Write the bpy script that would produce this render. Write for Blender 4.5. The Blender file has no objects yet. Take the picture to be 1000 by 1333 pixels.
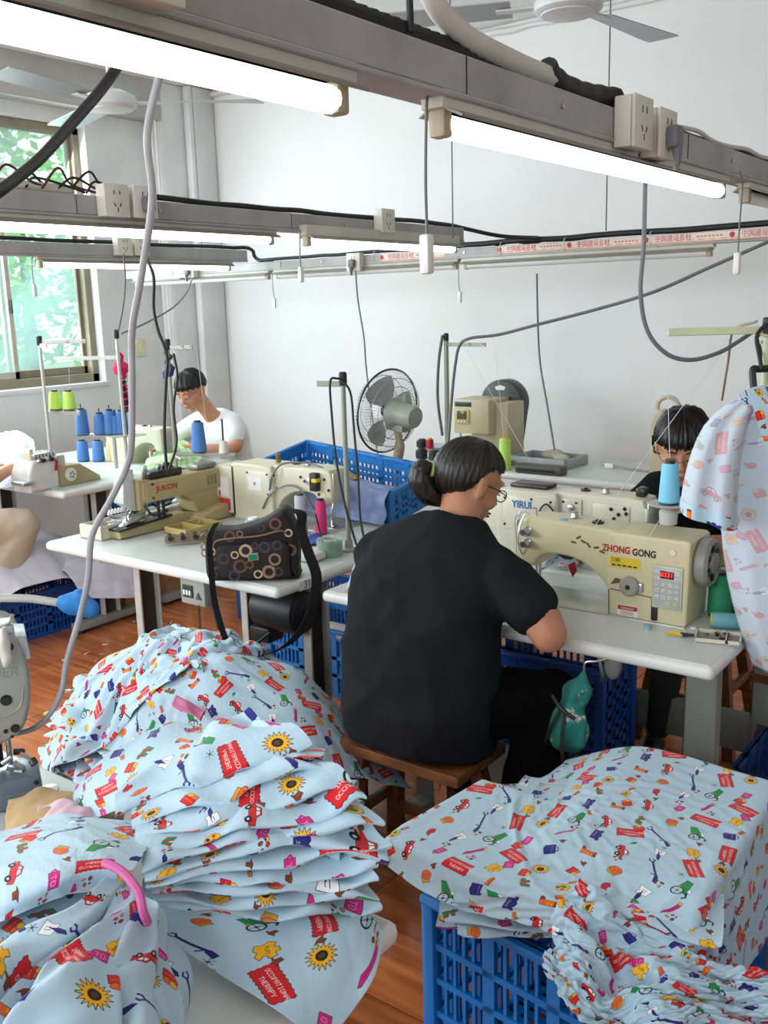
import bpy, bmesh, math, random
import numpy as np
from mathutils import Vector, Matrix, noise
random.seed(7)
C = bpy.context.scene.collection
V = Vector
PI = math.pi

# ---------------------------------------------------------------- camera
CAM_H = 1.6
_R = Matrix(((0.80139549, -0.10367152, 0.5890819), (0.59749819, 0.18418178, -0.78043128), (-0.02758965, 0.97740948, 0.209546)))
cam_data = bpy.data.cameras.new('camera')
cam_data.sensor_fit = 'HORIZONTAL'; cam_data.sensor_width = 36; cam_data.lens = 45.0
cam_data.clip_start = 0.02; cam_data.clip_end = 100
cam = bpy.data.objects.new('camera', cam_data); C.objects.link(cam)
cam.matrix_world = Matrix.Translation((0, 0, CAM_H)) @ _R.to_4x4()
bpy.context.scene.camera = cam

# ---------------------------------------------------------------- world, daylight, exposure
sc = bpy.context.scene
sc.view_settings.view_transform = 'Standard'; sc.view_settings.look = 'None'
sc.view_settings.exposure = 0.16; sc.view_settings.gamma = 1.0
sc.view_settings.use_curve_mapping = False
w = bpy.data.worlds.new('overcast_sky'); sc.world = w; w.use_nodes = True
w.node_tree.nodes['Background'].inputs[0].default_value = (0.86, 0.93, 1.0, 1)
w.node_tree.nodes['Background'].inputs[1].default_value = 2.6
def area_light(name, loc, target, sx, sy, power, col):
    l = bpy.data.lights.new(name, 'AREA'); l.shape = 'RECTANGLE'; l.size = sx; l.size_y = sy
    l.energy = power; l.color = col
    o = bpy.data.objects.new(name, l); C.objects.link(o); o.location = loc
    o.rotation_euler = (V(target) - V(loc)).to_track_quat('-Z', 'Y').to_euler()
    return o
# daylight through the windows: the one in view, and the two behind and beside the camera
area_light('window_daylight', (-5.7, 2.9, 2.0), (-2.2, 3.3, 0.3), 2.3, 1.5, 150, (0.9, 0.96, 1.0))
area_light('rear_window_daylight', (-1.4, -2.35, 2.1), (-1.6, 2.5, 0.7), 3.4, 1.4, 62, (0.9, 0.95, 1.0))
area_light('side_window_daylight', (-5.35, -0.6, 2.0), (-1.8, 1.4, 0.4), 2.0, 1.5, 135, (0.92, 0.97, 1.0))

# ---------------------------------------------------------------- materials
MATS = {}
def lin(c):
    return tuple(((x / 255) / 12.92 if x / 255 <= 0.04045 else ((x / 255 + 0.055) / 1.055) ** 2.4) for x in c)
def mat(name, rgb, rough=0.5, metal=0.0, var=0.10, scale=12.0, bump=0.0, bscale=60.0, rgb2=None, spots=None, trans=0.0, alpha=1.0, emit=0.0, stretch=None, sheen=0.0, coat=0.0, spec=.5):
    """node material: noise mottling between two close tones, optional wear spots, optional relief"""
    if name in MATS: return MATS[name]
    m = bpy.data.materials.new(name); m.use_nodes = True
    nt = m.node_tree; b = nt.nodes['Principled BSDF']; N = nt.nodes.new; L = nt.links.new
    c1 = lin(rgb); c2 = lin(rgb2) if rgb2 else tuple(max(0, x * (1 - var * 2.2)) for x in c1)
    tc = N('ShaderNodeTexCoord'); mp = N('ShaderNodeMapping'); L(tc.outputs['Object'], mp.inputs[0])
    if stretch: mp.inputs['Scale'].default_value = stretch
    nz = N('ShaderNodeTexNoise'); nz.inputs['Scale'].default_value = scale; nz.inputs['Detail'].default_value = 6
    L(mp.outputs[0], nz.inputs[0])
    cr = N('ShaderNodeValToRGB'); cr.color_ramp.elements[0].position = 0.3; cr.color_ramp.elements[1].position = 0.72
    cr.color_ramp.elements[0].color = (*c2, 1); cr.color_ramp.elements[1].color = (*c1, 1)
    L(nz.outputs[0], cr.inputs[0]); out = cr.outputs[0]
    if spots:
        srgb, sscale, amount = spots
        n2 = N('ShaderNodeTexNoise'); n2.inputs['Scale'].default_value = sscale; n2.inputs['Detail'].default_value = 8
        n2.inputs['Roughness'].default_value = 0.7; L(tc.outputs['Object'], n2.inputs[0])
        r2 = N('ShaderNodeValToRGB'); r2.color_ramp.elements[0].position = amount; r2.color_ramp.elements[1].position = amount + 0.06
        L(n2.outputs[0], r2.inputs[0]); mx = N('ShaderNodeMix'); mx.data_type = 'RGBA'
        L(r2.outputs[0], mx.inputs['Factor']); L(out, mx.inputs['A']); mx.inputs['B'].default_value = (*lin(srgb), 1)
        out = mx.outputs['Result']
    L(out, b.inputs['Base Color'])
    b.inputs['Roughness'].default_value = rough; b.inputs['Metallic'].default_value = metal
    b.inputs['Specular IOR Level'].default_value = spec; b.inputs['Transmission Weight'].default_value = trans; b.inputs['Alpha'].default_value = alpha
    if sheen: b.inputs['Sheen Weight'].default_value = sheen
    if coat: b.inputs['Coat Weight'].default_value = coat; b.inputs['Coat Roughness'].default_value = 0.1
    if emit:
        b.inputs['Emission Color'].default_value = (*c1, 1); b.inputs['Emission Strength'].default_value = emit
    if bump:
        n3 = N('ShaderNodeTexNoise'); n3.inputs['Scale'].default_value = bscale; n3.inputs['Detail'].default_value = 5
        L(mp.outputs[0], n3.inputs[0]); bp = N('ShaderNodeBump'); bp.inputs['Strength'].default_value = bump; bp.inputs['Distance'].default_value = 0.01
        L(n3.outputs[0], bp.inputs['Height']); L(bp.outputs[0], b.inputs['Normal'])
    MATS[name] = m
    return m

# ---------------------------------------------------------------- mesh building
class MB:
    def __init__(s): s.v = []; s.f = []
    def add(s, vs, fs, M=None):
        o = len(s.v)
        s.v += [tuple(M @ V(p)) if M else tuple(p) for p in vs]
        s.f += [tuple(i + o for i in f) for f in fs]
        return s
    def box(s, x0, x1, y0, y1, z0, z1, M=None):
        vs = [(x, y, z) for z in (z0, z1) for y in (y0, y1) for x in (x0, x1)]
        return s.add(vs, [(0, 2, 3, 1), (4, 5, 7, 6), (0, 1, 5, 4), (2, 6, 7, 3), (0, 4, 6, 2), (1, 3, 7, 5)], M)
    def rbox(s, x0, x1, y0, y1, z0, z1, r=0.004, seg=2, M=None):
        bm = bmesh.new(); bmesh.ops.create_cube(bm, size=1)
        for v in bm.verts: v.co = V(((x0 + x1) / 2 + v.co.x * (x1 - x0), (y0 + y1) / 2 + v.co.y * (y1 - y0), (z0 + z1) / 2 + v.co.z * (z1 - z0)))
        bmesh.ops.bevel(bm, geom=list(bm.edges), offset=r, segments=seg, profile=0.5, affect='EDGES')
        return s.bm(bm, M)
    def bm(s, bm, M=None):
        bm.verts.index_update()
        s.add([v.co.copy() for v in bm.verts], [[v.index for v in f.verts] for f in bm.faces], M); bm.free(); return s
    def cyl(s, p0, p1, r0, r1=None, n=14, caps=True):
        return s.tube([p0, p1], [r0, r0 if r1 is None else r1], n, caps)
    def tube(s, pts, r, n=8, caps=True, closed=False):
        pts = [V(p) for p in pts]; k = len(pts)
        rs = r if isinstance(r, (list, tuple)) else [r] * k
        vs = []; fs = []; up = None
        for i, p in enumerate(pts):
            t = (pts[min(i + 1, k - 1)] - pts[max(i - 1, 0)])
            if closed: t = pts[(i + 1) % k] - pts[i - 1]
            t = t.normalized() if t.length > 1e-9 else V((0, 0, 1))
            if up is None:
                up = t.orthogonal().normalized()
            else:
                up = (up - t * up.dot(t)); up = up.normalized() if up.length > 1e-6 else t.orthogonal().normalized()
            b = t.cross(up)
            for j in range(n):
                a = 2 * PI * j / n
                vs.append(p + (up * math.cos(a) + b * math.sin(a)) * rs[i])
        for i in range(k if closed else k - 1):
            i2 = (i + 1) % k
            for j in range(n):
                fs.append((i * n + j, i * n + (j + 1) % n, i2 * n + (j + 1) % n, i2 * n + j))
        if caps and not closed:
            fs.append(tuple(range(n - 1, -1, -1))); fs.append(tuple(range((k - 1) * n, k * n)))
        return s.add(vs, fs)
    def lathe(s, prof, n=20, M=None, hollow=False):
        vs = []; fs = []
        if hollow: prof = list(prof) + [prof[0]]
        for (r, z) in prof:
            for j in range(n):
                a = 2 * PI * j / n; vs.append((max(r, 1e-5) * math.cos(a), max(r, 1e-5) * math.sin(a), z))
        for i in range(len(prof) - 1):
            for j in range(n):
                fs.append((i * n + j, i * n + (j + 1) % n, (i + 1) * n + (j + 1) % n, (i + 1) * n + j))
        if not hollow: fs.append(tuple(range(n - 1, -1, -1))); fs.append(tuple(range((len(prof) - 1) * n, len(prof) * n)))
        return s.add(vs, fs, M)
    def prism(s, poly, y0, y1, bev=0.0, M=None, seg=2):
        """polygon in the XZ plane extruded along Y"""
        bm = bmesh.new()
        a = [bm.verts.new((x, y0, z)) for x, z in poly]; b = [bm.verts.new((x, y1, z)) for x, z in poly]
        n = len(poly)
        fa = bm.faces.new(a); fb = bm.faces.new(list(reversed(b)))
        for i in range(n): bm.faces.new((a[(i + 1) % n], a[i], b[i], b[(i + 1) % n]))
        bmesh.ops.recalc_face_normals(bm, faces=bm.faces)
        if bev:
            es = [e for e in bm.edges if len(e.link_faces) == 2 and (e.link_faces[0] in (fa, fb) or e.link_faces[1] in (fa, fb))]
            bmesh.ops.bevel(bm, geom=es, offset=bev, segments=seg, profile=0.5, affect='EDGES')
        return s.bm(bm, M)
    def sph(s, c, r, n=14, m=9, M=None):
        r = r if isinstance(r, (tuple, list)) else (r, r, r)
        vs = []; fs = []
        for i in range(m + 1):
            t = PI * i / m
            for j in range(n):
                a = 2 * PI * j / n
                vs.append((c[0] + r[0] * math.sin(t) * math.cos(a), c[1] + r[1] * math.sin(t) * math.sin(a), c[2] + r[2] * math.cos(t)))
        for i in range(m):
            for j in range(n):
                fs.append((i * n + j, (i + 1) * n + j, (i + 1) * n + (j + 1) % n, i * n + (j + 1) % n))
        return s.add(vs, fs, M)
    def out(s, name, material, parent=None, smooth=35, merge=True):
        me = bpy.data.meshes.new(name); me.from_pydata([tuple(p) for p in s.v], [], [list(f) for f in s.f])
        if merge:
            bm = bmesh.new(); bm.from_mesh(me); bmesh.ops.remove_doubles(bm, verts=bm.verts, dist=1e-6)
            bmesh.ops.dissolve_degenerate(bm, dist=1e-7, edges=bm.edges)
            bmesh.ops.recalc_face_normals(bm, faces=bm.faces); bm.to_mesh(me); bm.free()
        if smooth:
            me.polygons.foreach_set('use_smooth', [True] * len(me.polygons))
            if smooth < 180: me.set_sharp_from_angle(angle=math.radians(smooth))
        me.materials.append(material)
        o = bpy.data.objects.new(name, me); C.objects.link(o)
        if parent: o.parent = parent
        return o
def tag(o, label=None, cat=None, group=None, kind=None):
    if label: o['label'] = label
    if cat: o['category'] = cat
    if group: o['group'] = group
    if kind: o['kind'] = kind
    return o
def thing(name, label, cat, loc=(0, 0, 0), rz=0, group=None, rot=None):
    o = bpy.data.objects.new(name, None); C.objects.link(o); o.empty_display_size = 0.05
    o.location = loc; o.rotation_euler = rot if rot else (0, 0, rz)
    return tag(o, label, cat, group)
def copy_tree(o, loc=None, label=None, rz=None, parent=None):
    c = o.copy(); C.objects.link(c)
    if parent: c.parent = parent
    if loc is not None: c.location = loc
    if rz is not None: c.rotation_euler = (0, 0, rz)
    if label: c['label'] = label
    for ch in list(o.children): copy_tree(ch, parent=c)
    return c
def struct(o): o['kind'] = 'structure'; return o
def curve_pts(ctrl, n=8):
    """Catmull-Rom through control points"""
    P = [V(p) for p in ctrl]; P = [P[0] * 2 - P[1]] + P + [P[-1] * 2 - P[-2]]
    out = []
    for i in range(1, len(P) - 2):
        for k in range(n):
            t = k / n; a, b, c, d = P[i - 1], P[i], P[i + 1], P[i + 2]
            out.append(0.5 * ((2 * b) + (c - a) * t + (2 * a - 5 * b + 4 * c - d) * t * t + (3 * b - a - 3 * c + d) * t ** 3))
    out.append(P[-2]); return out
def text_part(name, body, size, M, material, parent, depth=0.0004, label=None, sx=1.0, font_bold=0.0):
    cu = bpy.data.curves.new(name, 'FONT'); cu.body = body; cu.size = size; cu.extrude = depth; cu.offset = font_bold
    cu.align_x = 'CENTER'; cu.align_y = 'CENTER'; cu.resolution_u = 3
    t = bpy.data.objects.new('tmp', cu); C.objects.link(t)
    me = bpy.data.meshes.new_from_object(t.evaluated_get(bpy.context.evaluated_depsgraph_get()))
    bpy.data.objects.remove(t); bpy.data.curves.remove(cu)
    me.transform(M @ Matrix.Diagonal((sx, 1, 1, 1))); me.materials.clear(); me.materials.append(material)
    me.name = name; o = bpy.data.objects.new(name, me); C.objects.link(o); o.parent = parent
    if label: o['label'] = label
    return o
def faceM(loc, normal, up=(0, 0, 1)):
    """matrix whose local XY plane lies on a face at loc with the given outward normal"""
    n = V(normal).normalized(); u = V(up); u = (u - n * u.dot(n)).normalized(); x = u.cross(n)
    return Matrix.Translation(loc) @ Matrix((x, u, n)).transposed().to_4x4()
_O = V((0, 0, CAM_H))
def ray(px, py): return _R @ V((px - 500, 666 - py, -1250.0))
def PD(px, py, d): return _O + ray(px, py) * (d / 1250.0)      # a photo measurement turned into a world point: by depth,
def PZ(px, py, z): r = ray(px, py); return _O + r * ((z - CAM_H) / r.z)   # by height,
def PX(px, py, x): r = ray(px, py); return _O + r * (x / r.x)             # by x,
def PY(px, py, y): r = ray(px, py); return _O + r * (y / r.y)             # by y
# ---------------------------------------------------------------- shared materials
plaster = mat('white_plaster', (226, 226, 225), 0.9, var=0.035, scale=1.6, bump=0.12, bscale=9, spots=((205, 203, 198), 5.0, 0.70))
plaster_left = mat('patched_plaster', (222, 222, 222), 0.9, var=0.07, scale=3.2, bump=0.2, bscale=12, spots=((186, 184, 178), 7.0, 0.66))
concrete = mat('raw_concrete', (176, 174, 168), 0.95, var=0.08, scale=5, bump=0.3, bscale=20, spots=((140, 138, 132), 9, 0.66))
alu = mat('brown_aluminium', (148, 136, 116), 0.45, 0.35, var=0.1, scale=8)
alu_pale = mat('pale_aluminium', (188, 182, 168), 0.4, 0.3, var=0.08, scale=8)
grout = mat('tile_joint', (205, 180, 160), 0.8)
def floor_mat():
    m = bpy.data.materials.new('glazed_wood_tile'); m.use_nodes = True
    nt = m.node_tree; b = nt.nodes['Principled BSDF']; N = nt.nodes.new; L = nt.links.new
    tc = N('ShaderNodeTexCoord'); gm = N('ShaderNodeNewGeometry'); oi = N('ShaderNodeObjectInfo')
    mp = N('ShaderNodeMapping'); mp.inputs['Scale'].default_value = (1.2, 14, 1); L(gm.outputs['Position'], mp.inputs[0])
    nz = N('ShaderNodeTexNoise'); nz.inputs['Scale'].default_value = 2.2; nz.inputs['Detail'].default_value = 9; nz.inputs['Distortion'].default_value = 0.7
    L(mp.outputs[0], nz.inputs[0])
    cr = N('ShaderNodeValToRGB'); e = cr.color_ramp.elements
    e[0].position = 0.28; e[0].color = (*lin((142, 76, 38)), 1); e[1].position = 0.75; e[1].color = (*lin((204, 124, 74)), 1)
    L(nz.outputs[0], cr.inputs[0])
    hs = N('ShaderNodeHueSaturation'); mr = N('ShaderNodeMapRange'); mr.inputs['To Min'].default_value = 0.85; mr.inputs['To Max'].default_value = 1.12
    L(oi.outputs['Random'], mr.inputs[0]); L(mr.outputs[0], hs.inputs['Value']); L(cr.outputs[0], hs.inputs['Color'])
    n2 = N('ShaderNodeTexNoise'); n2.inputs['Scale'].default_value = 2.5; n2.inputs['Detail'].default_value = 6; L(gm.outputs['Position'], n2.inputs[0])
    r2 = N('ShaderNodeMapRange'); r2.inputs['From Min'].default_value = 0.3; r2.inputs['From Max'].default_value = 0.75; r2.inputs['To Min'].default_value = 0.1; r2.inputs['To Max'].default_value = 0.27
    L(n2.outputs[0], r2.inputs[0]); L(r2.outputs[0], b.inputs['Roughness'])
    L(hs.outputs[0], b.inputs['Base Color']); b.inputs['Specular IOR Level'].default_value = 0.6
    bp = N('ShaderNodeBump'); bp.inputs['Strength'].default_value = 0.08; bp.inputs['Distance'].default_value = 0.01
    L(nz.outputs[0], bp.inputs['Height']); L(bp.outputs[0], b.inputs['Normal'])
    return m
tile_m = floor_mat()

# ---------------------------------------------------------------- room shell
XL, XR, YB, YF, ZC = -5.45, 2.4, 5.1, -2.6, 3.12
struct(MB().box(XL - .3, XR + .2, YF - .2, YB + .2, -0.12, -0.006).out('floor', grout, smooth=0))
floor_o = bpy.data.objects['floor']
TS = 0.47
tile_me = None
for i in range(-11, 3):
    for j in range(0, 10):
        x0 = -2.9 + (i + 5) * TS * 1.0 - 0.0; y0 = 2.022 + (j - 4) * TS
        if x0 < XL or x0 + TS > 0.5: continue
        if tile_me is None:
            t = MB().rbox(0.0015, TS - 0.0015, 0.0015, TS - 0.0015, -0.01, 0.0, 0.0012, 1).out('tile', tile_m, floor_o); tile_me = t.data
        else:
            t = bpy.data.objects.new('tile', tile_me); C.objects.link(t); t.parent = floor_o
        t.location = (x0, y0, random.uniform(-0.0004, 0.0004)); t.rotation_euler = (random.uniform(-.001, .001), random.uniform(-.001, .001), 0)
m = MB().box(-5.72, 0.87, YF, 0.142, -0.01, -0.0005); m.box(0.87, XR, YF, YB, -0.01, -0.0005); m.box(-5.72, 0.87, 4.842, YB, -0.01, -0.0005)
o = m.out('tile', tile_m, floor_o, smooth=0); tag(o, kind='stuff')
struct(MB().box(XL - .3, XR + .2, YB, YB + .2, 0, ZC + .1).out('wall_back', plaster, smooth=0))
struct(MB().box(XL - .3, XR + .2, YF - .2, YB, ZC, ZC + .15).out('ceiling', plaster, smooth=0))
struct(MB().box(XR, XR + .2, YF, YB, 0, ZC).out('wall_right', plaster, smooth=0))
# left wall with the window in view and a second one nearer
W0, W1, WZ0, WZ1 = 1.75, 4.13, 1.15, 2.79
U0, U1 = -1.6, 0.6
m = MB()
for (a, b_) in ((YF, U0), (U1, W0), (W1, YB)): m.box(XL - .25, XL, a, b_, 0, ZC)
for (a, b_) in ((U0, U1), (W0, W1)): m.box(XL - .25, XL, a, b_, 0, WZ0); m.box(XL - .25, XL, a, b_, WZ1, ZC)
struct(m.out('wall_left', plaster_left, smooth=0))
# rear wall with a broad opening
m = MB()
m.box(XL, -3.3, YF - .2, YF, 0, ZC); m.box(0.6, XR, YF - .2, YF, 0, ZC); m.box(-3.3, 0.6, YF - .2, YF, 0, 1.2); m.box(-3.3, 0.6, YF - .2, YF, 2.85, ZC)
struct(m.out('wall_rear', plaster, smooth=0))
struct(MB().box(XL, XL + .14, YF, 4.66, 2.87, ZC).out('trim_1', concrete, smooth=0))
bpy.data.objects['trim_1']['label'] = 'raw concrete beam above the left window'
# corner column, two steps
m = MB().rbox(XL, XL + .13, 4.66, YB, 0, ZC, .012); m.out('column_step', plaster_left).parent = bpy.data.objects['wall_left']
m = MB().rbox(XL + .13, XL + .2, 4.86, YB, 0, ZC, .02); m.out('column', plaster_left).parent = bpy.data.objects['wall_left']
# uneven plaster ridge between back wall and ceiling
m = MB(); pts = [V((XL + .2 + i * .12, YB - 0.012 - .01 * random.random(), ZC - 0.03 - .012 * random.random())) for i in range(58)]
m.tube(pts, [0.012 + .012 * random.random() for _ in pts], 6); struct(m.out('trim_2', plaster_left))

def window(name, y0, y1, label):
    xw = XL - 0.12
    fr = MB()
    for (a, b_, c, d) in ((y0, y1, WZ0, WZ0 + .06), (y0, y1, WZ1 - .055, WZ1), (y0, y0 + .05, WZ0, WZ1), (y1 - .05, y1, WZ0, WZ1), (y0, y1, 2.16, 2.215)):
        fr.rbox(xw - .05, xw + .05, a, b_, c, d, .004, 1)
    f = fr.out(name, alu); struct(f); f['label'] = label
    n = 4; wd = (y1 - y0 - .1) / n
    for i in range(n):
        a = y0 + .05 + i * wd - (.02 if i % 2 else 0); b_ = a + wd + .03; xs = xw + (-.02 if i % 2 else .02)
        s = MB()
        for (p, q, c, d) in ((a, a + .035, WZ0 + .06, 2.16), (b_ - .035, b_, WZ0 + .06, 2.16), (a, b_, WZ0 + .06, WZ0 + .11), (a, b_, 2.12, 2.16)):
            s.rbox(xs - .014, xs + .014, p, q, c, d, .003, 1)
        sash = s.out('sash', alu_pale if i % 2 == 0 else alu, f)
        MB().box(xs - .002, xs + .002, a + .035, b_ - .035, WZ0 + .11, 2.12).out('pane', glass_m, sash, smooth=0)
        if i % 2 == 0:
            MB().rbox(xs + .014, xs + .03, b_ - .024, b_ - .012, 1.62, 1.7, .003).out('latch', dark_plastic, sash)
    for i in range(2):
        a = y0 + .05 + i * (y1 - y0 - .1) / 2; b_ = a + (y1 - y0 - .1) / 2
        MB().box(xw - .002, xw + .002, a, b_, 2.215, WZ1 - .055).out('pane', glass_m, f, smooth=0)
        MB().rbox(xw - .02, xw + .02, b_ - .02, b_ + .02, 2.2, WZ1 - .05, .003).out('mullion', alu, f)
    return f
glass_m = bpy.data.materials.new('glare_teal_glass'); glass_m.use_nodes = True  # teal blotches, plus washed-out daylight put into the glass as pale haze
nt = glass_m.node_tree; b = nt.nodes['Principled BSDF']; tr = nt.nodes.new('ShaderNodeBsdfTransparent'); mx = nt.nodes.new('ShaderNodeMixShader')
tr.inputs[0].default_value = (0.9, 1.0, 0.98, 1); b.inputs['Base Color'].default_value = (*lin((206, 228, 228)), 1); b.inputs['Roughness'].default_value = 0.25
b.inputs['Transmission Weight'].default_value = 0.0
nz = nt.nodes.new('ShaderNodeTexNoise'); nz.inputs['Scale'].default_value = 1.6; mr = nt.nodes.new('ShaderNodeMapRange')
mr.inputs['From Min'].default_value = .35; mr.inputs['From Max'].default_value = .65; mr.inputs['To Min'].default_value = .06; mr.inputs['To Max'].default_value = .5
tcg = nt.nodes.new('ShaderNodeTexCoord'); nt.links.new(tcg.outputs['Object'], nz.inputs[0]); nt.links.new(nz.outputs[0], mr.inputs[0])
nt.links.new(mr.outputs[0], mx.inputs[0]); nt.links.new(tr.outputs[0], mx.inputs[1]); nt.links.new(b.outputs[0], mx.inputs[2])
nt.links.new(mx.outputs[0], nt.nodes['Material Output'].inputs[0])
dark_plastic = mat('dark_plastic', (34, 34, 36), 0.45)
window('window_1', W0, W1, 'sliding aluminium window with glare-hazed teal panes in the left wall')
window('window_2', U0, U1, 'sliding aluminium window nearer the camera in the left wall')
# window reveal sill
struct(MB().rbox(XL - .1, XL + .015, W0, W1 + .03, WZ0 - .03, WZ0 + .004, .006).out('trim_3', plaster_left))
# light switch plate beside the window
o = MB().rbox(XL, XL + .012, 4.40, 4.48, 1.30, 1.42, .004).out('wall_switch', mat('aged_ivory', (222, 214, 178), 0.5)); tag(o, 'small yellowed switch plate on the wall right of the window', 'switch')
MB().rbox(XL + .012, XL + .018, 4.425, 4.455, 1.33, 1.39, .002).out('rocker', MATS['aged_ivory'], o)
# trees outside the window
leaf_m = mat('sunlit_leaf', (176, 206, 140), 0.6, var=0.2, scale=2, rgb2=(120, 172, 104))
bark = mat('bark', (110, 96, 78), 0.9)
def tree(x, y, h, r, label, seed):
    rnd = random.Random(seed)
    t = thing('tree', label, 'tree', (x, y, 0))
    MB().tube([(0, 0, 0), (.05, .04, h * .5), (0, .1, h)], [.1, .08, .04], 8).out('trunk', bark, t)
    m = MB()
    for k in range(1500):
        d = V((rnd.gauss(0, 1), rnd.gauss(0, 1), rnd.gauss(0, 1))).normalized() * r * rnd.uniform(.45, 1)
        p = V((0, 0, h)) + V((d.x, d.y, d.z * 1.15)); s = rnd.uniform(.06, .13)
        a = V((rnd.gauss(0, 1), rnd.gauss(0, 1), rnd.gauss(0, .6))).normalized(); b2 = a.orthogonal().normalized()
        m.add([p - a * s, p + b2 * s * .4, p + a * s, p - b2 * s * .4], [(0, 1, 2, 3)])
    c = m.out('foliage', leaf_m, t, smooth=0, merge=False); c['kind'] = 'stuff'
tree(-8.2, 4.2, 1.9, 1.2, 'leafy tree right of centre outside the window', 1)
tree(-10.6, 6.9, 2.6, 1.6, 'taller leafy tree behind the window frame on the right', 2)
tree(-8.6, 1.8, 2.0, 1.3, 'leafy tree at the left outside the window', 3)
struct(MB().box(-30, -5.75, -12, 25, -0.3, -0.02).out('ground_outside', mat('outside_ground', (150, 158, 130), 0.9), smooth=0))
# ---------------------------------------------------------------- overhead cable beams, tube lamps, sockets
beam_m = mat('dusty_galvanised', (178, 179, 178), 0.6, 0.1, var=0.14, scale=7, spots=((104, 101, 96), 14, 0.64), bump=.05)
batten_m = mat('cream_batten', (205, 203, 190), 0.5, var=0.08, scale=9, spots=((150, 143, 128), 16, 0.68))
refl_m = mat('lamp_reflector', (160, 158, 148), 0.4, 0.2, var=0.1, spots=((104, 96, 84), 20, 0.62))
tube_on = mat('lit_tube', (246, 255, 244), 0.3, emit=4.0, var=0.0)
tube_off = mat('unlit_tube', (226, 227, 226), 0.25, var=0.04)
cap_m = mat('tube_holder', (188, 176, 150), 0.5, var=.1)
ivory = mat('ivory_plastic', (222, 220, 208), 0.45, var=0.05, spots=((168, 163, 150), 22, 0.68))
white_pl = mat('white_plastic', (232, 233, 232), 0.4, var=0.04)
rubber = mat('black_rubber', (26, 26, 28), 0.55, var=0.1)
grey_pl = mat('grey_plastic', (112, 114, 120), 0.5)
wire_m = mat('steel_wire', (120, 122, 124), 0.5, 0.4)
steel = mat('bright_steel', (190, 192, 194), 0.28, 0.9, var=0.05)
brass = mat('dull_brass', (150, 128, 78), 0.4, 0.7)

def beam(name, p, length, label, w=0.05, h=0.055, z=1.93, axis='y'):
    """slotted trunking: local +Y runs along the beam, origin at its start"""
    t = thing(name, label, 'beam', p, 0 if axis == 'y' else -PI / 2, 'cable beams over the sewing rows')
    b = MB(); b.rbox(-w / 2, w / 2, 0, length, -h, 0, .003, 1); b.out('channel', beam_m, t)
    l = MB(); l.rbox(-w / 2 - .012, w / 2 + .004, 0, length, -h - .008, -h, .002, 1); l.out('flange', beam_m, t)
    for k in range(int(length / 0.9)):
        y = .45 + k * .9
        MB().rbox(w / 2, w / 2 + .0015, y - .001, y + .001, -h + .002, -.002, .0004, 1).out('joint', dark_plastic, t)
        MB().cyl((w / 2, y + .3, -h * .5), (w / 2 + .004, y + .3, -h * .5), .005, n=8).out('bolt', steel, t)
    return t
def lamp(loc, length, label, on=True, axis='y', cord=0.09, cordend=0):
    t = thing('tube_lamp', label, 'lamp', loc, 0 if axis == 'y' else -PI / 2, 'tube lamps under the beams')
    # origin: tube axis start; the batten sits above it
    MB().prism([(-.018, .02), (.018, .02), (.02, .056), (-.02, .056)], -.01, length + .01, .002).out('batten', batten_m, t)
    MB().prism([(-.03, .012), (-.026, .012), (-.012, .02), (.012, .02), (.042, .006), (.044, .009), (.012, .024), (-.012, .024)], -.0, length, 0).out('reflector', refl_m, t)
    MB().cyl((0, .02, 0), (0, length - .02, 0), .0165, n=16).out('tube', tube_on if on else tube_off, t)
    for y in (.012, length - .012):
        MB().rbox(-.014, .014, y - .012, y + .012, -.017, .022, .005).out('tube_holder', cap_m, t)
    if cord:
        y = -0.03 if not cordend else length + .03
        sw = MB().tube(curve_pts([(0.0, y * .6, .035), (.005, y, .02), (.004, y - .004, -cord * .5), (.002, y, -cord)], 5), .0022, 6).out('pull_cord', wire_m, t)
        MB().rbox(-.007, .009, y - .009, y + .009, -cord - .055, -cord, .004).out('cord_switch', white_pl, sw)
    return t
def socket(loc, label, rz=0, plug=False):
    """origin at the back of the plate, facing local +X"""
    t = thing('socket_box', label, 'socket', loc, rz, 'white socket boxes on the beams')
    MB().rbox(0, .034, -.043, .043, -.045, .045, .004).out('back_box', ivory, t)
    MB().rbox(.034, .042, -.044, .044, -.046, .046, .003).out('face_plate', ivory, t)
    ph = MB()
    for (y, z, a) in ((-.010, .022, 0), (.010, .022, 0), (-.010, -.012, .5), (.010, -.012, -.5), (0, -.026, 0)):
        M = Matrix.Translation((.0415, y, z)) @ Matrix.Rotation(a, 4, 'X'); ph.rbox(0, .0015, -.0015, .0015, -.006, .006, .0004, 1, M)
    ph.out('socket_holes', dark_plastic, t)['kind'] = 'stuff'
    if plug:
        g = MB(); g.rbox(.042, .066, -.019, .019, -.028, .014, .006); g.tube([(.058, 0, -.024), (.06, 0, -.045), (.058, 0, -.068)], [.012, .009, .005], 8)
        p = thing('power_plug', 'grey plug in socket', 'plug'); bpy.data.objects.remove(p)
        g.out('plug', grey_pl, t)['label'] = 'dark grey plug with moulded neck'
    return t
B1, B2, B3, B4 = -0.80, -2.40, -3.93, 4.10
beam('cable_beam', (B1, -1.0, 1.945), 5.2, 'nearest grey cable beam crossing the top of the picture')
beam('cable_beam', (B2, 0.4, 1.932), 3.4, 'second grey cable beam, in front of the left window')
beam('cable_beam', (B3, 1.0, 1.925), 2.98, 'short third grey cable beam below the second one by the window')
beam('cable_beam', (-5.1, B4, 1.862), 4.9, 'farthest beam, pale with red printed tape, along the back wall', axis='x', w=.04, h=.04)
lamp((B1 + .005, -.25, 1.848), 1.24, 'lit tube lamp at top left, largest and nearest', cord=0)
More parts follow.
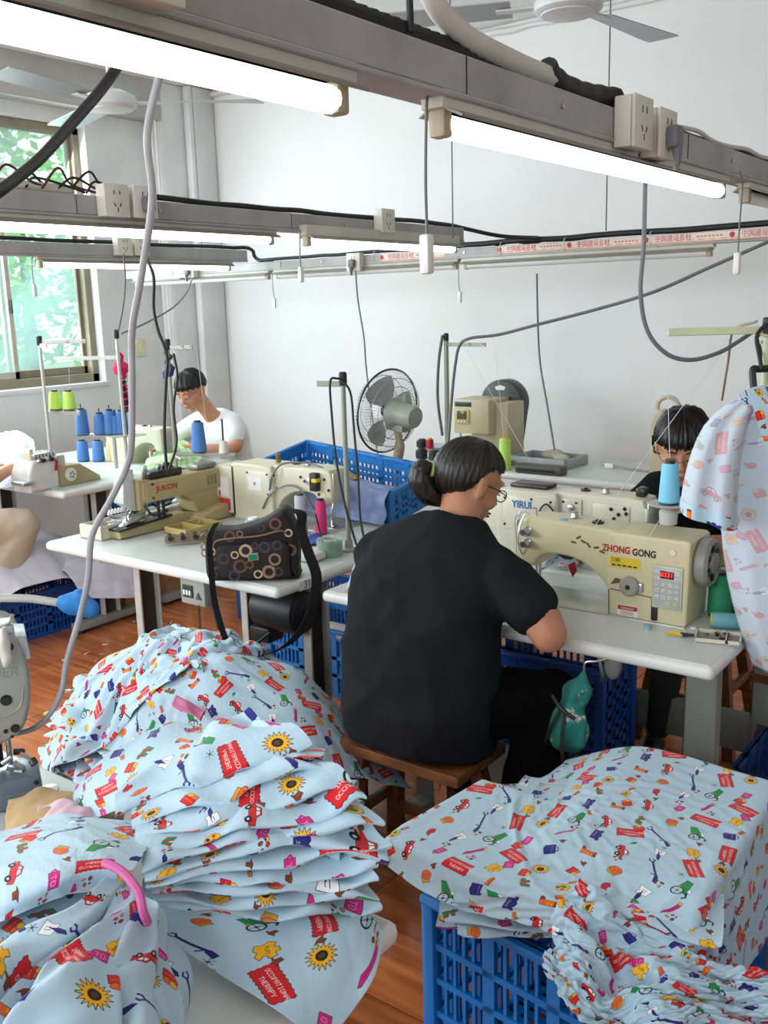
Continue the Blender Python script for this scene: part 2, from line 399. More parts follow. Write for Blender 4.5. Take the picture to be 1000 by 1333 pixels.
lamp((B1 + .005, 1.20, 1.848), 1.24, 'lit tube lamp under the nearest beam, right of the centre', cord=.15)
lamp((B1 + .005, 2.62, 1.850), 1.2, 'tube lamp on the nearest beam cut by the right edge', on=False, cord=.14)
lamp((B2, 1.35, 1.838), 1.22, 'lit tube lamp on the second beam before the window', cord=0)
lamp((B2 + .04, 2.70, 1.836), 1.0, 'lit tube lamp at the right end of the second beam', cord=.09)
lamp((B3, 2.66, 1.83), 1.2, 'lit tube lamp under the short third beam', cord=.09)
lamp((-5.02, B4, 1.782), 1.16, 'dusty unlit tube lamp at the left end of the farthest beam', on=False, axis='x', cord=0)
lamp((-3.80, B4, 1.782), 1.2, 'dusty unlit tube lamp mid way on the farthest beam', on=False, axis='x', cord=.12)
lamp((-2.56, B4, 1.780), 1.2, 'dusty unlit tube lamp under the red taped stretch', on=False, axis='x', cord=.12)
# sockets
fx = .026
socket((B1 + fx, 1.80, 1.918), 'scuffed double socket box beside the plugged one, nearest beam')
socket((B1 + fx, 1.925, 1.912), 'socket box with a grey plug and hanging cord on the nearest beam', plug=True)
socket((B1 + fx, .64, 1.925), 'socket box cut by the top edge at upper left')
p = PX(141, 262, B2 + fx); socket((B2 + fx, p.y, p.z), 'left one of two socket boxes on the second beam')
p = PX(178, 264, B2 + fx); socket((B2 + fx, p.y, p.z), 'socket box with black plug on the second beam', plug=True)
p = PX(495, 288, B2 + fx); socket((B2 + fx, p.y, p.z), 'socket box near the right end of the second beam')
p = PX(156, 320, B3 + fx); socket((B3 + fx, p.y, p.z), 'left socket box on the short third beam')
p = PX(178, 320, B3 + fx); socket((B3 + fx, p.y, p.z), 'right socket box on the short third beam')
for (px, lab, pl) in ((240, 'left one of the sockets at the far beam end', False), (252, 'socket with plug at the far beam end', True), (466, 'socket box at the middle of the farthest beam', True)):
    p = PY(px, 352 if px < 300 else 342, B4 - .02); socket((p.x, B4 - .02, p.z + .004), lab, rz=-PI / 2, plug=pl)
# printed tape on the far beam
tape_m = mat('printed_tape', (228, 214, 206), 0.4, var=0.05); red_ink = mat('red_ink', (196, 52, 48), 0.6, var=0.05); orange_ink = mat('orange_ink', (226, 138, 84), 0.6)
bf = bpy.data.objects['cable_beam.003']
def tape(x0, x1):
    a = x0 + 5.1; b_ = x1 + 5.1
    t = MB().box(.020, .0212, a, b_, -.038, -.002).out('tape', tape_m, bf, smooth=0); t['label'] = 'white and red printed tape'
    st = MB().box(.0212, .0216, a, b_, -.037, -.034)
    x = a
    while x < b_: st.box(.0212, .0216, x, min(b_, x + .03), -.030, -.0275); x += .045
    st.out('print', orange_ink, t, smooth=0)
    x = a + .12; ms = faceM((0, 0, 0), (1, 0, 0))
    while x < b_ - .1:
        M = faceM((.0214, x, -.017), (1, 0, 0))
        text_part('print', '中国建设名材', .026, M, red_ink, t)
        r = MB().lathe([(.0085, 0), (.011, 0), (.011, .0006), (.0085, .0006)], 14, faceM((.0213, x - .115, -.017), (1, 0, 0))); r.out('print', red_ink, t)
        d = MB()
        for q in range(7): d.box(.0212, .0216, x + .1 + q * .016, x + .11 + q * .016, -.02, -.013)
        d.out('print', orange_ink, t, smooth=0)
        x += .36
def neg(t):  # the far beam is turned: local +X faces the back wall, so mirror the print to the front
    for o in [t] + list(t.children):
        pass
for x0, x1 in ((-2.36, -.25), (-3.05, -2.66)): tape(x0, x1)

# cables lying on the beams
def cable(name, pts, r, material, label, cat='cable', n=10, sub=6, group=None):
    return tag(MB().tube(curve_pts(pts, sub), r, n).out(name, material, smooth=75), label, cat, group)
def wav(p0, p1, k, amp, seed):
    rn = random.Random(seed); p0 = V(p0); p1 = V(p1)
    return [p0.lerp(p1, i / k) + V((rn.uniform(-1, 1), rn.uniform(-1, 1), rn.uniform(-.5, 1))) * amp * (0 < i < k) for i in range(k + 1)]
corr = MB(); pts = [V((B1 - .012, .9 + i * .012, 1.965)) for i in range(52)]
corr.tube(pts, [.013 if i % 2 else .0105 for i in range(52)], 8); tag(corr.out('conduit', rubber), 'black corrugated conduit lying on the nearest beam', 'cable')
sleeve = mat('white_sleeve', (214, 211, 202), 0.6, var=.08)
cable('sleeved_cable', [(B1, 1.16, 2.5), (B1 + .0, 1.17, 2.15), (B1, 1.19, 2.03), (B1, 1.27, 1.985), (B1, 1.42, 1.972), (B1, 1.56, 1.968)], .016, sleeve, 'white sleeved cable bundle dropping onto the nearest beam')
cable('black_drop_wire', [(B1 - .005, 1.14, 3.1), (B1 - .004, 1.14, 2.4), (B1, 1.15, 1.96)], .005, rubber, 'black wire rising beside the white sleeved cable')
tw = MB().tube(curve_pts([(B1, 1.54, 1.98), (B1, 1.58, 1.965), (B1, 1.66, 1.96), (B1, 1.74, 1.965), (B1 + .01, 1.80, 1.967)], 5), [.019 + .0012 * math.sin(i * 1.7) for i in range(21)], 10)
tag(tw.out('taped_joint', rubber, smooth=75), 'black taped cable joint left of the scuffed socket box', 'cable')
cable('black_cable', wav((B1 - .005, 1.98, 1.955), (B1, 4.1, 1.955), 14, .006, 3), .008, rubber, 'black cable along the right part of the nearest beam')
cable('white_cable', wav((B1 + .012, 1.98, 1.956), (B1 + .01, 3.2, 1.955), 10, .006, 4), .005, sleeve, 'thin white cable beside black one on nearest beam')
cable('black_cable', wav((B2, 1.85, 1.942), (B2, 3.6, 1.945), 12, .004, 5), .009, rubber, 'black cable along top of the second beam')
cable('pale_cable', wav((B2, .6, 1.948), (B2, 1.75, 1.945), 8, .006, 6), .013, sleeve, 'pale cable bundle on the second beam at far left')
cable('black_cable', [(B2, 3.55, 1.945), (B2 + .01, 3.72, 1.94), (B2 + .02, 3.82, 1.93), (B2 + .1, 4.0, 1.90), (B2 + .25, 4.08, 1.885)], .009, rubber, 'black cable bridging second beam end to the farthest beam')
for k in range(7):
    rn = random.Random(20 + k); y = 1.5 + k * .05
    cable('loose_wire', [(B2 + rn.uniform(-.02, .02), y, 1.94), (B2 + rn.uniform(-.02, .03), y + .05, 1.97 + rn.uniform(0, .03)), (B2 + rn.uniform(-.02, .02), y + .12, 1.95 + rn.uniform(0, .02)), (B2, y + .2, 1.942)], .0035, rubber if k % 3 else mat('dark_red_wire', (90, 26, 30), .5), ['leftmost', 'second', 'third', 'middle', 'third last', 'second last', 'rightmost'][k] + ' loop of tangled dark wire on the second beam before the window', group='tangled wires on the second beam')
cable('black_cable', wav((B3, 1.2, 1.935), (B3, 3.92, 1.937), 14, .003, 8), .009, rubber, 'black cable on the short third beam')
cable('black_cable', [(B3, 3.9, 1.937), (B3, 4.0, 1.94), (B3 - .01, 4.06, 1.925), (B3 - .03, 4.09, 1.90), (B3 - .0, 4.1, 1.875), (B3 + .1, 4.1, 1.87)], .010, rubber, 'black cable looping down off the third beam end')
cable('black_cable', wav((B3, B4, 1.874), (B3 + 1.15, B4, 1.876), 10, .003, 9), .009, rubber, 'black cable on the left half of the farthest beam')
cable('black_cable', wav((-2.75, B4 + .002, 1.876), (-.2, B4, 1.88), 18, .005, 10), .013, rubber, 'thick black cable over the red taped stretch')
cable('black_cable', wav((-2.6, B4 + .01, 1.872), (-1.9, B4 + .01, 1.875), 12, .012, 12), .007, rubber, 'kinked black cable knotted above the red tape')
for (x, z) in ((-2.35, 1.85), (-1.62, 1.85), (-3.1, 1.85), (-2.02, 1.85)):
    pts = [(x, B4 + math.cos(a) * .032, z - .004 + math.sin(a) * .035) for a in [i * PI / 6 for i in range(12)]]
    tag(MB().tube(pts, .002, 5, closed=True).out('cable_tie', white_pl), 'white tie round the farthest beam, ' + {-2.35: 'beside the left end of the red tape', -1.62: 'at the middle of the red tape', -3.1: 'right of the middle socket box', -2.02: 'under the knotted black cable'}[x], 'cable tie', 'cable ties on the farthest beam')
# suspension wires
for (px, y, lab) in ((258, 4.6, 'thin wire before the corner column'), (589, 3.4, 'thin wire left of centre'), (790, 3.6, 'thin wire under the ceiling fan at right')):
    b = PY(px, 250, y); tag(MB().cyl((b.x, b.y, 1.86), (b.x, b.y, ZC - .001), .003, n=6).out('hanging_wire', wire_m), lab + ' hanging from the ceiling', 'wire')
for (px, y) in ((203, 4.62), (208, 4.62)):
    b = PY(px, 250, y); tag(MB().cyl((b.x, b.y, 1.2), (b.x, b.y, ZC), .006, n=6).out('wall_pipe', white_pl), 'thin white pipe running up the corner column', 'pipe', 'white pipes on the corner column')

# free cords
cable('power_cable', [PD(*p) for p in ((222, -60, 1.25), (219, 0, 1.22), (214, 70, 1.22), (192, 170, 1.25), (198, 260, 1.3), (182, 370, 1.36), (172, 430, 1.4), (172, 500, 1.43), (171, 580, 1.47), (163, 612, 1.5), (144, 650, 1.53), (120, 696, 1.55), (115, 750, 1.58), (105, 798, 1.62), (87, 860, 1.67), (80, 900, 1.7), (60, 935, 1.72), (32, 952, 1.74), (-20, 955, 1.75))], .0052, mat('grey_white_cord', (166, 168, 172), .45), 'long pale grey cord hanging from the nearest beam down to the near machine')
cable('power_cable', [PD(*p) for p in ((196, -10, 1.18), (188, 24, 1.16), (168, 62, 1.13), (135, 112, 1.1), (92, 162, 1.07), (50, 208, 1.04), (0, 248, 1.0), (-60, 290, .98))], .0062, rubber, 'thick black cord slanting across the upper left')
cable('power_cable', [PD(*p) for p in ((841, 196, 2.3), (840, 240, 2.3), (838, 320, 2.32), (834, 380, 2.35), (843, 430, 2.38), (868, 460, 2.4), (900, 468, 2.42), (935, 459, 2.45), (960, 445, 2.48), (985, 428, 2.5))], .0055, grey_pl, 'grey cord looping from the plugged socket to the thread stand at right')
cable('power_cable', [PD(*p) for p in ((1010, 310, 2.6), (930, 345, 2.7), (850, 380, 2.8), (770, 404, 2.95), (700, 422, 3.05), (650, 435, 3.12), (612, 440, 3.15), (598, 450, 3.18), (592, 480, 3.18), (588, 520, 3.18), (583, 585, 3.18))], .005, mat('mid_grey_cord', (98, 99, 102), .5), 'grey cord slanting from right edge to the stand behind the seated woman')
cable('power_cable', [PD(*p) for p in ((463, 352, 4.7), (466, 390, 4.75), (474, 440, 4.8), (477, 480, 4.85), (487, 560, 4.9), (495, 610, 4.9))], .004, grey_pl, 'grey cord down the back wall behind the fan')
cable('power_cable', [PD(*p) for p in ((699, 356, 4.6), (700, 410, 4.6), (703, 470, 4.6), (713, 530, 4.55), (722, 585, 4.5))], .005, grey_pl, 'grey cord hanging behind the seated woman down to the rear table')
cable('power_cable', [PD(*p) for p in ((187, 290, 3.0), (190, 330, 3.0), (200, 360, 3.0), (200, 400, 3.0), (206, 430, 3.0), (214, 450, 3.0), (218, 470, 3.0), (216, 500, 3.0), (214, 560, 3.0), (217, 610, 3.0))], .005, rubber, 'black cord from the second beam down the left thread stand')
cable('power_cable', [PD(*p) for p in ((226, 460, 2.98), (231, 490, 2.98), (226, 530, 2.98), (230, 570, 2.98), (227, 590, 2.98), (220, 610, 2.98))], .004, rubber, 'second black cord looped on the left thread stand')
cable('power_cable', [PD(*p) for p in ((161, 330, 4.3), (163, 365, 4.3), (160, 400, 4.3), (154, 430, 4.3))], .004, grey_pl, 'thin cord from third beam to the stand with the pink cloth')
cable('power_cable', [PD(*p) for p in ((250, 362, 5.0), (243, 380, 4.8), (225, 400, 4.6), (190, 420, 4.4), (158, 434, 4.3))], .004, grey_pl, 'thin cord slanting from the far socket to the stand with the pink cloth')
cable('power_cable', [PD(*p) for p in ((890, 380, 3.4), (905, 470, 3.2), (940, 520, 3.2), (948, 470, 3.0), (955, 430, 2.8), (985, 418, 2.6))][2:], .004, mat('beige_cord', (172, 160, 144), .5), 'beige cord curving down from the right thread stand')

# ceiling fans
fan_w = mat('fan_white', (214, 217, 220), 0.4, var=.06); fan_grey = mat('fan_grey', (168, 174, 180), 0.4, var=.06)
def ceiling_fan(loc, a0, label):
    t = thing('ceiling_fan', label, 'fan', loc, a0)
    MB().lathe([(.02, .06), (.06, .055), (.105, .035), (.115, .01), (.112, -.012), (.095, -.022)], 28).out('motor', fan_w, t)
    MB().lathe([(.094, -.018), (.09, -.026), (.03, -.034), (.005, -.035)], 28).out('hub_cap', fan_w, t)
    MB().cyl((0, 0, .06), (0, 0, ZC - loc[2] - .05), .012, n=10).out('rod', fan_w, t)
    MB().lathe([(.015, ZC - loc[2] - .09), (.055, ZC - loc[2] - .03), (.06, ZC - loc[2] - .001)], 18).out('canopy', fan_w, t)
    for k in range(3):
        M = Matrix.Rotation(k * 2 * PI / 3, 4, 'Z')
        b = MB(); n = 10
        vs = []; fs = []
        for i in range(n + 1):
            x = .19 + .47 * i / n; wd = .055 + .02 * i / n; tw = .2 - .12 * i / n
            if i == n: wd *= .95
            for (q, dz) in ((-1, -.002), (1, -.002), (1, .002), (-1, .002)):
                vs.append((x + (.02 * q if i == n else 0), q * wd, q * wd * math.sin(tw) + dz + .008))
        for i in range(n):
            for j in range(4): fs.append((i * 4 + j, i * 4 + (j + 1) % 4, i * 4 + 4 + (j + 1) % 4, i * 4 + 4 + j))
        fs += [(3, 2, 1, 0), (n * 4, n * 4 + 1, n * 4 + 2, n * 4 + 3)]
        bl = b.add(vs, fs, M).out('blade', fan_grey, t)
        MB().rbox(.09, .24, -.022, .022, .0, .006, .002, 1, M).out('bracket', fan_w, bl)
p = PD(740, 8, 3.2); ceiling_fan(tuple(p), -0.64, 'ceiling fan at the top right under the ceiling')
p = PD(145, 135, 4.3); ceiling_fan(tuple(p), .75, 'ceiling fan at upper left before the window')
# ---------------------------------------------------------------- sewing tables
top_m = mat('worn_table_top', (206, 212, 208), 0.32, var=0.05, scale=4, spots=((176, 178, 170), 11, 0.69), bump=.02)
edge_m = mat('table_edge_band', (222, 224, 221), 0.4, var=0.05, spots=((160, 154, 142), 20, 0.68))
leg_m = mat('grey_green_leg', (150, 154, 146), 0.45, 0.1, var=0.1, scale=6, spots=((98, 94, 86), 14, .7))
leg_pale = mat('pale_leg', (196, 198, 192), 0.45, 0.1, var=0.1)
leg_in = mat('shaded_leg_brown', (74, 64, 54), 0.7, var=.2)  # brown channel inside, darkened in colour for the shade it lies in
HT = 0.76
def table(loc, w, d, label, group=None, legs=True, rz=0, wide='y', h=HT, yleg=None):
    """origin under the front-left corner of the top, on the floor"""
    t = thing('sewing_table', label, 'table', loc, rz, group)
    MB().rbox(0, w, 0, d, h - .036, h - .0015, .014, 3).out('tabletop', edge_m, t)
    MB().rbox(.012, w - .012, .012, d - .012, h - .004, h, .0015, 1).out('top_panel', top_m, t)
    if legs:
        ym = d / 2 if yleg is None else yleg
        for x in (.24, w - .09):
            if wide == 'y':
                L = MB().rbox(x - .02, x + .02, ym - .05, ym - .042, .06, h - .036, .002, 1); L.rbox(x - .02, x + .02, ym + .042, ym + .05, .06, h - .036, .002, 1); L.rbox(x - .02, x - .014, ym - .05, ym + .05, .06, h - .036, .002, 1)
                lg = L.out('leg', leg_pale, t)
                MB().box(x - .0138, x - .008, ym - .041, ym + .041, .06, h - .037).out('leg_recess_shade', leg_in, lg, smooth=0)
            else:
                lg = MB().rbox(x - .04, x + .04, ym - .025, ym + .025, .06, h - .036, .004, 1).out('leg', leg_m, t)
                MB().box(x - .046, x - .0402, ym - .012, ym + .02, .07, h - .04).out('leg_recess_shade', leg_in, lg, smooth=0)
            MB().rbox(x - .03, x + .03, .05, d - .02, .02, .06, .006).out('foot', leg_m, lg)
            for yy in (.09, d - .06): MB().lathe([(.02, 0), (.02, .012), (.012, .02)], 12, Matrix.Translation((x, yy, 0))).out('foot_pad', rubber, t)
        MB().rbox(.24, w - .09, ym - .015, ym + .015, .26 if wide == 'y' else .17, .32 if wide == 'y' else .30, .004).out('crossbar', leg_pale if wide == 'y' else leg_m, t)
    return t
table((-3.18, 2.06, 0), 1.205, .55, 'white topped sewing table carrying the tan machine and the patterned bag')
table((-3.18, 2.625, 0), 1.205, .55, 'white sewing table under the cream machine behind the patterned bag')
tb = table((-1.85, 2.12, 0), 1.19, .55, 'pale sewing table the woman in black works at', wide='x', yleg=.22)
tb2 = table((-1.85, 2.685, 0), 1.19, .55, 'sewing table behind, facing the boyish worker in glasses', wide='x')
table((-5.2, 2.72, 0), 1.2, .56, 'white table with the overlock machine below the window')
table((-5.2, 3.295, 0), 1.2, .56, 'white table where the worker in white sews')
table((-3.05, 4.2, 0), 1.75, .62, 'grey rear table along the back wall', wide='x')
ta = table((-1.93, .40, 0), 1.215, .56, 'low table in the foreground under the nearest heap of printed fabric', legs=True, h=HT - .002)
tg = text_part('number_tag', '31', .035, faceM((1.2065, .14, HT - .018), (1, 0, 0)), mat('ink_grey', (70, 70, 68), .6), bpy.data.objects['sewing_table'])
MB().rbox(1.2052, 1.2062, .10, .18, HT - .034, HT - .004, .0004, 1).out('number_plate', edge_m, bpy.data.objects['sewing_table'])

# motor and control box hanging under the left table
t = thing('machine_motor', 'black round sewing motor hanging under the bag table', 'motor', (-2.13, 2.25, .62))
mb = mat('motor_black', (38, 40, 42), .45, .2)
R90 = Matrix.Rotation(PI / 2, 4, 'Y')
MB().lathe([(.02, -.11), (.06, -.105), (.075, -.09), (.078, .06), (.07, .085), (.05, .095), (.02, .097)], 26, R90).out('housing', mb, t)
for k in range(5): MB().lathe([(.02 + k * .011, .0955 - k * .002), (.024 + k * .011, .0985 - k * .002), (.028 + k * .011, .0955 - k * .002)], 24, R90).out('vent_ring', mb, t)
MB().rbox(-.12, -.03, -.05, .03, -.12, -.065, .01).out('gear_box', mb, t)
MB().cyl((-.04, 0, .0), (-.04, 0, .105), .02).out('bracket', mb, t)
t = thing('control_box', 'small grey control box with switches under the bag table edge', 'box', (-2.42, 2.13, .66))
MB().rbox(-.06, .06, -.02, .03, -.04, .064, .006).out('case', mat('warm_grey_plastic', (158, 160, 152), .5), t)
MB().rbox(-.045, .005, -.024, -.018, -.015, .03, .002).out('display', mat('dark_green_display', (40, 58, 50), .3), t)
for k in range(3): MB().rbox(-.038 + k * .014, -.03 + k * .014, -.028, -.022, -.005, .012, .001).out('switch', white_pl, t)
MB().prism([(.018, -.015), (.045, -.015), (.0315, .01)], -.0235, -.0205).out('warning_mark', MATS['ink_grey'], t)
cable('black_cable', [(-2.35, 2.13, .63), (-2.28, 2.12, .5), (-2.2, 2.14, .5), (-2.12, 2.17, .56)], .006, rubber, 'black cable looping below the control box')
ch = thing('lifting_chain', 'thin dark chain hanging below the bag table', 'chain', (-2.38, 2.10, .62))
for k in range(16):
    a = k % 2
    pts = [V(((.004 * math.cos(q)) * (1 - a), (.004 * math.cos(q)) * a, -.014 * k - .010 * math.sin(q))) for q in [i * PI / 4 for i in range(8)]]
    MB().tube(pts, .0013, 5, closed=True).out('link', mb, ch)

# ---------------------------------------------------------------- plastic crates
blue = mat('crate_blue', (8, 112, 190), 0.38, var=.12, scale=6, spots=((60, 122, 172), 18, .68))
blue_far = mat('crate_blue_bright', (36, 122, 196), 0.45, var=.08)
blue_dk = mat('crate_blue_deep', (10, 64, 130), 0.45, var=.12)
def crate(loc, w, d, h, label, material=None, rz=0, rot=None, rows=4, pitch=.021, group=None, cols=3, solid_rim=.05):
    """perforated crate: open lattice walls with ribs, lipped rim and a slatted base; origin under its middle"""
    material = material or blue
    t = thing('plastic_crate', label, 'crate', loc, rz, group, rot)
    def wall(L, M, name):
        b = MB(); th = .004
        b.box(-L / 2, L / 2, -th, th, h - solid_rim, h, M); b.box(-L / 2, L / 2, -th, th, 0, .02, M)
        rh = (h - solid_rim - .02) / rows
        for r in range(1, rows): b.box(-L / 2, L / 2, -th * 1.6, th * 1.6, .02 + r * rh - .007, .02 + r * rh + .007, M)
        seg = L / cols
        for c in range(cols + 1):
            x = -L / 2 + c * seg; b.box(max(-L / 2, x - .014), min(L / 2, x + .014), -th * 1.6, th * 1.6, 0, h, M)
        for c in range(cols):
            n = max(2, int((seg - .028) / pitch)); p_ = (seg - .028) / n
            for k in range(1, n):
                x = -L / 2 + c * seg + .014 + k * p_; b.box(x - .0035, x + .0035, -th, th, .02, h - solid_rim, M)
        o = b.out(name, material, t, smooth=0, merge=False); return o
    wall(w, Matrix.Translation((0, -d / 2, 0)), 'side_lattice'); wall(w, Matrix.Translation((0, d / 2, 0)), 'side_lattice')
    wall(d, Matrix.Translation((-w / 2, 0, 0)) @ Matrix.Rotation(PI / 2, 4, 'Z'), 'end_lattice'); wall(d, Matrix.Translation((w / 2, 0, 0)) @ Matrix.Rotation(PI / 2, 4, 'Z'), 'end_lattice')
    r = MB(); e = .018
    r.rbox(-w / 2 - e, w / 2 + e, -d / 2 - e, -d / 2 + .006, h - .02, h, .006); r.rbox(-w / 2 - e, w / 2 + e, d / 2 - .006, d / 2 + e, h - .02, h, .006)
    r.rbox(-w / 2 - e, -w / 2 + .006, -d / 2, d / 2, h - .02, h, .006); r.rbox(w / 2 - .006, w / 2 + e, -d / 2, d / 2, h - .02, h, .006)
    r.out('rim', material, t)
    for sx in (-1, 1):
        for sy in (-1, 1):
            MB().rbox(sx * w / 2 - .016, sx * w / 2 + .016, sy * d / 2 - .016, sy * d / 2 + .016, 0, h - .005, .008).out('corner_post', material, t)
    b = MB()
    for k in range(int(d / .03)):
        y = -d / 2 + .015 + k * .03; b.box(-w / 2, w / 2, y - .006, y + .006, .004, .012)
    for k in range(int(w / .06)):
        x = -w / 2 + .03 + k * .06; b.box(x - .005, x + .005, -d / 2, d / 2, .002, .010)
    b.out('base_lattice', material, t, smooth=0, merge=False)
    return t
# ---------------------------------------------------------------- sewing machines
cream = mat('aged_cream_enamel', (214, 207, 168), 0.32, var=.05, scale=5, spots=((178, 160, 118), 16, .70))
cream2 = mat('dull_cream_enamel', (208, 203, 178), 0.36, var=.06, scale=6, spots=((148, 134, 104), 18, .68))
ivory_en = mat('ivory_enamel', (216, 214, 194), 0.34, var=.05, spots=((150, 142, 118), 20, .70))
tan = mat('tan_enamel', (176, 160, 116), 0.38, var=.08, scale=6, spots=((138, 118, 84), 16, .69))
yel = mat('yellow_sticker', (226, 196, 44), .45, var=.06, spots=((150, 120, 60), 40, .66))
redp = mat('red_print', (176, 32, 38), .45); blackp = mat('black_print', (24, 24, 30), .5); bluep = mat('blue_print', (36, 110, 190), .5)
whitep = mat('white_label', (230, 231, 228), .45, var=.04); pinkred = mat('crimson_label', (196, 44, 70), .45)
grease = mat('worn_grease', (112, 84, 54), .6, var=.2); dark_metal = mat('dark_oily_metal', (72, 70, 68), .35, .8, var=.2, scale=30)
led = mat('red_led', (255, 40, 40), .4, emit=2.2); knob_m = mat('knob_grey', (150, 150, 142), .45)
def spline2(pts, n=5):
    return [(p.x, p.z) for p in curve_pts([(x, 0, z) for x, z in pts], n)]
def lockstitch(loc, rz, label, body, wd=.155, arm=.115, needle_x=-.475):
    """origin: table top under the outer end of the pillar, at the middle of its depth; local -X is the needle end, -Y the front"""
    t = thing('sewing_machine', label, 'sewing machine', loc, rz)
    h = wd / 2
    # pillar, wider than the arm
    MB().prism([(-.222, 0), (-.005, 0), (.0, .01), (.004, .225), (-.006, .232), (-.215, .232), (-.222, .22)], -h, h, .007, seg=3).out('pillar', body, t)
    arch = spline2([(-.21, .02), (-.222, .05), (-.252, .095), (-.31, .132), (-.37, .142), (-.42, .136), (-.445, .112)], 4)
    prof = [(-.18, .02)] + arch + [(-.452, .098), (-.505, .098), (-.512, .112), (-.512, .205), (-.500, .234), (-.46, .24), (-.36, .238), (-.2, .233), (-.18, .225)]
    MB().prism(prof, -arm / 2, arm / 2, .009, seg=3).out('arm', body, t)
    MB().rbox(-.517, -.511, -arm / 2 + .008, arm / 2 - .008, .105, .225, .002).out('face_plate', mat('plated_face', (196, 194, 184), .3, .6), t)
    # bed let into the table
    MB().rbox(-.535, .0, -.088, .088, -.008, .003, .002).out('bed', mat('bed_plate', (198, 200, 190), .3, .3), t)
    MB().rbox(needle_x - .035, needle_x + .04, -.03, .03, .003, .0045, .001).out('needle_plate', steel, t)
    # needle bar, presser foot
    MB().cyl((needle_x, 0, .05), (needle_x, 0, .11), .004).out('needle_bar', steel, t)
    MB().cyl((needle_x, 0, .012), (needle_x, 0, .05), .0012, n=6).out('needle', steel, t)
    f = MB().cyl((needle_x + .004, .014, .025), (needle_x + .004, .014, .11), .0042); f.rbox(needle_x - .008, needle_x + .008, -.018, .018, .006, .012, .002); f.rbox(needle_x - .004, needle_x + .008, .0, .018, .01, .03, .002)
    f.out('presser_foot', steel, t)
    MB().tube([(needle_x - .035, .045, .12), (needle_x - .045, .06, .10), (needle_x - .04, .07, .07)], .003, 6).out('foot_lever', steel, t)
    # hand wheel
    MB().lathe([(.02, .004), (.058, .005), (.064, .012), (.064, .034), (.055, .042), (.045, .036), (.03, .034), (.026, .046), (.02, .048)], 32, Matrix.Translation((0, 0, .163)) @ R90).out('hand_wheel', knob_m, t)
    for k in range(6):
        a = k * PI / 3; MB().rbox(.036, .041, -.009, .009, .028, .05, .003, 1, Matrix.Translation((0, 0, .163)) @ Matrix.Rotation(a, 4, 'X')).out('wheel_slot', dark_plastic, t)
    # top fittings
    MB().lathe([(.02, .234), (.02, .238), (.012, .24), (.008, .252), (.01, .256), (.003, .258)], 16, Matrix.Translation((-.36, .01, 0))).out('thread_guide', steel, t)
    MB().lathe([(.016, .234), (.017, .24), (.01, .241), (.006, .246)], 16, Matrix.Translation((-.28, -.01, 0))).out('oil_cap', dark_metal, t)
    MB().tube([(-.46, -.03, .238), (-.46, -.03, .262), (-.47, -.03, .262)], .003, 6).out('thread_post', steel, t)
    return t
def screws(t, pts, y, r=.0042, dirn=-1):
    for (x, z) in pts: MB().cyl((x, y, z), (x, y + dirn * .002, z), r, n=10).out('screw', dark_metal, t)
# --- main machine
z1 = lockstitch((-.81, 2.438, HT), 0, 'cream sewing machine with red digital display in front of the woman in black', cream)
yf = -.0785
p = MB().rbox(-.092, -.012, yf - .004, yf, .044, .16, .003).out('control_panel', mat('panel_grey', (206, 205, 192), .45), z1)
MB().rbox(-.087, -.017, yf - .0055, yf - .003, .049, .155, .001).out('keypad', mat('keypad_film', (186, 190, 186), .35), p)
MB().rbox(-.07, -.034, yf - .0068, yf - .005, .127, .147, .001).out('display', mat('display_black', (38, 12, 14), .2), p)
text_part('digits', '8331', .017, faceM((-.052, yf - .0069, .137), (0, -1, 0)), led, p, sx=1.0, font_bold=.0003)
ks = MB()
for r in range(5):
    for c in range(4):
        if r < 2 and 0 < c < 3: continue
        x = -.0785 + c * .0175; z = .143 - r * .0165
        ks.rbox(x - .0055, x + .0055, yf - .0068, yf - .005, z - .0045, z + .0045, .001, 1)
ks = ks.out('key', mat('key_white', (224, 226, 222), .4), p); ks['kind'] = 'stuff'
gl = MB()
for r in range(5):
    for c in range(4):
        if r < 2 and 0 < c < 3: continue
        x = -.0785 + c * .0175; z = .143 - r * .0165; rn = random.Random(r * 7 + c)
        for q in range(3):
            a, b_ = rn.uniform(-.0035, .0015), rn.uniform(-.003, .002); gl.box(x + a, x + a + rn.uniform(.001, .004), yf - .0072, yf - .0067, z + b_, z + b_ + .0009)
gl = gl.out('key_print', blackp, p, smooth=0); gl['kind'] = 'stuff'
for c in (0, 1): MB().rbox(-.055 + c * .02, -.042 + c * .02, yf - .0068, yf - .005, .053, .066, .001).out('key', mat('key_yellow', (206, 206, 150), .4), p)
text_part('brand', 'ZHONG', .026, faceM((-.196, yf - .0002, .1865), (0, -1, 0)), redp, z1, sx=.82, font_bold=.0007)
text_part('brand', 'GONG', .026, faceM((-.118, yf - .0002, .1845), (0, -1, 0)), blackp, z1, sx=.82, font_bold=.0007)
ys = MB().rbox(-.213, -.128, yf - .0008, yf, .137, .166, .0003, 1).out('yellow_label', yel, z1)
text_part('label_print', '7188', .016, faceM((-.196, yf - .001, .158), (0, -1, 0)), blackp, ys, sx=.8)
for k in range(5): MB().box(-.207 + k * .015, -.196 + k * .015, yf - .0012, yf - .0008, .142, .146).out('label_print', blackp, ys, smooth=0)
kn = MB().lathe([(.004, 0), (.026, .001), (.027, .014), (.022, .02), (.008, .021)], 24, faceM((-.153, yf, .092), (0, -1, 0))).out('stitch_dial', knob_m, z1)
MB().lathe([(.0, .021), (.007, .0215), (.006, .023)], 12, faceM((-.153, yf, .092), (0, -1, 0))).out('dial_centre', dark_plastic, kn)
MB().rbox(-.13, -.117, yf - .012, yf, .079, .105, .003).out('dial_stop', steel, z1)
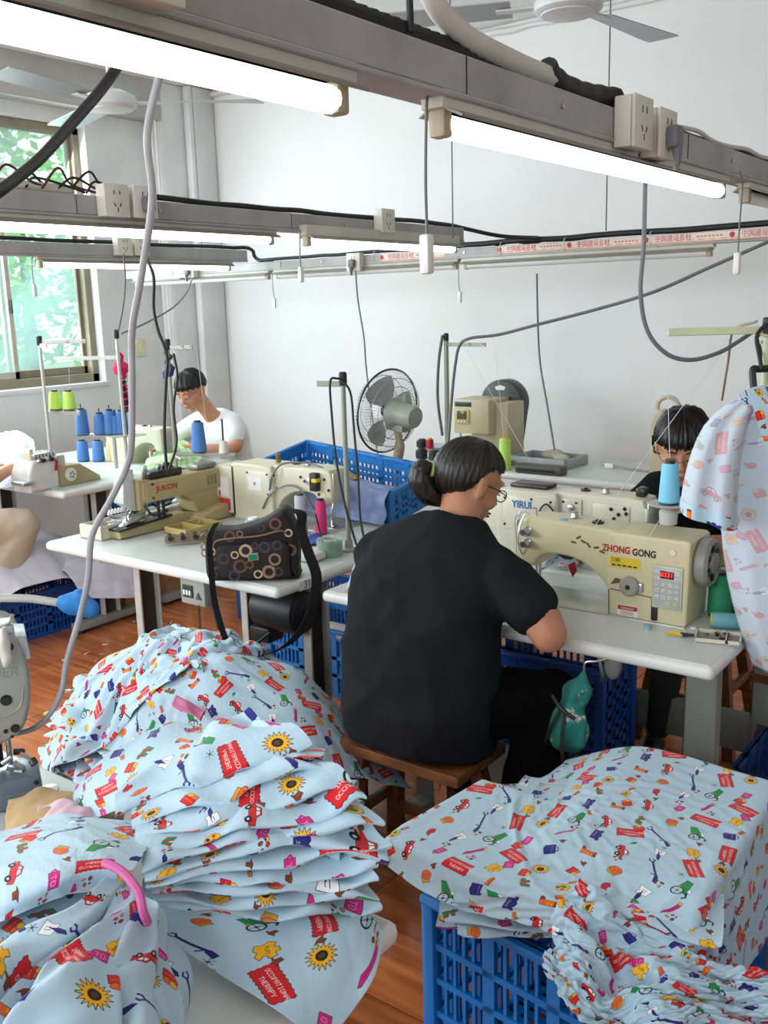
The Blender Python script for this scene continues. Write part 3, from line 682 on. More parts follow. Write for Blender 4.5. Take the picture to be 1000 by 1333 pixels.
MB().prism([(-.21, .088), (-.196, .108), (-.178, .105), (-.17, .098), (-.195, .092)], yf - .0012, yf).out('worn_patch', grease, z1)
for (x, z, a) in ((-.245, .168, .3), (-.262, .178, -.2), (-.30, .19, .4), (-.285, .182, .9), (-.33, .185, .1), (-.315, .2, -.5)):
    MB().rbox(-.008, .008, -.0006, .0, -.003, .003, .0003, 1, Matrix.Translation((x, -.0578, z)) @ Matrix.Rotation(a, 4, 'Y')).out('worn_patch', grease, z1)
lb = MB().rbox(-.189, -.13, yf - .0008, yf, .006, .036, .0003, 1).out('red_label', whitep, z1)
MB().box(-.187, -.132, yf - .0012, yf - .0008, .022, .034).out('label_band', redp, lb, smooth=0)
text_part('label_print', 'Commscn', .009, faceM((-.16, yf - .0014, .028), (0, -1, 0)), whitep, lb)
for k in range(3): MB().box(-.18, -.142, yf - .0011, yf - .0008, .0095 + k * .004, .011 + k * .004).out('label_print', redp, lb, smooth=0)
MB().tube([(-.21, yf - .0005, .075), (-.12, yf - .0005, .07), (-.093, yf - .0005, .068)], .0012, 5).out('cover_seam', dark_metal, z1)
MB().tube([(-.212, yf - .0005, .0), (-.214, yf - .0005, .074)], .0012, 5).out('cover_seam', dark_metal, z1)
MB().rbox(-.096, -.075, yf - .002, yf + .01, .004, .068, .006).out('side_slot', dark_plastic, z1)
MB().lathe([(.0, 0), (.008, .001), (.008, .003)], 14, faceM((-.04, yf, .198), (0, -1, 0))).out('plug_cap', ivory, z1)
MB().lathe([(.014, .232), (.014, .24), (.008, .242)], 14, Matrix.Translation((-.375, -.03, 0))).out('blue_cap', mat('pale_blue_plastic', (140, 190, 214), .4), z1)
# tension assembly and take-up at needle end
for (x, z) in ((-.475, .2), (-.475, .165)):
    MB().lathe([(.004, 0), (.014, .002), (.006, .006), (.014, .010), (.008, .02), (.009, .028)], 16, faceM((x, -.0575, z), (0, -1, 0))).out('tension_disc', steel, z1)
MB().tube(curve_pts([(-.49, -.06, .13), (-.495, -.075, .17), (-.49, -.07, .22), (-.48, -.062, .25)], 5), .002, 6).out('take_up_lever', steel, z1)
MB().tube(curve_pts([(-.50, -.02, .22), (-.525, -.03, .235), (-.535, -.02, .19), (-.528, -.01, .13)], 6), .004, 6).out('hose', white_pl, z1)
MB().tube(curve_pts([(-.50, .02, .22), (-.53, .01, .24), (-.545, .01, .19), (-.535, .01, .12)], 6), .004, 6).out('hose', white_pl, z1)
MB().prism([(-.345, .118), (-.325, .13), (-.318, .105), (-.33, .085)], -.062, -.058).out('magnet_guide', mat('dark_red_tape', (140, 26, 34), .5), z1)
MB().lathe([(.0, 0), (.03, .002), (.03, .004)], 20, faceM((-.478, -.1, .055), (0.3, -1, 0.2))).out('eye_guard', mat('clear_guard', (214, 206, 160), .2), z1)
# --- machine behind (seen from its back)
z2 = lockstitch((-1.60, 2.83, HT), PI, 'cream machine with blue lettering behind the main one', ivory_en, needle_x=-.475)
yb = .0585
z2c = [c for c in z2.children if c.name.startswith('arm')][0]
text_part('brand', 'YIRUI', .034, faceM((-.095, .0805, .186), (0, 1, 0)), bluep, z2, sx=.9, font_bold=.0008)
MB().rbox(-.215, -.02, .0775, .0795, .10, .215, .002).out('back_cover', ivory_en, z2)
MB().rbox(-.30, -.23, .0575, .062, .155, .22, .003).out('side_box', ivory_en, z2)
MB().rbox(-.46, -.335, .0575, .061, .15, .215, .003).out('head_cover', ivory_en, z2)
screws(z2, [(-.03, .205), (-.20, .205), (-.03, .115), (-.13, .208), (-.245, .212), (-.29, .212)], .0795, dirn=1)
screws(z2, [(-.40, .2), (-.425, .185), (-.41, .17), (-.43, .16), (-.45, .19), (-.46, .15), (-.445, .205)], .062, .006, dirn=1)
MB().lathe([(.003, 0), (.012, .001), (.012, .008), (.006, .01)], 16, faceM((-.265, .062, .19), (0, 1, 0))).out('release_knob', steel, z2)
MB().tube(curve_pts([(-.18, .085, .12), (-.165, .09, .17), (-.19, .09, .2), (-.22, .085, .17), (-.23, .08, .16)], 6), .003, 6).out('cable', rubber, z2)
MB().tube(curve_pts([(-.26, .07, .16), (-.34, .075, .158), (-.40, .07, .15), (-.43, .068, .12), (-.44, .06, .09)], 6), .005, 6).out('hose', white_pl, z2)
MB().tube(curve_pts([(-.25, .065, .15), (-.33, .068, .148), (-.385, .065, .14), (-.41, .064, .11)], 6), .004, 6).out('hose', white_pl, z2)
MB().rbox(-.03, .05, -.06, .07, .03, .17, .006).out('motor_box', ivory_en, z2)
MB().lathe([(.01, 0), (.05, .003), (.055, .02), (.03, .03)], 20, faceM((-.28, .10, .09), (0, 1, 0))).out('dark_pulley', rubber, z2)
MB().rbox(-.515, -.49, .02, .056, .17, .21, .001).out('label', whitep, z2)
MB().rbox(-.49, -.46, -.02, .02, .238, .266, .006).out('top_tension', dark_metal, z2)
MB().rbox(-.16, -.02, -.05, .03, .232, .246, .006).out('top_fitting', dark_metal, z2)
# --- cream machine on the table behind the bag (seen from its back)
z3 = lockstitch((-2.83, 2.80, HT), PI, 'cream sewing machine behind the patterned bag, yellow and black knob at its head', cream2)
MB().rbox(-.21, -.08, .0775, .0795, .11, .21, .002).out('back_cover', ivory_en, z3)
MB().rbox(-.165, -.095, .0795, .0805, .13, .185, .0003, 1).out('label', whitep, z3)
text_part('label_print', '8', .02, faceM((-.13, .081, .157), (0, 1, 0)), MATS['ink_grey'], z3)
screws(z3, [(-.2, .2), (-.09, .2), (-.2, .12), (-.24, .2), (-.25, .15)], .0795, dirn=1)
screws(z3, [(-.36, .2), (-.38, .185), (-.45, .14), (-.47, .12), (-.48, .2), (-.5, .16)], .0585, .006, dirn=1)
MB().rbox(-.46, -.425, .0575, .085, .155, .225, .004).out('tension_plate', blackp, z3)
MB().rbox(-.465, -.44, .06, .09, .19, .205, .003).out('yellow_knob', yel, z3)
MB().lathe([(.003, 0), (.014, .001), (.014, .02), (.006, .022)], 14, faceM((-.415, .0585, .19), (0, 1, 0))).out('steel_knob', steel, z3)
MB().tube(curve_pts([(-.17, .082, .06), (-.22, .09, .12), (-.3, .085, .165), (-.36, .075, .16), (-.4, .07, .12), (-.43, .066, .08)], 6), .004, 6).out('hose', grey_pl, z3)
MB().tube(curve_pts([(-.21, .08, .14), (-.235, .085, .2), (-.27, .06, .245), (-.36, .02, .25), (-.45, .03, .24)], 6), .004, 6).out('hose', grey_pl, z3)
b = MB().rbox(.0, .11, -.07, .075, .02, .215, .006).out('drive_box', cream2, z3); MB().rbox(-.012, .002, -.07, .078, .015, .22, .003).out('box_edge', dark_plastic, z3)
MB().rbox(.025, .085, .0752, .0762, .09, .17, .0003, 1).out('label', whitep, z3)
MB().rbox(.02, .08, .075, .08, .03, .08, .003).out('red_block', pinkred, z3)
MB().lathe([(.012, .236), (.012, .25), (.006, .252), (.01, .266), (.012, .27), (.003, .276)], 14, Matrix.Translation((-.19, 0, 0))).out('thread_stud', brass, z3)

# --- tan button machine, long axis along world Y, needle end toward the camera
t = thing('button_machine', 'tan button sewing machine with red lettering at the left table', 'sewing machine', (-2.96, 2.25, HT))
def yz(poly): return [(y, z) for y, z in poly]
MY = Matrix.Rotation(PI / 2, 4, 'Z')       # prism X -> world Y
MB().prism([(.075, .205), (.50, .205), (.53, .2), (.585, .04), (.56, .035), (.40, .03), (.345, .045), (.33, .09), (.27, .125), (.12, .128), (.075, .13)], -.055, .055, .008, MY, 3).out('arm', tan, t)
MB().prism([(.09, .125), (.53, .125), (.515, .19), (.09, .192)], -.059, .059, .004, MY).out('side_cover', tan, t)
MB().prism([(.06, .10), (.10, .10), (.10, .212), (.06, .22)], -.05, .05, .006, MY).out('head', tan, t)
MB().prism([(.0, .135), (.05, .10), (.058, .105), (.058, .26), (.02, .265), (.005, .22)], -.03, .03, .004, MY).out('face_frame', mat('pale_plate', (212, 216, 214), .35, .3), t)
MB().prism([(.30, 0), (.66, 0), (.66, .04), (.56, .07), (.40, .055), (.32, .03)], -.10, .10, .012, MY, 3).out('base', tan, t)
MB().prism([(-.03, .005), (.32, -.0), (.36, .03), (.30, .05), (-.035, .035)], -.035, .035, .006, MY).out('bed_arm', tan, t)
MB().prism([(-.04, .034), (.22, .05), (.22, .058), (-.04, .042)], -.045, .045, .002, MY).out('clamp_plate', dark_metal, t)
MB().prism([(.0, .045), (.1, .06), (.12, .10), (.06, .085), (.02, .055)], -.02, .02, .003, MY).out('clamp', steel, t)
rn = random.Random(4)
for k in range(9):
    a = V((rn.uniform(-.04, .04), rn.uniform(.0, .24), rn.uniform(.05, .1))); MB().tube([a, a + V((rn.uniform(-.03, .03), rn.uniform(-.05, .05), rn.uniform(0, .03)))], rn.uniform(.003, .007), 8).out('clamp_lever', dark_metal if k % 2 else steel, t)
MB().cyl((0, .03, .05), (0, .03, .14), .004).out('needle_bar', steel, t)
MB().cyl((.035, .16, .05), (.035, .16, .13), .006).out('lift_rod', dark_metal, t); MB().cyl((.03, .19, .05), (.03, .19, .13), .006).out('lift_rod', dark_metal, t)
MB().tube(curve_pts([(.05, .08, .12), (.065, .1, .08), (.05, .15, .07), (.04, .2, .075)], 6), .005, 6).out('link_arm', dark_metal, t)
MB().rbox(-.03, .03, .14, .30, .205, .235, .006).out('top_mechanism', dark_metal, t)
for k in range(5): MB().cyl((rn.uniform(-.03, .03), .12 + k * .04, .21), (rn.uniform(-.03, .03), .12 + k * .04, .255), .007).out('top_screw', steel, t)
MB().rbox(-.04, .03, .38, .49, .205, .23, .01).out('top_housing', mat('gearbox_grey', (140, 140, 134), .4, .4), t)
MB().lathe([(.0, 0), (.032, .002), (.032, .01), (.01, .014)], 20, Matrix.Translation((-.01, .25, .225)) @ R90).out('wheel', dark_metal, t)
text_part('brand', 'JUKON', .03, faceM((.0595, .19, .172), (1, 0, 0)), redp, t, sx=1.1, font_bold=.0006)
lb = MB().rbox(.055, .0565, .46, .545, .09, .125, .0003, 1).out('label', whitep, t)
MB().box(.0565, .057, .463, .542, .092, .112).out('label_band', pinkred, lb, smooth=0)
sk = MB()
for k in range(5): sk.box(.0592, .0596, .40, .455, .148 + k * .008, .1495 + k * .008)
for k in range(3): sk.box(.0592, .0596, .405 + k * .02, .407 + k * .02, .146, .184)
sk = sk.out('scratched_print', grease, t, smooth=0); sk['kind'] = 'stuff'
for (y, z) in ((.12, .195), (.12, .14), (.5, .195), (.53, .135)): MB().cyl((.0575, y, z), (.061, y, z), .005, n=10).out('screw', dark_metal, t)
tr = MB(); tr.rbox(.06, .19, .17, .36, .012, .016, .002); 
for (a, b_, c, d) in ((.06, .066, .17, .36), (.184, .19, .17, .36), (.06, .19, .17, .176), (.06, .19, .354, .36), (.06, .19, .26, .264)): tr.rbox(a, b_, c, d, .012, .036, .002, 1)
tag(tr.out('button_tray', mat('yellow_tan_tray', (188, 168, 104), .45)), 'shallow tan divided tray beside the button machine', 'tray'); o = bpy.data.objects['button_tray']; o.location = (-2.94, 2.22, HT - .01)
# ---------------------------------------------------------------- the cloth print, drawn here motif by motif as a repeating tile
G57 = {'O': '01110 10001 10001 10001 10001 10001 01110', 'C': '01111 10000 10000 10000 10000 10000 01111', 'U': '10001 10001 10001 10001 10001 10001 01110',
 'P': '11110 10001 10001 11110 10000 10000 10000', 'A': '01110 10001 10001 11111 10001 10001 10001', 'T': '11111 00100 00100 00100 00100 00100 00100',
 'I': '01110 00100 00100 00100 00100 00100 01110', 'N': '10001 11001 10101 10101 10011 10001 10001', 'L': '10000 10000 10000 10000 10000 10000 11111',
 'H': '10001 10001 10001 11111 10001 10001 10001', 'E': '11111 10000 10000 11110 10000 10000 11111', 'R': '11110 10001 10001 11110 10100 10010 10001',
 'Y': '10001 10001 01010 00100 00100 00100 00100', 'G': '01111 10000 10000 10011 10001 10001 01111', '1': '00100 01100 00100 00100 00100 00100 01110'}
TS_MM, TN = 420.0, 1152
PXM = TN / TS_MM
cloth_rgb = np.zeros((TN, TN, 3), np.float32); cloth_rgb[:] = np.array((178, 206, 222)) / 255.0
INK = (34, 30, 44)
def _blend(cx, cy, R, sdf, col, grow=0.0):
    r = int(R * PXM) + 3; X0, Y0 = int(cx * PXM), int(cy * PXM)
    ii = np.arange(-r, r + 1); gx, gy = np.meshgrid(ii / PXM, ii / PXM, indexing='ij')
    a = np.clip(0.5 - (sdf(gx, gy) - grow) * PXM, 0, 1)[..., None]
    I = np.ix_((X0 + ii) % TN, (Y0 + ii) % TN)
    cloth_rgb[I] = cloth_rgb[I] * (1 - a) + (np.array(col) / 255.0) * a
def _rot(x, y, a): c, s_ = math.cos(a), math.sin(a); return x * c + y * s_, -x * s_ + y * c
def poly(pts):
    P_ = np.array(pts, float)
    def f(x, y):
        d = np.full(x.shape, 1e9); ins = np.zeros(x.shape, bool)
        for i in range(len(P_)):
            a, b_ = P_[i - 1], P_[i]; e = b_ - a; wx, wy = x - a[0], y - a[1]
            t = np.clip((wx * e[0] + wy * e[1]) / (e @ e), 0, 1)
            d = np.minimum(d, np.hypot(wx - e[0] * t, wy - e[1] * t))
            c = ((a[1] > y) != (b_[1] > y)) & (x < (b_[0] - a[0]) * (y - a[1]) / (b_[1] - a[1] + 1e-12) + a[0]); ins ^= c
        return np.where(ins, -d, d)
    return f
def ell(cx, cy, rx, ry): return lambda x, y: (np.hypot((x - cx) / rx, (y - cy) / ry) - 1) * min(rx, ry)
def line(pts, w):
    P_ = np.array(pts, float)
    def f(x, y):
        d = np.full(x.shape, 1e9)
        for i in range(1, len(P_)):
            a, e = P_[i - 1], P_[i] - P_[i - 1]; wx, wy = x - a[0], y - a[1]
            t = np.clip((wx * e[0] + wy * e[1]) / (e @ e), 0, 1); d = np.minimum(d, np.hypot(wx - e[0] * t, wy - e[1] * t))
        return d - w
    return f
def word(txt, x0, y0, h):
    u = h / 7.0; cells = []
    for k, ch in enumerate(txt):
        for r, row in enumerate(G57[ch].split()):
            for c, b_ in enumerate(row):
                if b_ == '1': cells.append((x0 + (k * 6 + c) * u, y0 + (6 - r) * u))
    def f(x, y):
        d = np.full(x.shape, 1e9)
        for (a, b_) in cells: d = np.minimum(d, np.maximum(abs(x - a), abs(y - b_)) - u * .52)
        return d
    return f
RED, YEL, NAVY, GRN, PNK, WHT, ORG, BRN = (206, 32, 38), (238, 178, 34), (44, 40, 120), (24, 140, 74), (206, 40, 128), (238, 240, 242), (228, 104, 40), (128, 62, 34)
_rr = random.Random(11)
_lab = [(-30 + i * 4, 14 + (i % 2) * 1.8) for i in range(16)] + [(32 - (i % 2) * 1.6, 12 - i * 4) for i in range(7)] + [(30 - i * 4, -15 - (i % 2) * 1.8) for i in range(16)] + [(-32 + (i % 2) * 1.6, -12 + i * 4) for i in range(7)]
_sun = [(math.cos(i * PI / 16) * (19 if i % 2 else 11), math.sin(i * PI / 16) * (19 if i % 2 else 11)) for i in range(32)]
MOTIFS = {
 'label': (36, [(poly(_lab), RED, 1), (word('OCCUPATIONAL', -24.5, 1.5, 6), WHT, 0), (word('THERAPY', -15, -10, 6.4), WHT, 0)]),
 'car': (30, [(poly([(-25, -8), (-24, 3), (-12, 5), (-5, 13), (9, 13), (15, 4), (25, 1), (26, -8)]), RED, 1), (poly([(-9, 5), (-4, 10.5), (2, 10.5), (2, 5)]), WHT, .5), (poly([(4, 5), (4, 10.5), (8, 10.5), (12, 5)]), WHT, .5), (ell(-14, -9, 6.5, 6.5), (26, 24, 28), 0), (ell(15, -9, 6.5, 6.5), (26, 24, 28), 0), (ell(-14, -9, 2.6, 2.6), (200, 200, 205), 0), (ell(15, -9, 2.6, 2.6), (200, 200, 205), 0), (poly([(21, -3), (26, -3), (26, -6), (21, -6)]), YEL, .3)]),
 'sun': (22, [(poly(_sun), YEL, .8), (ell(0, 0, 7.5, 7.5), (40, 30, 26), 0), (ell(0, 0, 4, 4), (84, 58, 34), 0)]),
 'chair': (36, [(poly([(-28, -10), (-26, 4), (-8, 8), (4, 16), (14, 14), (14, -6), (0, -10)]), GRN, 1), (poly([(-2, -12), (2, 2), (14, 4), (12, -10)]), YEL, .6), (line([(10, 14), (20, 20), (26, 16)], 1.6), (30, 30, 34), 0), (ell(14, -5, 13, 13), (30, 30, 34), 0), (ell(14, -5, 10.4, 10.4), (176, 204, 216), 0), (line([(4, -5), (24, -5)], .6), (60, 60, 60), 0), (line([(14, -15), (14, 5)], .6), (60, 60, 60), 0), (ell(14, -5, 2.5, 2.5), (30, 30, 34), 0), (poly([(-6, 10), (0, 18), (8, 19), (6, 12)]), WHT, .6)]),
 'bag': (20, [(line([(-7, 11), (-4, 17), (4, 17), (7, 11)], 1), NAVY, 0), (poly([(-14, -12), (-12, 11), (12, 12), (14, -11), (0, -14)]), NAVY, 1), (line([(-10, 4), (10, 5)], .6), (120, 120, 190), 0)]),
 'chance': (24, [(poly([(-18, -11), (-18, 4), (-22, 4), (-22, 10), (-14, 10), (-10, 7), (-4, 12), (4, 12), (10, 7), (14, 10), (22, 9), (22, 3), (18, 3), (18, -11)]), NAVY, 1), (word('CHANCE', -12, -7, 4.6), (196, 180, 226), 0)]),
 'mug': (17, [(line([(11, 5), (17, 2), (12, -5)], 1.6), PNK, 0), (poly([(-12, -9), (-13, 9), (11, 9), (12, -9)]), PNK, 1), (word('OT', -8, -5, 9), (236, 150, 196), 0)]),
 'puzzle': (22, [(poly([(-16, -12), (-13, -2), (-18, 4), (-13, 12), (-4, 9), (-2, 14), (6, 15), (7, 9), (15, 11), (17, 2), (10, 0), (10, -5), (16, -9), (8, -14), (0, -10), (-6, -15)]), YEL, 1), (word('PLAY', -9, -1, 5.4), (96, 66, 20), 0)]),
 'grab': (42, [(line([(-30, -10), (-6, -2), (18, 8), (30, 9)], 1.8), NAVY, .4), (poly([(18, 4), (18, 11), (34, 13), (36, 5)]), NAVY, .6), (line([(-30, -10), (-38, -7), (-42, -12)], 1.6), NAVY, 0), (line([(-30, -10), (-33, -17), (-39, -19)], 1.6), NAVY, 0), (line([(14, 4), (12, -4)], 1.4), NAVY, 0)]),
 'pen': (26, [(poly([(-20, -12), (-17, 14), (2, 12), (3, -10), (-8, -8)]), WHT, .8), (line([(-14, 4), (-4, 3)], .5), (60, 60, 90), 0), (line([(-14, -1), (-6, -2)], .5), (60, 60, 90), 0), (poly([(-4, -1), (8, 5), (24, 4), (18, -1), (6, -3)]), NAVY, .5), (line([(-8, -1), (0, 1)], .8), NAVY, 0)]),
 'horn': (26, [(poly([(-24, 12), (-14, 8), (2, -2), (12, -12), (24, -13), (22, -8), (8, 2), (-8, 14), (-20, 18)]), PNK, .8), (poly([(-24, 12), (-18, 9.5), (-14, 16), (-20, 18)]), YEL, .6), (line([(-12, 11), (4, 0), (14, -8)], .6), (120, 10, 60), 0)]),
 'boot': (24, [(poly([(-8, 20), (6, 20), (7, -4), (8, -16), (-16, -18), (-15, -12), (-6, -6)]), ORG, .9), (poly([(-8, 20), (6, 20), (6, 15), (-8, 15)]), BRN, .4), (poly([(-16, -18), (-15, -12), (-8, -8), (-6, -17)]), BRN, .4), (line([(0, 10), (5, 10)], 1), YEL, 0), (line([(0, 2), (5, 2)], 1), YEL, 0)]),
 'basket': (17, [(poly([(-12, -11), (-13, 3), (13, 5), (12, -10)]), RED, .8), (ell(-5, 8, 7, 5), ORG, .6), (ell(5, 9, 6, 5), YEL, .5), (line([(-10, -3), (10, -2)], .8), ORG, 0)]),
 'cross': (22, [(poly([(-18, -8), (-18, -2), (-8, 0), (-9, 8), (-2, 9), (0, 1), (10, 3), (9, 10), (16, 11), (18, -4), (8, -7)]), GRN, .8), (poly([(-12, -10), (-10, 8), (-5, 9), (-7, -10)]), RED, .4), (poly([(4, -8), (5, 9), (9, 10), (9, -8)]), RED, .4)]),
 'globe': (18, [(ell(0, 0, 14, 12), YEL, .8), (poly([(-10, -4), (-6, 6), (2, 2), (0, -8)]), GRN, 0), (ell(7, 4, 4, 3), RED, 0), (ell(6, -6, 4, 3), NAVY, 0)]),
 'loaf': (18, [(poly([(0, -14), (0, 10), (14, 9), (15, -10)]), (204, 150, 60), .8), (ell(-3, 1, 10, 13), ORG, .9), (ell(-5, 4, 1.4, 1.4), BRN, 0), (ell(-1, -2, 1.4, 1.4), BRN, 0), (ell(-5, -6, 1.4, 1.4), BRN, 0), (ell(-2, 8, 1.4, 1.4), BRN, 0)]),
 'bird': (18, [(poly([(-14, 0), (-4, 8), (4, 6), (14, 12), (10, -4), (-2, -10), (-10, -8)]), RED, .9), (ell(4, 0, 2, 2), NAVY, 0)]),
 'hat': (11, [(poly([(-10, -3), (-4, -2), (-3, 5), (4, 5), (5, -2), (10, -4), (0, -6)]), BRN, .5)]),
 'crayon': (12, [(poly([(-10, -3), (-10, 3), (6, 3), (11, 0), (6, -3)]), ORG, .6), (poly([(5, -3), (5, 3), (11, 0)]), BRN, 0)]),
 'leaf': (9, [(poly([(-6, -5), (-2, 4), (7, 7), (4, -2)]), GRN, .4), (line([(-6, -5), (-9, -8)], .5), (30, 60, 50), 0)]),
 'seeds': (13, [(ell(-6, 4, 3, 4), BRN, .4), (ell(5, 5, 3.4, 2.4), (200, 150, 50), .4), (ell(2, -6, 2.6, 3.4), RED, .4), (ell(-6, -6, 2, 2), (50, 40, 40), 0)]),
 'flower': (10, [(line([(math.cos(i * PI / 3) * 3, math.sin(i * PI / 3) * 3), (math.cos(i * PI / 3) * 8, math.sin(i * PI / 3) * 8)], .5), (70, 80, 96), 0) for i in range(6)] + [(ell(0, 0, 2.4, 2.4), (70, 80, 96), 0)]),
 'bean': (12, [(line([(-8, 4), (0, 7), (8, 2)], 1.4), (40, 40, 70), 0)]), 'band': (12, [(poly([(-3, -11), (-5, 11), (4, 11), (4, -11)]), ORG, .8), (line([(-1, -10), (-1, 10)], .6), BRN, 0)]),
}
def stamp(name, cx, cy, rot):
    R, shapes = MOTIFS[name]
    for (f, col, ol) in shapes:
        g = (lambda f: (lambda x, y: f(*_rot(x, y, rot))))(f)
        if ol: _blend(cx, cy, R + 8, g, INK, .35 + ol * .45)
        _blend(cx, cy, R + 8, g, col)
BIG = ['label', 'chair', 'car', 'label', 'grab', 'puzzle', 'sun', 'horn', 'chance', 'car', 'pen', 'label', 'mug', 'bag', 'boot', 'loaf', 'grab', 'chair', 'label', 'sun', 'basket', 'bird', 'pen', 'horn', 'puzzle', 'cross', 'globe', 'car', 'mug', 'label', 'bag', 'chance', 'boot', 'cross', 'loaf', 'chair']
for i in range(6):
    for j in range(6):
        nm = BIG[(i * 7 + j * 5 + (i * j) % 3) % 36] if False else BIG[(i * 6 + j)]
        stamp(nm, 35 + i * 70 + _rr.uniform(-7, 7) + (j % 2) * 22, 35 + j * 70 + _rr.uniform(-7, 7), (PI / 2 if 'label' in nm and _rr.random() < .6 else 0) + _rr.uniform(-.5, .5))
SM = ['hat', 'leaf', 'seeds', 'mug', 'flower', 'crayon', 'bean', 'seeds', 'band', 'leaf', 'basket', 'hat']
for i in range(6):
    for j in range(i % 2, 6, 2) if i % 3 else range(6): stamp(SM[(i * 5 + j * 7) % 12], 70 + i * 70 + _rr.uniform(-6, 6) + (j % 2) * 22, 35 + j * 70 + _rr.uniform(-20, 20) + 6, _rr.uniform(0, 6))
cloth_img = bpy.data.images.new('cloth_print', TN, TN)
_a = np.ones((TN, TN, 4), np.float32); _a[..., :3] = cloth_rgb.transpose(1, 0, 2); cloth_img.pixels.foreach_set(_a.ravel()); cloth_img.update(); cloth_img.pack()
def print_mat(name, wash=0.0, wash_rgb=(232, 240, 244), rough=.85, bright=1.0):
    m = bpy.data.materials.new(name); m.use_nodes = True
    nt = m.node_tree; b = nt.nodes['Principled BSDF']; N = nt.nodes.new; L = nt.links.new
    uv = N('ShaderNodeUVMap'); im = N('ShaderNodeTexImage'); im.image = cloth_img; L(uv.outputs[0], im.inputs[0])
    mx = N('ShaderNodeMix'); mx.data_type = 'RGBA'; mx.inputs['Factor'].default_value = wash; L(im.outputs[0], mx.inputs['A']); mx.inputs['B'].default_value = (*lin(wash_rgb), 1)
    # the wrong side of the cloth shows the print only faintly
    gm = N('ShaderNodeNewGeometry'); bk = N('ShaderNodeMix'); bk.data_type = 'RGBA'; mr = N('ShaderNodeMath'); mr.operation = 'MULTIPLY'; mr.inputs[1].default_value = 0.0
    L(mx.outputs['Result'], b.inputs['Base Color']); b.inputs['Roughness'].default_value = rough
    wv = N('ShaderNodeTexNoise'); wv.inputs['Scale'].default_value = 22; wv.inputs['Detail'].default_value = 5
    mp = N('ShaderNodeMapping'); mp.inputs['Scale'].default_value = (1, 1.6, 1); L(uv.outputs[0], mp.inputs[0]); L(mp.outputs[0], wv.inputs[0])
    bp = N('ShaderNodeBump'); bp.inputs['Strength'].default_value = .35; bp.inputs['Distance'].default_value = .004; L(wv.outputs[0], bp.inputs['Height']); L(bp.outputs[0], b.inputs['Normal'])
    b.inputs['Sheen Weight'].default_value = .15; b.inputs['Specular IOR Level'].default_value = .25
    for n_ in (gm, bk, mr): nt.nodes.remove(n_)
    return m
printed = print_mat('printed_cotton')
inside_print = print_mat('printed_cotton_inside', .58, (198, 198, 207))
# ---------------------------------------------------------------- cloth: designed sheets settled with a short cloth simulation
def catm(a, t):
    """Catmull-Rom resample of array a along axis 0 at parameters t in 0..1"""
    n = a.shape[0]; x = np.clip(t, 0, 1) * (n - 1); i = np.minimum(x.astype(int), n - 2); f = (x - i).reshape(-1, *([1] * (a.ndim - 1)))
    g = lambda k: np.where((k < 0).reshape(f.shape), 2 * a[0] - a[1], np.where((k >= n).reshape(f.shape), 2 * a[-1] - a[-2], a[np.clip(k, 0, n - 1)]))
    p0, p1, p2, p3 = g(i - 1), g(i), g(i + 1), g(i + 2)
    return .5 * (2 * p1 + (p2 - p0) * f + (2 * p0 - 5 * p1 + 4 * p2 - p3) * f * f + (3 * p1 - p0 - 3 * p2 + p3) * f ** 3)
def net(ctrl, nu, nv):
    a = np.array([[tuple(p) for p in row] for row in ctrl], float)
    a = catm(a, np.linspace(0, 1, nu)); return catm(a.transpose(1, 0, 2), np.linspace(0, 1, nv)).transpose(1, 0, 2)
def waves(P_, amp, wl, seed, k=6, aniso=None):
    """lift the sheet along its normal by a sum of wrinkles of about the given wavelength"""
    rn = np.random.RandomState(seed); du = np.gradient(P_, axis=0); dv = np.gradient(P_, axis=1)
    n = np.cross(du, dv); n /= np.linalg.norm(n, axis=-1, keepdims=True) + 1e-9
    su = np.cumsum(np.linalg.norm(du, axis=-1), 0); sv = np.cumsum(np.linalg.norm(dv, axis=-1), 1); h = 0
    for _ in range(k):
        a = rn.uniform(0, PI) if aniso is None else rn.normal(aniso, .35)
        f = 2 * PI / (wl * rn.uniform(.6, 1.6)); ph = rn.uniform(0, 6.3)
        w_ = su * math.cos(a) + sv * math.sin(a) + .02 * np.sin(su * 9 + sv * 7 + ph)
        h = h + (1 - np.abs(np.sin(w_ * f / 2 + ph)) * 1.6) * rn.uniform(.5, 1)
    return P_ + n * (h * amp / k ** .5)[..., None]
def sheet(name, P_, material, label=None, cat='cloth', group=None, uvo=(0, 0), rot=0.0, flip=False, parent=None, uvP=None):
    nu, nv = P_.shape[:2]; q = P_ if uvP is None else uvP
    su = np.concatenate([[0], np.cumsum(np.linalg.norm(np.diff(q, axis=0), axis=-1).mean(1))]); sv = np.concatenate([[0], np.cumsum(np.linalg.norm(np.diff(q, axis=1), axis=-1).mean(0))])
    U_, V_ = np.meshgrid(su, sv, indexing='ij'); c, s_ = math.cos(rot), math.sin(rot)
    uv = np.stack([(U_ * c - V_ * s_) / UVT + uvo[0], (U_ * s_ + V_ * c) / UVT + uvo[1]], -1).reshape(-1, 2)
    uv[:, 0] *= -1 if not flip else 1
    i, j = np.meshgrid(np.arange(nu - 1), np.arange(nv - 1), indexing='ij'); a = (i * nv + j).ravel()
    F_ = np.stack([a, a + nv, a + nv + 1, a + 1], -1)
    me = bpy.data.meshes.new(name); me.from_pydata(P_.reshape(-1, 3).tolist(), [], F_.tolist())
    ul = me.uv_layers.new(name='UVMap'); ul.data.foreach_set('uv', uv[F_.ravel()].astype(np.float32).ravel())
    me.polygons.foreach_set('use_smooth', [True] * len(me.polygons)); me.materials.append(material)
    o = bpy.data.objects.new(name, me); C.objects.link(o); o.parent = parent
    return tag(o, label, cat if label else None, group)
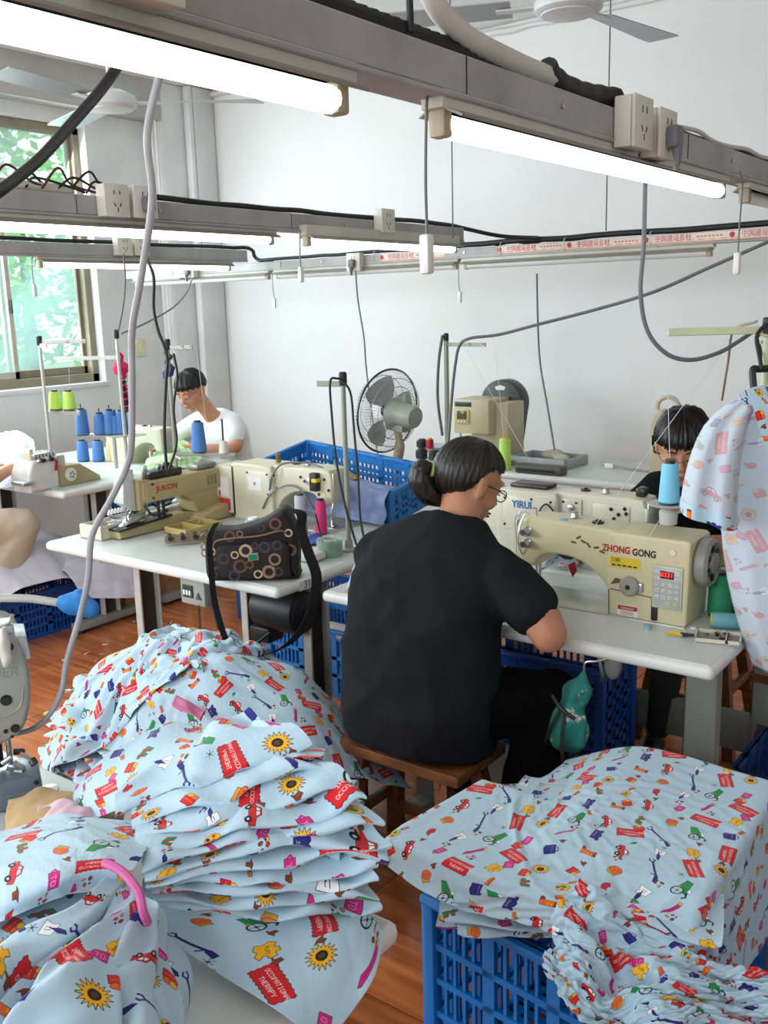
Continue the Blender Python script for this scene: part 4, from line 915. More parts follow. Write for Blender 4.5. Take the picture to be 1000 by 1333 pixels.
def simulate(cloths, colliders, frames, bend=.06, pins=None, gravity=1.0, thick=.004, selfc=True, start=1):
    cc = bpy.data.collections.new('tmp_collide')
    for c in colliders:
        cc.objects.link(c); md = c.modifiers.new('c', 'COLLISION'); c.collision.thickness_outer = thick; c.collision.cloth_friction = 30
        c.collision.use_culling = False
    for o in cloths:
        m = o.modifiers.new('cl', 'CLOTH'); s_ = m.settings; s_.quality = 5; s_.mass = .2
        s_.tension_stiffness = 20; s_.compression_stiffness = 20; s_.shear_stiffness = 8; s_.bending_stiffness = bend; s_.bending_damping = 1; s_.tension_damping = 8; s_.compression_damping = 8; s_.air_damping = 2.5
        m.collision_settings.collection = cc; m.collision_settings.collision_quality = 2; m.collision_settings.distance_min = thick
        m.collision_settings.use_self_collision = selfc; m.collision_settings.self_distance_min = .004
        m.point_cache.frame_start = 1; m.point_cache.frame_end = frames + 2
        if pins and o.name in pins:
            vg = o.vertex_groups.new(name='pin'); vg.add(pins[o.name], 1.0, 'REPLACE'); s_.vertex_group_mass = 'pin'
        s_.effector_weights.gravity = gravity
    for f in range(1, frames + 1): sc.frame_set(f)
    dg = bpy.context.evaluated_depsgraph_get()
    for o in cloths:
        ev = o.evaluated_get(dg); n = len(o.data.vertices); co = np.empty(n * 3, np.float32); ev.data.vertices.foreach_get('co', co)
        if not np.isfinite(co).all() or np.abs(co).max() > 8: print('SIM FAIL', o.name); continue
        o['_co'] = 0; del o['_co']; SIM[o.name] = co
    for o in cloths:
        o.modifiers.clear(); o.vertex_groups.clear()
        if o.name in SIM: o.data.vertices.foreach_set('co', SIM[o.name]); o.data.update()
    for c in colliders: c.modifiers.clear()
    bpy.data.collections.remove(cc); sc.frame_set(1)
SIM = {}; UVT = .365
def finish(o, lv=1):
    m = o.modifiers.new('thick', 'SOLIDIFY'); m.thickness = .0012; m.offset = 0
    if lv: s_ = o.modifiers.new('smooth', 'SUBSURF'); s_.levels = lv; s_.render_levels = lv
def proxy(fn, x0, x1, y0, y1, n=60):
    X, Y = np.meshgrid(np.linspace(x0, x1, n), np.linspace(y0, y1, n), indexing='ij')
    o = sheet('tmp_proxy', np.stack([X, Y, fn(X, Y)], -1), printed); return o
def sst(a, b_, x): t = np.clip((x - a) / (b_ - a), 0, 1); return t * t * (3 - 2 * t)
def boxmask(X, Y, x0, x1, y0, y1, s_=.05): return sst(x0 - s_, x0, X) * (1 - sst(x1, x1 + s_, X)) * sst(y0 - s_, y0, Y) * (1 - sst(y1, y1 + s_, Y))
def ribbon(name, A, B, th, seed, label, group, material=None, wr=.004, wl=.08, nu=64, nv=34, uvr=None, solid=False):
    """a folded strip of cloth lying between two edge lines (lists of points), with rounded folds; th = thickness at its two ends"""
    rn = np.random.RandomState(seed); A = catm(np.array([tuple(p) for p in A]), np.linspace(0, 1, nu)); B = catm(np.array([tuple(p) for p in B]), np.linspace(0, 1, nu))
    a = np.linspace(0, 2 * PI, nv); s_ = np.linspace(0, 1, nu)[:, None]; ph = rn.uniform(0, 6.3, 8)
    q = (1 - np.sign(np.cos(a)) * np.abs(np.cos(a)) ** .6) / 2; zz = np.sign(np.sin(a)) * np.abs(np.sin(a)) ** .75
    L_ = np.linalg.norm(np.diff(A, axis=0), axis=-1).sum()
    P_ = A[:, None] * (1 - q[None, :, None]) + B[:, None] * q[None, :, None]
    t_ = th[0] + (th[1] - th[0]) * s_ ** .8
    z = zz[None] * t_ / 2 * (1 + .35 * np.sin(s_ * L_ * 60 + ph[0] + 3 * q[None]))
    for k in range(5):
        f = 2 * PI / (wl * rn.uniform(.6, 1.7)); z = z + wr * (.25 + s_) * .55 * np.sin(s_ * L_ * f * rn.uniform(.2, 1) + q[None] * rn.uniform(-5, 5) * 2 + ph[k + 1])
    P_ = P_ + np.stack([0 * z, 0 * z, z], -1); P_[..., 0] += wr * .8 * np.sin(s_ * L_ * 45 + ph[6]); P_[..., 1] += wr * .8 * np.sin(s_ * L_ * 31 + ph[7])
    return sheet(name, P_, material or printed, label, 'cloth', group, uvo=tuple(rn.uniform(0, 1, 2)), rot=rn.uniform(0, 6.3) if uvr is None else uvr)
def folded(name, loc, w, d, th, rz, seed, label, group, material=None, wob=.012, taper=0.0, nu=44, nv=30, sag=0.0):
    """a flat folded garment panel: closed rounded slab with uneven edges; w along its length, folded nose at -y"""
    rn = np.random.RandomState(seed); u = np.linspace(0, 1, nu); v = np.linspace(0, 1, nv)
    ph = rn.uniform(0, 6.3, 8)
    U_, T = np.meshgrid(u, v, indexing='ij'); a = T * 2 * PI
    r1 = 1 - .0 * U_
    cy = np.cos(a); sz = np.sin(a); cyy = np.sign(cy) * np.abs(cy) ** .55; szz = np.sign(sz) * np.abs(sz) ** .8
    edge = d / 2 * (1 - taper * U_) + wob * (np.sin(U_ * 7 + ph[0]) + .6 * np.sin(U_ * 17 + ph[1]))
    y = cyy * edge + wob * 1.2 * np.sin(U_ * 4 + ph[2]); x = (U_ - .5) * w + wob * .8 * np.sin(cyy * 3 + ph[3])
    z = szz * th / 2 * (1 + .4 * np.sin(U_ * 11 + ph[4]) * np.cos(cyy * 2 + ph[5])) + wob * .45 * np.sin(U_ * 6 + cyy * 2.5 + ph[6]) - sag * (2 * U_ - 1) ** 2
    P_ = np.stack([x, y, z], -1)
    P_[0, :, 2] *= .6; P_[-1, :, 2] *= .6
    o = sheet(name, P_, material or printed, label, 'cloth', group, uvo=tuple(rn.uniform(0, 1, 2)), rot=rn.uniform(0, 6.3))
    o.location = loc; o.rotation_euler = (0, 0, rz)
    return o
# ---------------------------------------------------------------- right pile on its blue crate
RC = (-.735, 1.70)
rcrate = crate((RC[0], RC[1], 0), .44, .60, .44, 'deep blue perforated plastic crate under the right heap of printed fabric', rz=-.10, rows=5, pitch=.022, cols=3, solid_rim=.03)
gt = MB()
for k in range(14): gt.box(-.2, .2, -.28 + k * .043 - .005, -.28 + k * .043 + .005, .424, .432)
for k in range(10): gt.box(-.2 + k * .0444 - .005, -.2 + k * .0444 + .005, -.28, .28, .424, .432)
o = gt.out('lid_lattice', blue, rcrate, smooth=0, merge=False)
gr = 'folded printed panels stacked under the top cloth'
rn = random.Random(5)
for k in range(9):
    z = .452 + k * .0125
    folded('folded_fabric', (-.78 + rn.uniform(-.03, .03) + .012 * k, 1.63 + rn.uniform(-.02, .03), z), .50 - .01 * k, .44, .017, .35 + rn.uniform(-.12, .12), 30 + k,
           ['lowest', 'second lowest', 'third lowest', 'fourth lowest', 'middle', 'fourth highest', 'third highest', 'second highest', 'highest'][k] + ' folded layer of printed cloth in the stack on the right crate', gr, wob=.008, sag=.01)
def rmound(X, Y): return .0 + boxmask(X, Y, -1.02, -.47, 1.36, 2.02, .03) * (.44 + .13 * sst(-1.1, -.75, X) * sst(1.25, 1.55, Y))
pr = proxy(lambda X, Y: np.maximum(rmound(X, Y), boxmask(X, Y, -1.06, -.62, 1.38, 1.7, .02) * .555), -1.4, .3, .9, 2.3, 100)
ctl = [[(-1.085, 1.34, .58), (-.94, 1.30, .61), (-.74, 1.31, .63), (-.56, 1.33, .62), (-.36, 1.36, .58)],
       [(-1.05, 1.58, .64), (-.87, 1.52, .70), (-.68, 1.50, .71), (-.46, 1.50, .68), (-.26, 1.52, .60)],
       [(-1.02, 1.80, .66), (-.84, 1.76, .74), (-.66, 1.72, .76), (-.45, 1.70, .72), (-.22, 1.70, .62)],
       [(-.98, 2.06, .62), (-.82, 2.05, .68), (-.64, 2.02, .70), (-.44, 2.0, .66), (-.2, 1.98, .58)]]
top = sheet('printed_cloth', waves(net(ctl, 84, 84), .013, .22, 3, 7), printed, 'large light blue printed cloth spread over the right stack', 'cloth', 'printed cloths in the workshop heaps', uvo=(.1, .35), rot=.2)
ctl = [[(-.70, 1.20, .55), (-.62, 1.14, .57), (-.50, 1.14, .57), (-.38, 1.18, .55), (-.24, 1.28, .52)],
       [(-.72, 1.32, .57), (-.60, 1.28, .60), (-.46, 1.28, .60), (-.33, 1.34, .58), (-.20, 1.43, .53)],
       [(-.70, 1.48, .66), (-.58, 1.46, .68), (-.44, 1.46, .67), (-.30, 1.50, .62), (-.16, 1.56, .55)]]
low = sheet('printed_cloth', waves(net(ctl, 66, 84), .034, .15, 9, 7), printed, 'crumpled printed cloth bunched over the near corner of the right crate', 'cloth', 'printed cloths in the workshop heaps', uvo=(.5, .2), rot=1.1)
# ---------------------------------------------------------------- heap between the tables, on a low crate
gh = 'printed cloths in the workshop heaps'
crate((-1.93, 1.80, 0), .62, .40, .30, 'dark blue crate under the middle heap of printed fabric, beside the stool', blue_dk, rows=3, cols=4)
def hm(k):
    def f(X, Y):
        d = ((X + 2.10 - .1 * k) / .52) ** 2 + ((Y - 1.80) / .30) ** 2
        h = .60 * np.exp(-d ** 1.6 * .55) + .05 * np.exp(-(((X + 2.2) / .12) ** 2 + ((Y - 1.85) / .12) ** 2)) + .018 * k * (d < 2) + .03 * np.sin(X * 21 + k) * np.sin(Y * 17) * np.exp(-d)
        return np.maximum(h, boxmask(X, Y, -2.22, -1.62, 1.62, 2.0, .02) * .33)
    return f
def rect_net(cx, cy, w, d, rz, z, dz=0.0):
    c, s_ = math.cos(rz), math.sin(rz)
    return [[(cx + (u * w) * c - (v * d) * s_, cy + (u * w) * s_ + (v * d) * c, z - dz * (u * u + v * v) * 4) for u in (-.5, -.25, 0, .25, .5)] for v in (-.5, -.17, .17, .5)]
heap = []
for k, (cx, cy, w_, d_, rz, amp, wl, lab) in enumerate([(-2.10, 1.80, 1.12, .80, .1, .02, .14, 'lowest printed cloth of the middle heap, its raw edges to the left'),
                                                (-1.86, 1.84, .80, .62, -.35, .022, .16, 'printed cloth on the right half of the middle heap'),
                                                (-2.20, 1.82, .66, .56, .6, .032, .12, 'crumpled printed cloth on top of the middle heap')]):
    o = sheet('printed_cloth', waves(net(rect_net(cx, cy, w_, d_, rz, .70 + .02 * k, .12), 70, 60), amp, wl, 50 + k, 7), printed, lab, 'cloth', gh, uvo=(k * .37, k * .21), rot=k * 1.3 + .4)
    heap.append((o, proxy(hm(k), -3.0, -1.2, 1.1, 2.5, 80)))
for k in range(7):
    folded('folded_fabric', (-2.33 + k * .012, 1.62 + k * .01, .12 + k * .045), .52, .30, .03, 2.5 + .08 * k, 80 + k, (['lowest', 'second lowest', 'third lowest', 'fourth lowest', 'third highest', 'second highest', 'highest'][k] + ' printed layer at the left foot of the middle heap'), 'printed layers at the foot of the middle heap', wob=.012, material=printed)
pink_m = mat('pink_cotton', (222, 128, 172), .85, var=.1)
ribbon('pink_scrap', [PZ(228, 905, .585), PZ(270, 925, .56)], [PZ(222, 918, .585), PZ(262, 935, .56)], (.012, .012), 3, 'bright pink scrap poking out of the middle heap', None, pink_m)

# ---------------------------------------------------------------- near pile on the foreground table: a bundle gathered at one point
gn = 'folded printed strips fanned out from the gathered point'
ER = [ # front edge of each strip in the photograph, with its heights at the gather and at the open end
 ([(150, 1060), (224, 1031), (291, 1008), (400, 972)], .945, 1.000), ([(165, 1078), (250, 1052), (333, 1026), (420, 996)], .94, .990),
 ([(175, 1098), (260, 1075), (364, 1047), (466, 1022)], .935, .975), ([(180, 1118), (291, 1090), (395, 1068), (480, 1050)], .93, .958),
 ([(185, 1132), (291, 1104), (395, 1084), (502, 1074)], .925, .94), ([(188, 1142), (300, 1121), (400, 1102), (508, 1094)], .915, .92),
 ([(190, 1150), (300, 1136), (400, 1121), (500, 1112)], .905, .90), ([(190, 1157), (300, 1148), (400, 1140), (492, 1130)], .895, .88),
 ([(192, 1164), (290, 1162), (400, 1160), (492, 1148)], .885, .86), ([(192, 1170), (290, 1178), (400, 1180), (496, 1166)], .875, .835),
 ([(190, 1176), (285, 1190), (400, 1196), (494, 1182)], .865, .81)]
ORD = ['topmost', 'second from top', 'third from top', 'fourth from top', 'fifth from top', 'middle', 'sixth from bottom', 'fifth from bottom', 'third from bottom', 'second from bottom', 'lowest']
for k, (px, zg, ze) in enumerate(ER):
    n = len(px); A = [PZ(x, y, zg + (ze - zg) * i / (n - 1)) for i, (x, y) in enumerate(px)]
    dr = (A[-1] - A[0]).normalized(); bk = V((-dr.y, dr.x, 0)).normalized()
    if bk.y < 0: bk = -bk
    bk = (bk + V((.25, 0, 0)) * 0).normalized()
    B = [p + bk * (.05 + .15 * i / (n - 1)) + V((0, 0, .004)) for i, p in enumerate(A)]
    B = [V((p.x, min(p.y, max(A[i].y + .035, .925)), p.z)) for i, p in enumerate(B)]
    ribbon('folded_fabric', A, B, (.008, .021), 200 + k, ORD[k] + ' printed strip of the fanned bundle on the foreground table', gn, wr=.0065, wl=.09, uvr=.12 * k + 1.2)
# filler strips under the fan, standing on the table
for k in range(6):
    z = .775 + .03 * k; A = [V((-1.0, .78, z)), V((-.86, .83, z)), V((-.745 - .01 * (k % 2), .87, z))]; B = [p + V((-.05, .12, 0)) for p in A]
    ribbon('folded_fabric', A, B, (.02, .032), 240 + k, ['lowest', 'second lowest', 'third lowest', 'third highest', 'second highest', 'highest'][k] + ' printed strip inside the fanned bundle, next to the table', 'lower strips of the fanned bundle', wr=.003)
# broad smooth sheet at the back of the bundle
ctl = [[PZ(78, 1040, .80), PZ(140, 985, .88), PZ(215, 943, .93), PZ(320, 955, .965), PZ(425, 975, .985)],
       [PZ(78, 1058, .80), PZ(150, 1012, .90), PZ(225, 975, .955), PZ(320, 975, .985), PZ(420, 985, .995)],
       [PZ(100, 1075, .80), PZ(160, 1050, .895), PZ(225, 1022, .945), PZ(300, 1002, .975), PZ(400, 985, .995)]]
s1 = sheet('printed_cloth', waves(net(ctl, 70, 60), .004, .16, 5, 5), printed, 'smooth broad printed sheet at the back of the near bundle', 'cloth', gh, uvo=(.3, .6), rot=.5); finish(s1)
ctl = [[PZ(-90, 1095, .80), PZ(0, 1080, .86), PZ(75, 1062, .90), PZ(150, 1066, .92), PZ(200, 1084, .925)],
       [PZ(-90, 1140, .86), PZ(0, 1112, .91), PZ(70, 1090, .945), PZ(130, 1092, .95), PZ(190, 1106, .94)],
       [PZ(-90, 1200, .88), PZ(0, 1165, .925), PZ(70, 1140, .95), PZ(120, 1128, .95), PZ(175, 1130, .935)],
       [PZ(-90, 1235, .85), PZ(0, 1200, .90), PZ(60, 1175, .915), PZ(110, 1158, .92), PZ(165, 1148, .915)]]
s2 = sheet('printed_cloth', waves(net(ctl, 70, 70), .006, .15, 6, 6), printed, 'printed sheet spreading left from the gathered point of the near bundle', 'cloth', gh, uvo=(.7, .1), rot=.15); finish(s2)
LE = [([(150, 1140, .925), (70, 1190, .93), (-20, 1245, .93), (-100, 1290, .92)], [(165, 1150, .915), (90, 1225, .92), (0, 1300, .91), (-80, 1380, .9)], 'left falling strip'),
      ([(150, 1160, .91), (100, 1225, .92), (40, 1290, .92), (-20, 1370, .91)], [(182, 1165, .905), (165, 1215, .90), (160, 1290, .89), (150, 1380, .88)], 'middle falling strip'),
      ([(175, 1165, .905), (150, 1235, .90), (130, 1300, .89), (110, 1390, .88)], [(205, 1185, .90), (205, 1235, .87), (206, 1300, .86), (210, 1390, .85)], 'narrow falling strip'),
      ([(185, 1175, .89), (175, 1240, .87), (165, 1310, .85), (160, 1390, .84)], [(208, 1192, .88), (226, 1240, .84), (232, 1300, .82), (236, 1390, .81)], 'right falling strip'),
      ([(190, 1180, .87), (190, 1240, .84), (190, 1310, .82), (190, 1390, .80)], [(208, 1196, .86), (238, 1250, .81), (248, 1310, .79), (252, 1390, .78)], 'lowest falling strip')]
for k, (a, b_, lab) in enumerate(LE):
    ribbon('folded_fabric', [PZ(*p) for p in a], [PZ(*p) for p in b_], (.014, .03), 300 + k, lab + ' of the near bundle at the bottom left', 'printed strips falling forward from the near bundle', wr=.007, wl=.12, uvr=1.0 + .3 * k)
ctl = [[PZ(188, 1176, .85), PZ(205, 1205, .82), PZ(245, 1240, .795), PZ(300, 1276, .785), PZ(355, 1312, .78), PZ(410, 1352, .76)],
       [PZ(195, 1170, .86), PZ(240, 1198, .83), PZ(300, 1222, .81), PZ(350, 1246, .80), PZ(400, 1275, .79), PZ(440, 1340, .74)],
       [PZ(205, 1165, .86), PZ(280, 1186, .84), PZ(350, 1196, .82), PZ(410, 1204, .81), PZ(455, 1222, .80), PZ(486, 1275, .76)],
       [PZ(215, 1160, .86), PZ(300, 1175, .84), PZ(370, 1180, .82), PZ(430, 1182, .81), PZ(478, 1188, .80), PZ(500, 1215, .775)]]
s4 = sheet('printed_cloth', waves(net(ctl, 60, 80), .0035, .14, 8, 5), printed, 'lowest broad printed sheet of the near bundle, over the table edge', 'cloth', gh, uvo=(.15, .5), rot=.9); finish(s4)
ctl = [[PZ(-120, 1185, .86), PZ(-20, 1175, .87), PZ(80, 1165, .88), PZ(160, 1160, .88)], [PZ(-140, 1260, .86), PZ(-20, 1255, .88), PZ(80, 1245, .87), PZ(170, 1220, .86)], [PZ(-160, 1400, .82), PZ(-20, 1400, .84), PZ(90, 1400, .84), PZ(200, 1390, .80)]]
s5 = sheet('printed_cloth', waves(net(ctl, 50, 60), .006, .13, 9, 6), printed, 'printed sheet lying below the left falling strips of the near bundle', 'cloth', gh, uvo=(.45, .8), rot=.7); finish(s5)
# pink tie at the gather, small scraps
tie = mat('pink_stripe_tape', (224, 110, 176), .7, var=.15)
tag(MB().tube(curve_pts([PZ(136, 1122, .965), PZ(160, 1135, .962), PZ(180, 1160, .95), PZ(186, 1185, .93), PZ(192, 1200, .9)], 6), .0055, 8).out('pink_tie', tie), 'pink striped tape tied round the gathered point of the bundle', 'tape')
beige_c = mat('beige_scrap_cloth', (196, 164, 116), .85, var=.12); pale_pink = mat('pale_pink_cloth', (226, 190, 204), .85, var=.1)
def scrap(name, pts, m, label, seed, amp=.006):
    o = sheet(name, waves(net([[PZ(*p) for p in row] for row in pts], 30, 26), amp, .05, seed, 5), m, label, 'cloth'); finish(o); return o
scrap('beige_cloth', [[(10, 1040, .80), (60, 1025, .82), (110, 1035, .82), (165, 1050, .80)], [(5, 1075, .80), (55, 1062, .84), (105, 1068, .84), (160, 1070, .82)], [(0, 1100, .80), (50, 1090, .83), (100, 1090, .83), (150, 1090, .81)]], beige_c, 'crumpled beige scrap beside the near machine', 1)
scrap('pink_cloth', [[(52, 1050, .83), (85, 1040, .85), (130, 1055, .84)], [(48, 1075, .83), (85, 1068, .86), (125, 1080, .85)], [(52, 1090, .82), (90, 1090, .85), (120, 1095, .84)]], pale_pink, 'pale pink scrap on the beige one beside the near machine', 2)
simulate([top, low], [pr], 22, bend=.08)
bpy.data.objects.remove(pr); finish(top); finish(low)
for o, q in heap:
    simulate([o], [q], 20, bend=.08); bpy.data.objects.remove(q); finish(o)
# ---------------------------------------------------------------- people
skin_m = mat('skin_tan', (190, 138, 108), .55, var=.06, scale=14, rgb2=(172, 116, 88)); skin_p = mat('skin_warm', (206, 152, 120), .55, var=.06, scale=14, rgb2=(188, 128, 98))
for s_ in (skin_m, skin_p): s_.node_tree.nodes['Principled BSDF'].inputs['Subsurface Weight'].default_value = .12; s_.node_tree.nodes['Principled BSDF'].inputs['Subsurface Scale'].default_value = .01
lip_m = mat('lip', (164, 92, 80), .5); hair_m = mat('black_hair', (30, 26, 25), .38, var=.5, scale=60, stretch=(1, 1, .12), bump=.5, bscale=120)
black_shirt = mat('charcoal_tshirt', (31, 33, 36), .95, var=.1, scale=9, bump=.08, bscale=300, spec=.12); black_pants = mat('black_trousers', (10, 10, 11), .95, var=.1, spec=.08)
white_shirt = mat('white_tshirt', (236, 238, 240), .85, var=.03); beige_p = mat('beige_trousers', (204, 190, 168), .9, var=.06); pale_lav = mat('pale_lavender_shirt', (212, 216, 232), .85)
def superring(c, w_, d_, up, lat, e=.85, n=28):
    fw = up.cross(lat).normalized(); out = []
    for k in range(n):
        a = 2 * PI * k / n; ca, sa = math.cos(a), math.sin(a)
        out.append(c + lat * (math.copysign(abs(ca) ** e, ca) * w_) + fw * (math.copysign(abs(sa) ** e, sa) * d_))
    return out
def loft(mb, rings):
    n = len(rings[0]); vs = [p for r in rings for p in r]; fs = []
    for i in range(len(rings) - 1):
        for j in range(n): fs.append((i * n + j, i * n + (j + 1) % n, (i + 1) * n + (j + 1) % n, (i + 1) * n + j))
    fs += [tuple(range(n - 1, -1, -1)), tuple(range((len(rings) - 1) * n, len(rings) * n))]
    return mb.add(vs, fs)
def torso(mb, spec, yaw=0, grow=0.0, n=28):
    """spec rows: x, y, z, half width, half depth"""
    P_ = [V(s_[:3]) for s_ in spec]; lat = V((math.cos(yaw), math.sin(yaw), 0)); rings = []
    for i, s_ in enumerate(spec):
        up = (P_[min(i + 1, len(P_) - 1)] - P_[max(i - 1, 0)]).normalized()
        rings.append(superring(P_[i], s_[3] + grow, s_[4] + grow, up, lat, n=n))
    return loft(mb, rings)
def limb(mb, pts, rs, n=16):
    q = curve_pts(pts, 6); m_ = len(pts) - 1; r = []
    for i in range(len(q)):
        t = i / 6; k = min(int(t), m_ - 1); f = t - k; r.append(rs[k] * (1 - f) + rs[k + 1] * f)
    mb.tube(q, r, n); mb.sph(q[0], r[0]); mb.sph(q[-1], r[-1]); return mb
def organic(mb, name, material, root, voxel=.008, smooth=4, wr=0.0, wl=.08, seed=1, wdir=None, mask=None):
    me = bpy.data.meshes.new('tmp'); me.from_pydata([tuple(p) for p in mb.v], [], [list(f) for f in mb.f])
    bm = bmesh.new(); bm.from_mesh(me); bmesh.ops.recalc_face_normals(bm, faces=bm.faces); bm.to_mesh(me); bm.free()
    o = bpy.data.objects.new('tmp', me); C.objects.link(o)
    r = o.modifiers.new('r', 'REMESH'); r.mode = 'VOXEL'; r.voxel_size = voxel
    s_ = o.modifiers.new('s', 'SMOOTH'); s_.iterations = smooth; s_.factor = .6
    m2 = bpy.data.meshes.new_from_object(o.evaluated_get(bpy.context.evaluated_depsgraph_get())); bpy.data.objects.remove(o)
    n = len(m2.vertices); co = np.empty(n * 3, np.float32); m2.vertices.foreach_get('co', co); co = co.reshape(-1, 3)
    if wr:
        no = np.empty(n * 3, np.float32); m2.vertices.foreach_get('normal', no); no = no.reshape(-1, 3); rn = np.random.RandomState(seed); h = np.zeros(n)
        for k in range(7):
            d = rn.normal(size=3) * .5 + (np.array(wdir) if wdir is not None else 0); d /= np.linalg.norm(d); f = 2 * PI / (wl * rn.uniform(.6, 2.2))
            wv = co @ d + .02 * np.sin(co @ rn.normal(size=3) * 14); amp_l = .5 + .5 * np.sin(co @ rn.normal(size=3) * 9 + rn.uniform(0, 6)); h += (1 - np.abs(np.sin(wv * f / 2 + rn.uniform(0, 6))) * 1.57) * amp_l * rn.uniform(.4, 1)
        co = co + no * (h * wr / 2)[:, None]
    co = co - np.array(root.location, np.float32); m2.vertices.foreach_set('co', co.astype(np.float32).ravel())
    m2.polygons.foreach_set('use_smooth', [True] * len(m2.polygons)); m2.materials.clear(); m2.materials.append(material); m2.name = name; m2.update()
    o = bpy.data.objects.new(name, m2); C.objects.link(o); o.parent = root; return o
def wout(mb, name, material, root, smooth=50):
    l = V(root.location); mb.v = [tuple(V(p) - l) for p in mb.v]; return mb.out(name, material, root, smooth)
def headM(c, yaw, pitch, roll=0): return Matrix.Translation(c) @ Matrix.Rotation(yaw, 4, 'Z') @ Matrix.Rotation(pitch, 4, 'X') @ Matrix.Rotation(roll, 4, 'Y')
def head_blobs(mb, M, k=1.0):
    """face toward local +Y; chin at -0.115, crown at +0.115"""
    S = lambda c, r, n=18, m=12: mb.sph(tuple(x * k for x in c), tuple(x * k for x in r), n, m, M)
    S((0, -.012, .03), (.077, .095, .085), 24, 16); S((0, .012, -.02), (.068, .078, .075), 24, 16); S((0, .04, -.072), (.042, .04, .040)); S((0, .062, -.098), (.022, .018, .017))
    for s_ in (-1, 1):
        S((s_ * .038, .052, -.03), (.026, .026, .026)); S((s_ * .030, .078, .028), (.022, .010, .008)); S((s_ * .030, .073, .006), (.017, .013, .011))
        S((s_ * .011, .092, -.032), (.009, .009, .007)); S((s_ * .048, .0, -.065), (.02, .04, .025)); S((s_ * .078, -.008, -.005), (.010, .018, .030)); S((s_ * .084, -.014, .008), (.006, .014, .018))
    mb.tube([M @ V((0, .083 * k, .022 * k)), M @ V((0, .093 * k, -.005 * k)), M @ V((0, .103 * k, -.026 * k)), M @ V((0, .09 * k, -.036 * k))], [.007 * k, .009 * k, .012 * k, .007 * k], 10)
    S((0, .084, -.058), (.020, .010, .006)); S((0, .083, -.068), (.017, .010, .006)); return mb
def face_bits(root, M, k=1.0, gl=None, brow=True):
    b = MB(); b.sph((0, .0935 * k, -.0585 * k), (.019 * k, .003 * k, .004 * k), 12, 8, M); b.sph((0, .0925 * k, -.067 * k), (.016 * k, .003 * k, .0045 * k), 12, 8, M); wout(b, 'lips', lip_m, root)
    for s_ in (-1, 1):
        wout(MB().tube([M @ V((s_ * x * k, y * k, z * k)) for x, y, z in ((.016, .0855, .000), (.024, .0875, -.003), (.034, .0865, -.004), (.044, .080, -.001))], [.0008, .0016, .0017, .0008], 6), 'eyelashes', hair_m, root)
        if brow: wout(MB().tube([M @ V((s_ * x * k, y * k, z * k)) for x, y, z in ((.014, .0885, .026), (.03, .0885, .031), (.046, .080, .027))], [.0015, .0032, .0012], 6), 'eyebrow', hair_m, root)
    if gl:
        g = MB()
        for s_ in (-1, 1):
            g.tube([M @ V((s_ * .032 * k + math.cos(a) * .023 * k, (.097 - abs(math.cos(a) * .5 + .5 * s_ * 0) * .004) * k, -.004 * k + math.sin(a) * .016 * k)) for a in [i * PI / 9 for i in range(18)]], gl[1], 6, closed=True)
            g.tube([M @ V((s_ * .056 * k, .092 * k, .0)), M @ V((s_ * .076 * k, .05 * k, .004)), M @ V((s_ * .08 * k, -.01 * k, .006))], gl[1], 6)
        g.tube([M @ V((-.009 * k, .098 * k, 0)), M @ V((0, .101 * k, .003)), M @ V((.009 * k, .098 * k, 0))], gl[1], 6)
        f = wout(g, 'glasses', gl[0], root); f['kind'] = 'stuff' if False else f.get('kind', ''); del f['kind']
def hair_cap(root, M, line, k=1.0, name='hair', r=(.086, .106, .098), seed=1, ridge=.0022, fringe=0.0):
    """cap of hair over the skull; line(az) gives the lower edge elevation, az 0 = face, growing to the wearer's left"""
    rn = np.random.RandomState(seed); na, nt = 150, 26; vs = []; fs = []; ph = rn.uniform(0, 6.3, 6)
    for i in range(na):
        az = 2 * PI * i / na; lo = line(az) + .05 * math.sin(az * 17 + ph[0]) + .04 * math.sin(az * 41 + ph[1])
        rj = ridge * (math.sin(az * 60 + 2 * math.sin(az * 7)) + .7 * math.sin(az * 37 + ph[2]) + .5 * math.sin(az * 97 + ph[3]))
        for j in range(nt):
            t = j / (nt - 1); el = lo + (PI / 2 - lo) * t; q = 1 + .05 * (1 - t) * fringe
            dx, dy, dz = -math.sin(az) * math.cos(el), math.cos(az) * math.cos(el), math.sin(el)
            rr = 1 + rj / .09 * min(1, (1 - t) * 3) * q
            if t < .12: rr -= (.12 - t) * .5
            vs.append(M @ V((dx * r[0] * rr * k, (dy * r[1] * rr - .008) * k, (dz * r[2] * rr + .026) * k)))
    for i in range(na):
        for j in range(nt - 1): a = i * nt + j; b_ = ((i + 1) % na) * nt + j; fs.append((a, b_, b_ + 1, a + 1))
    o = wout(MB().add(vs, fs), name, hair_m, root, 180); return o
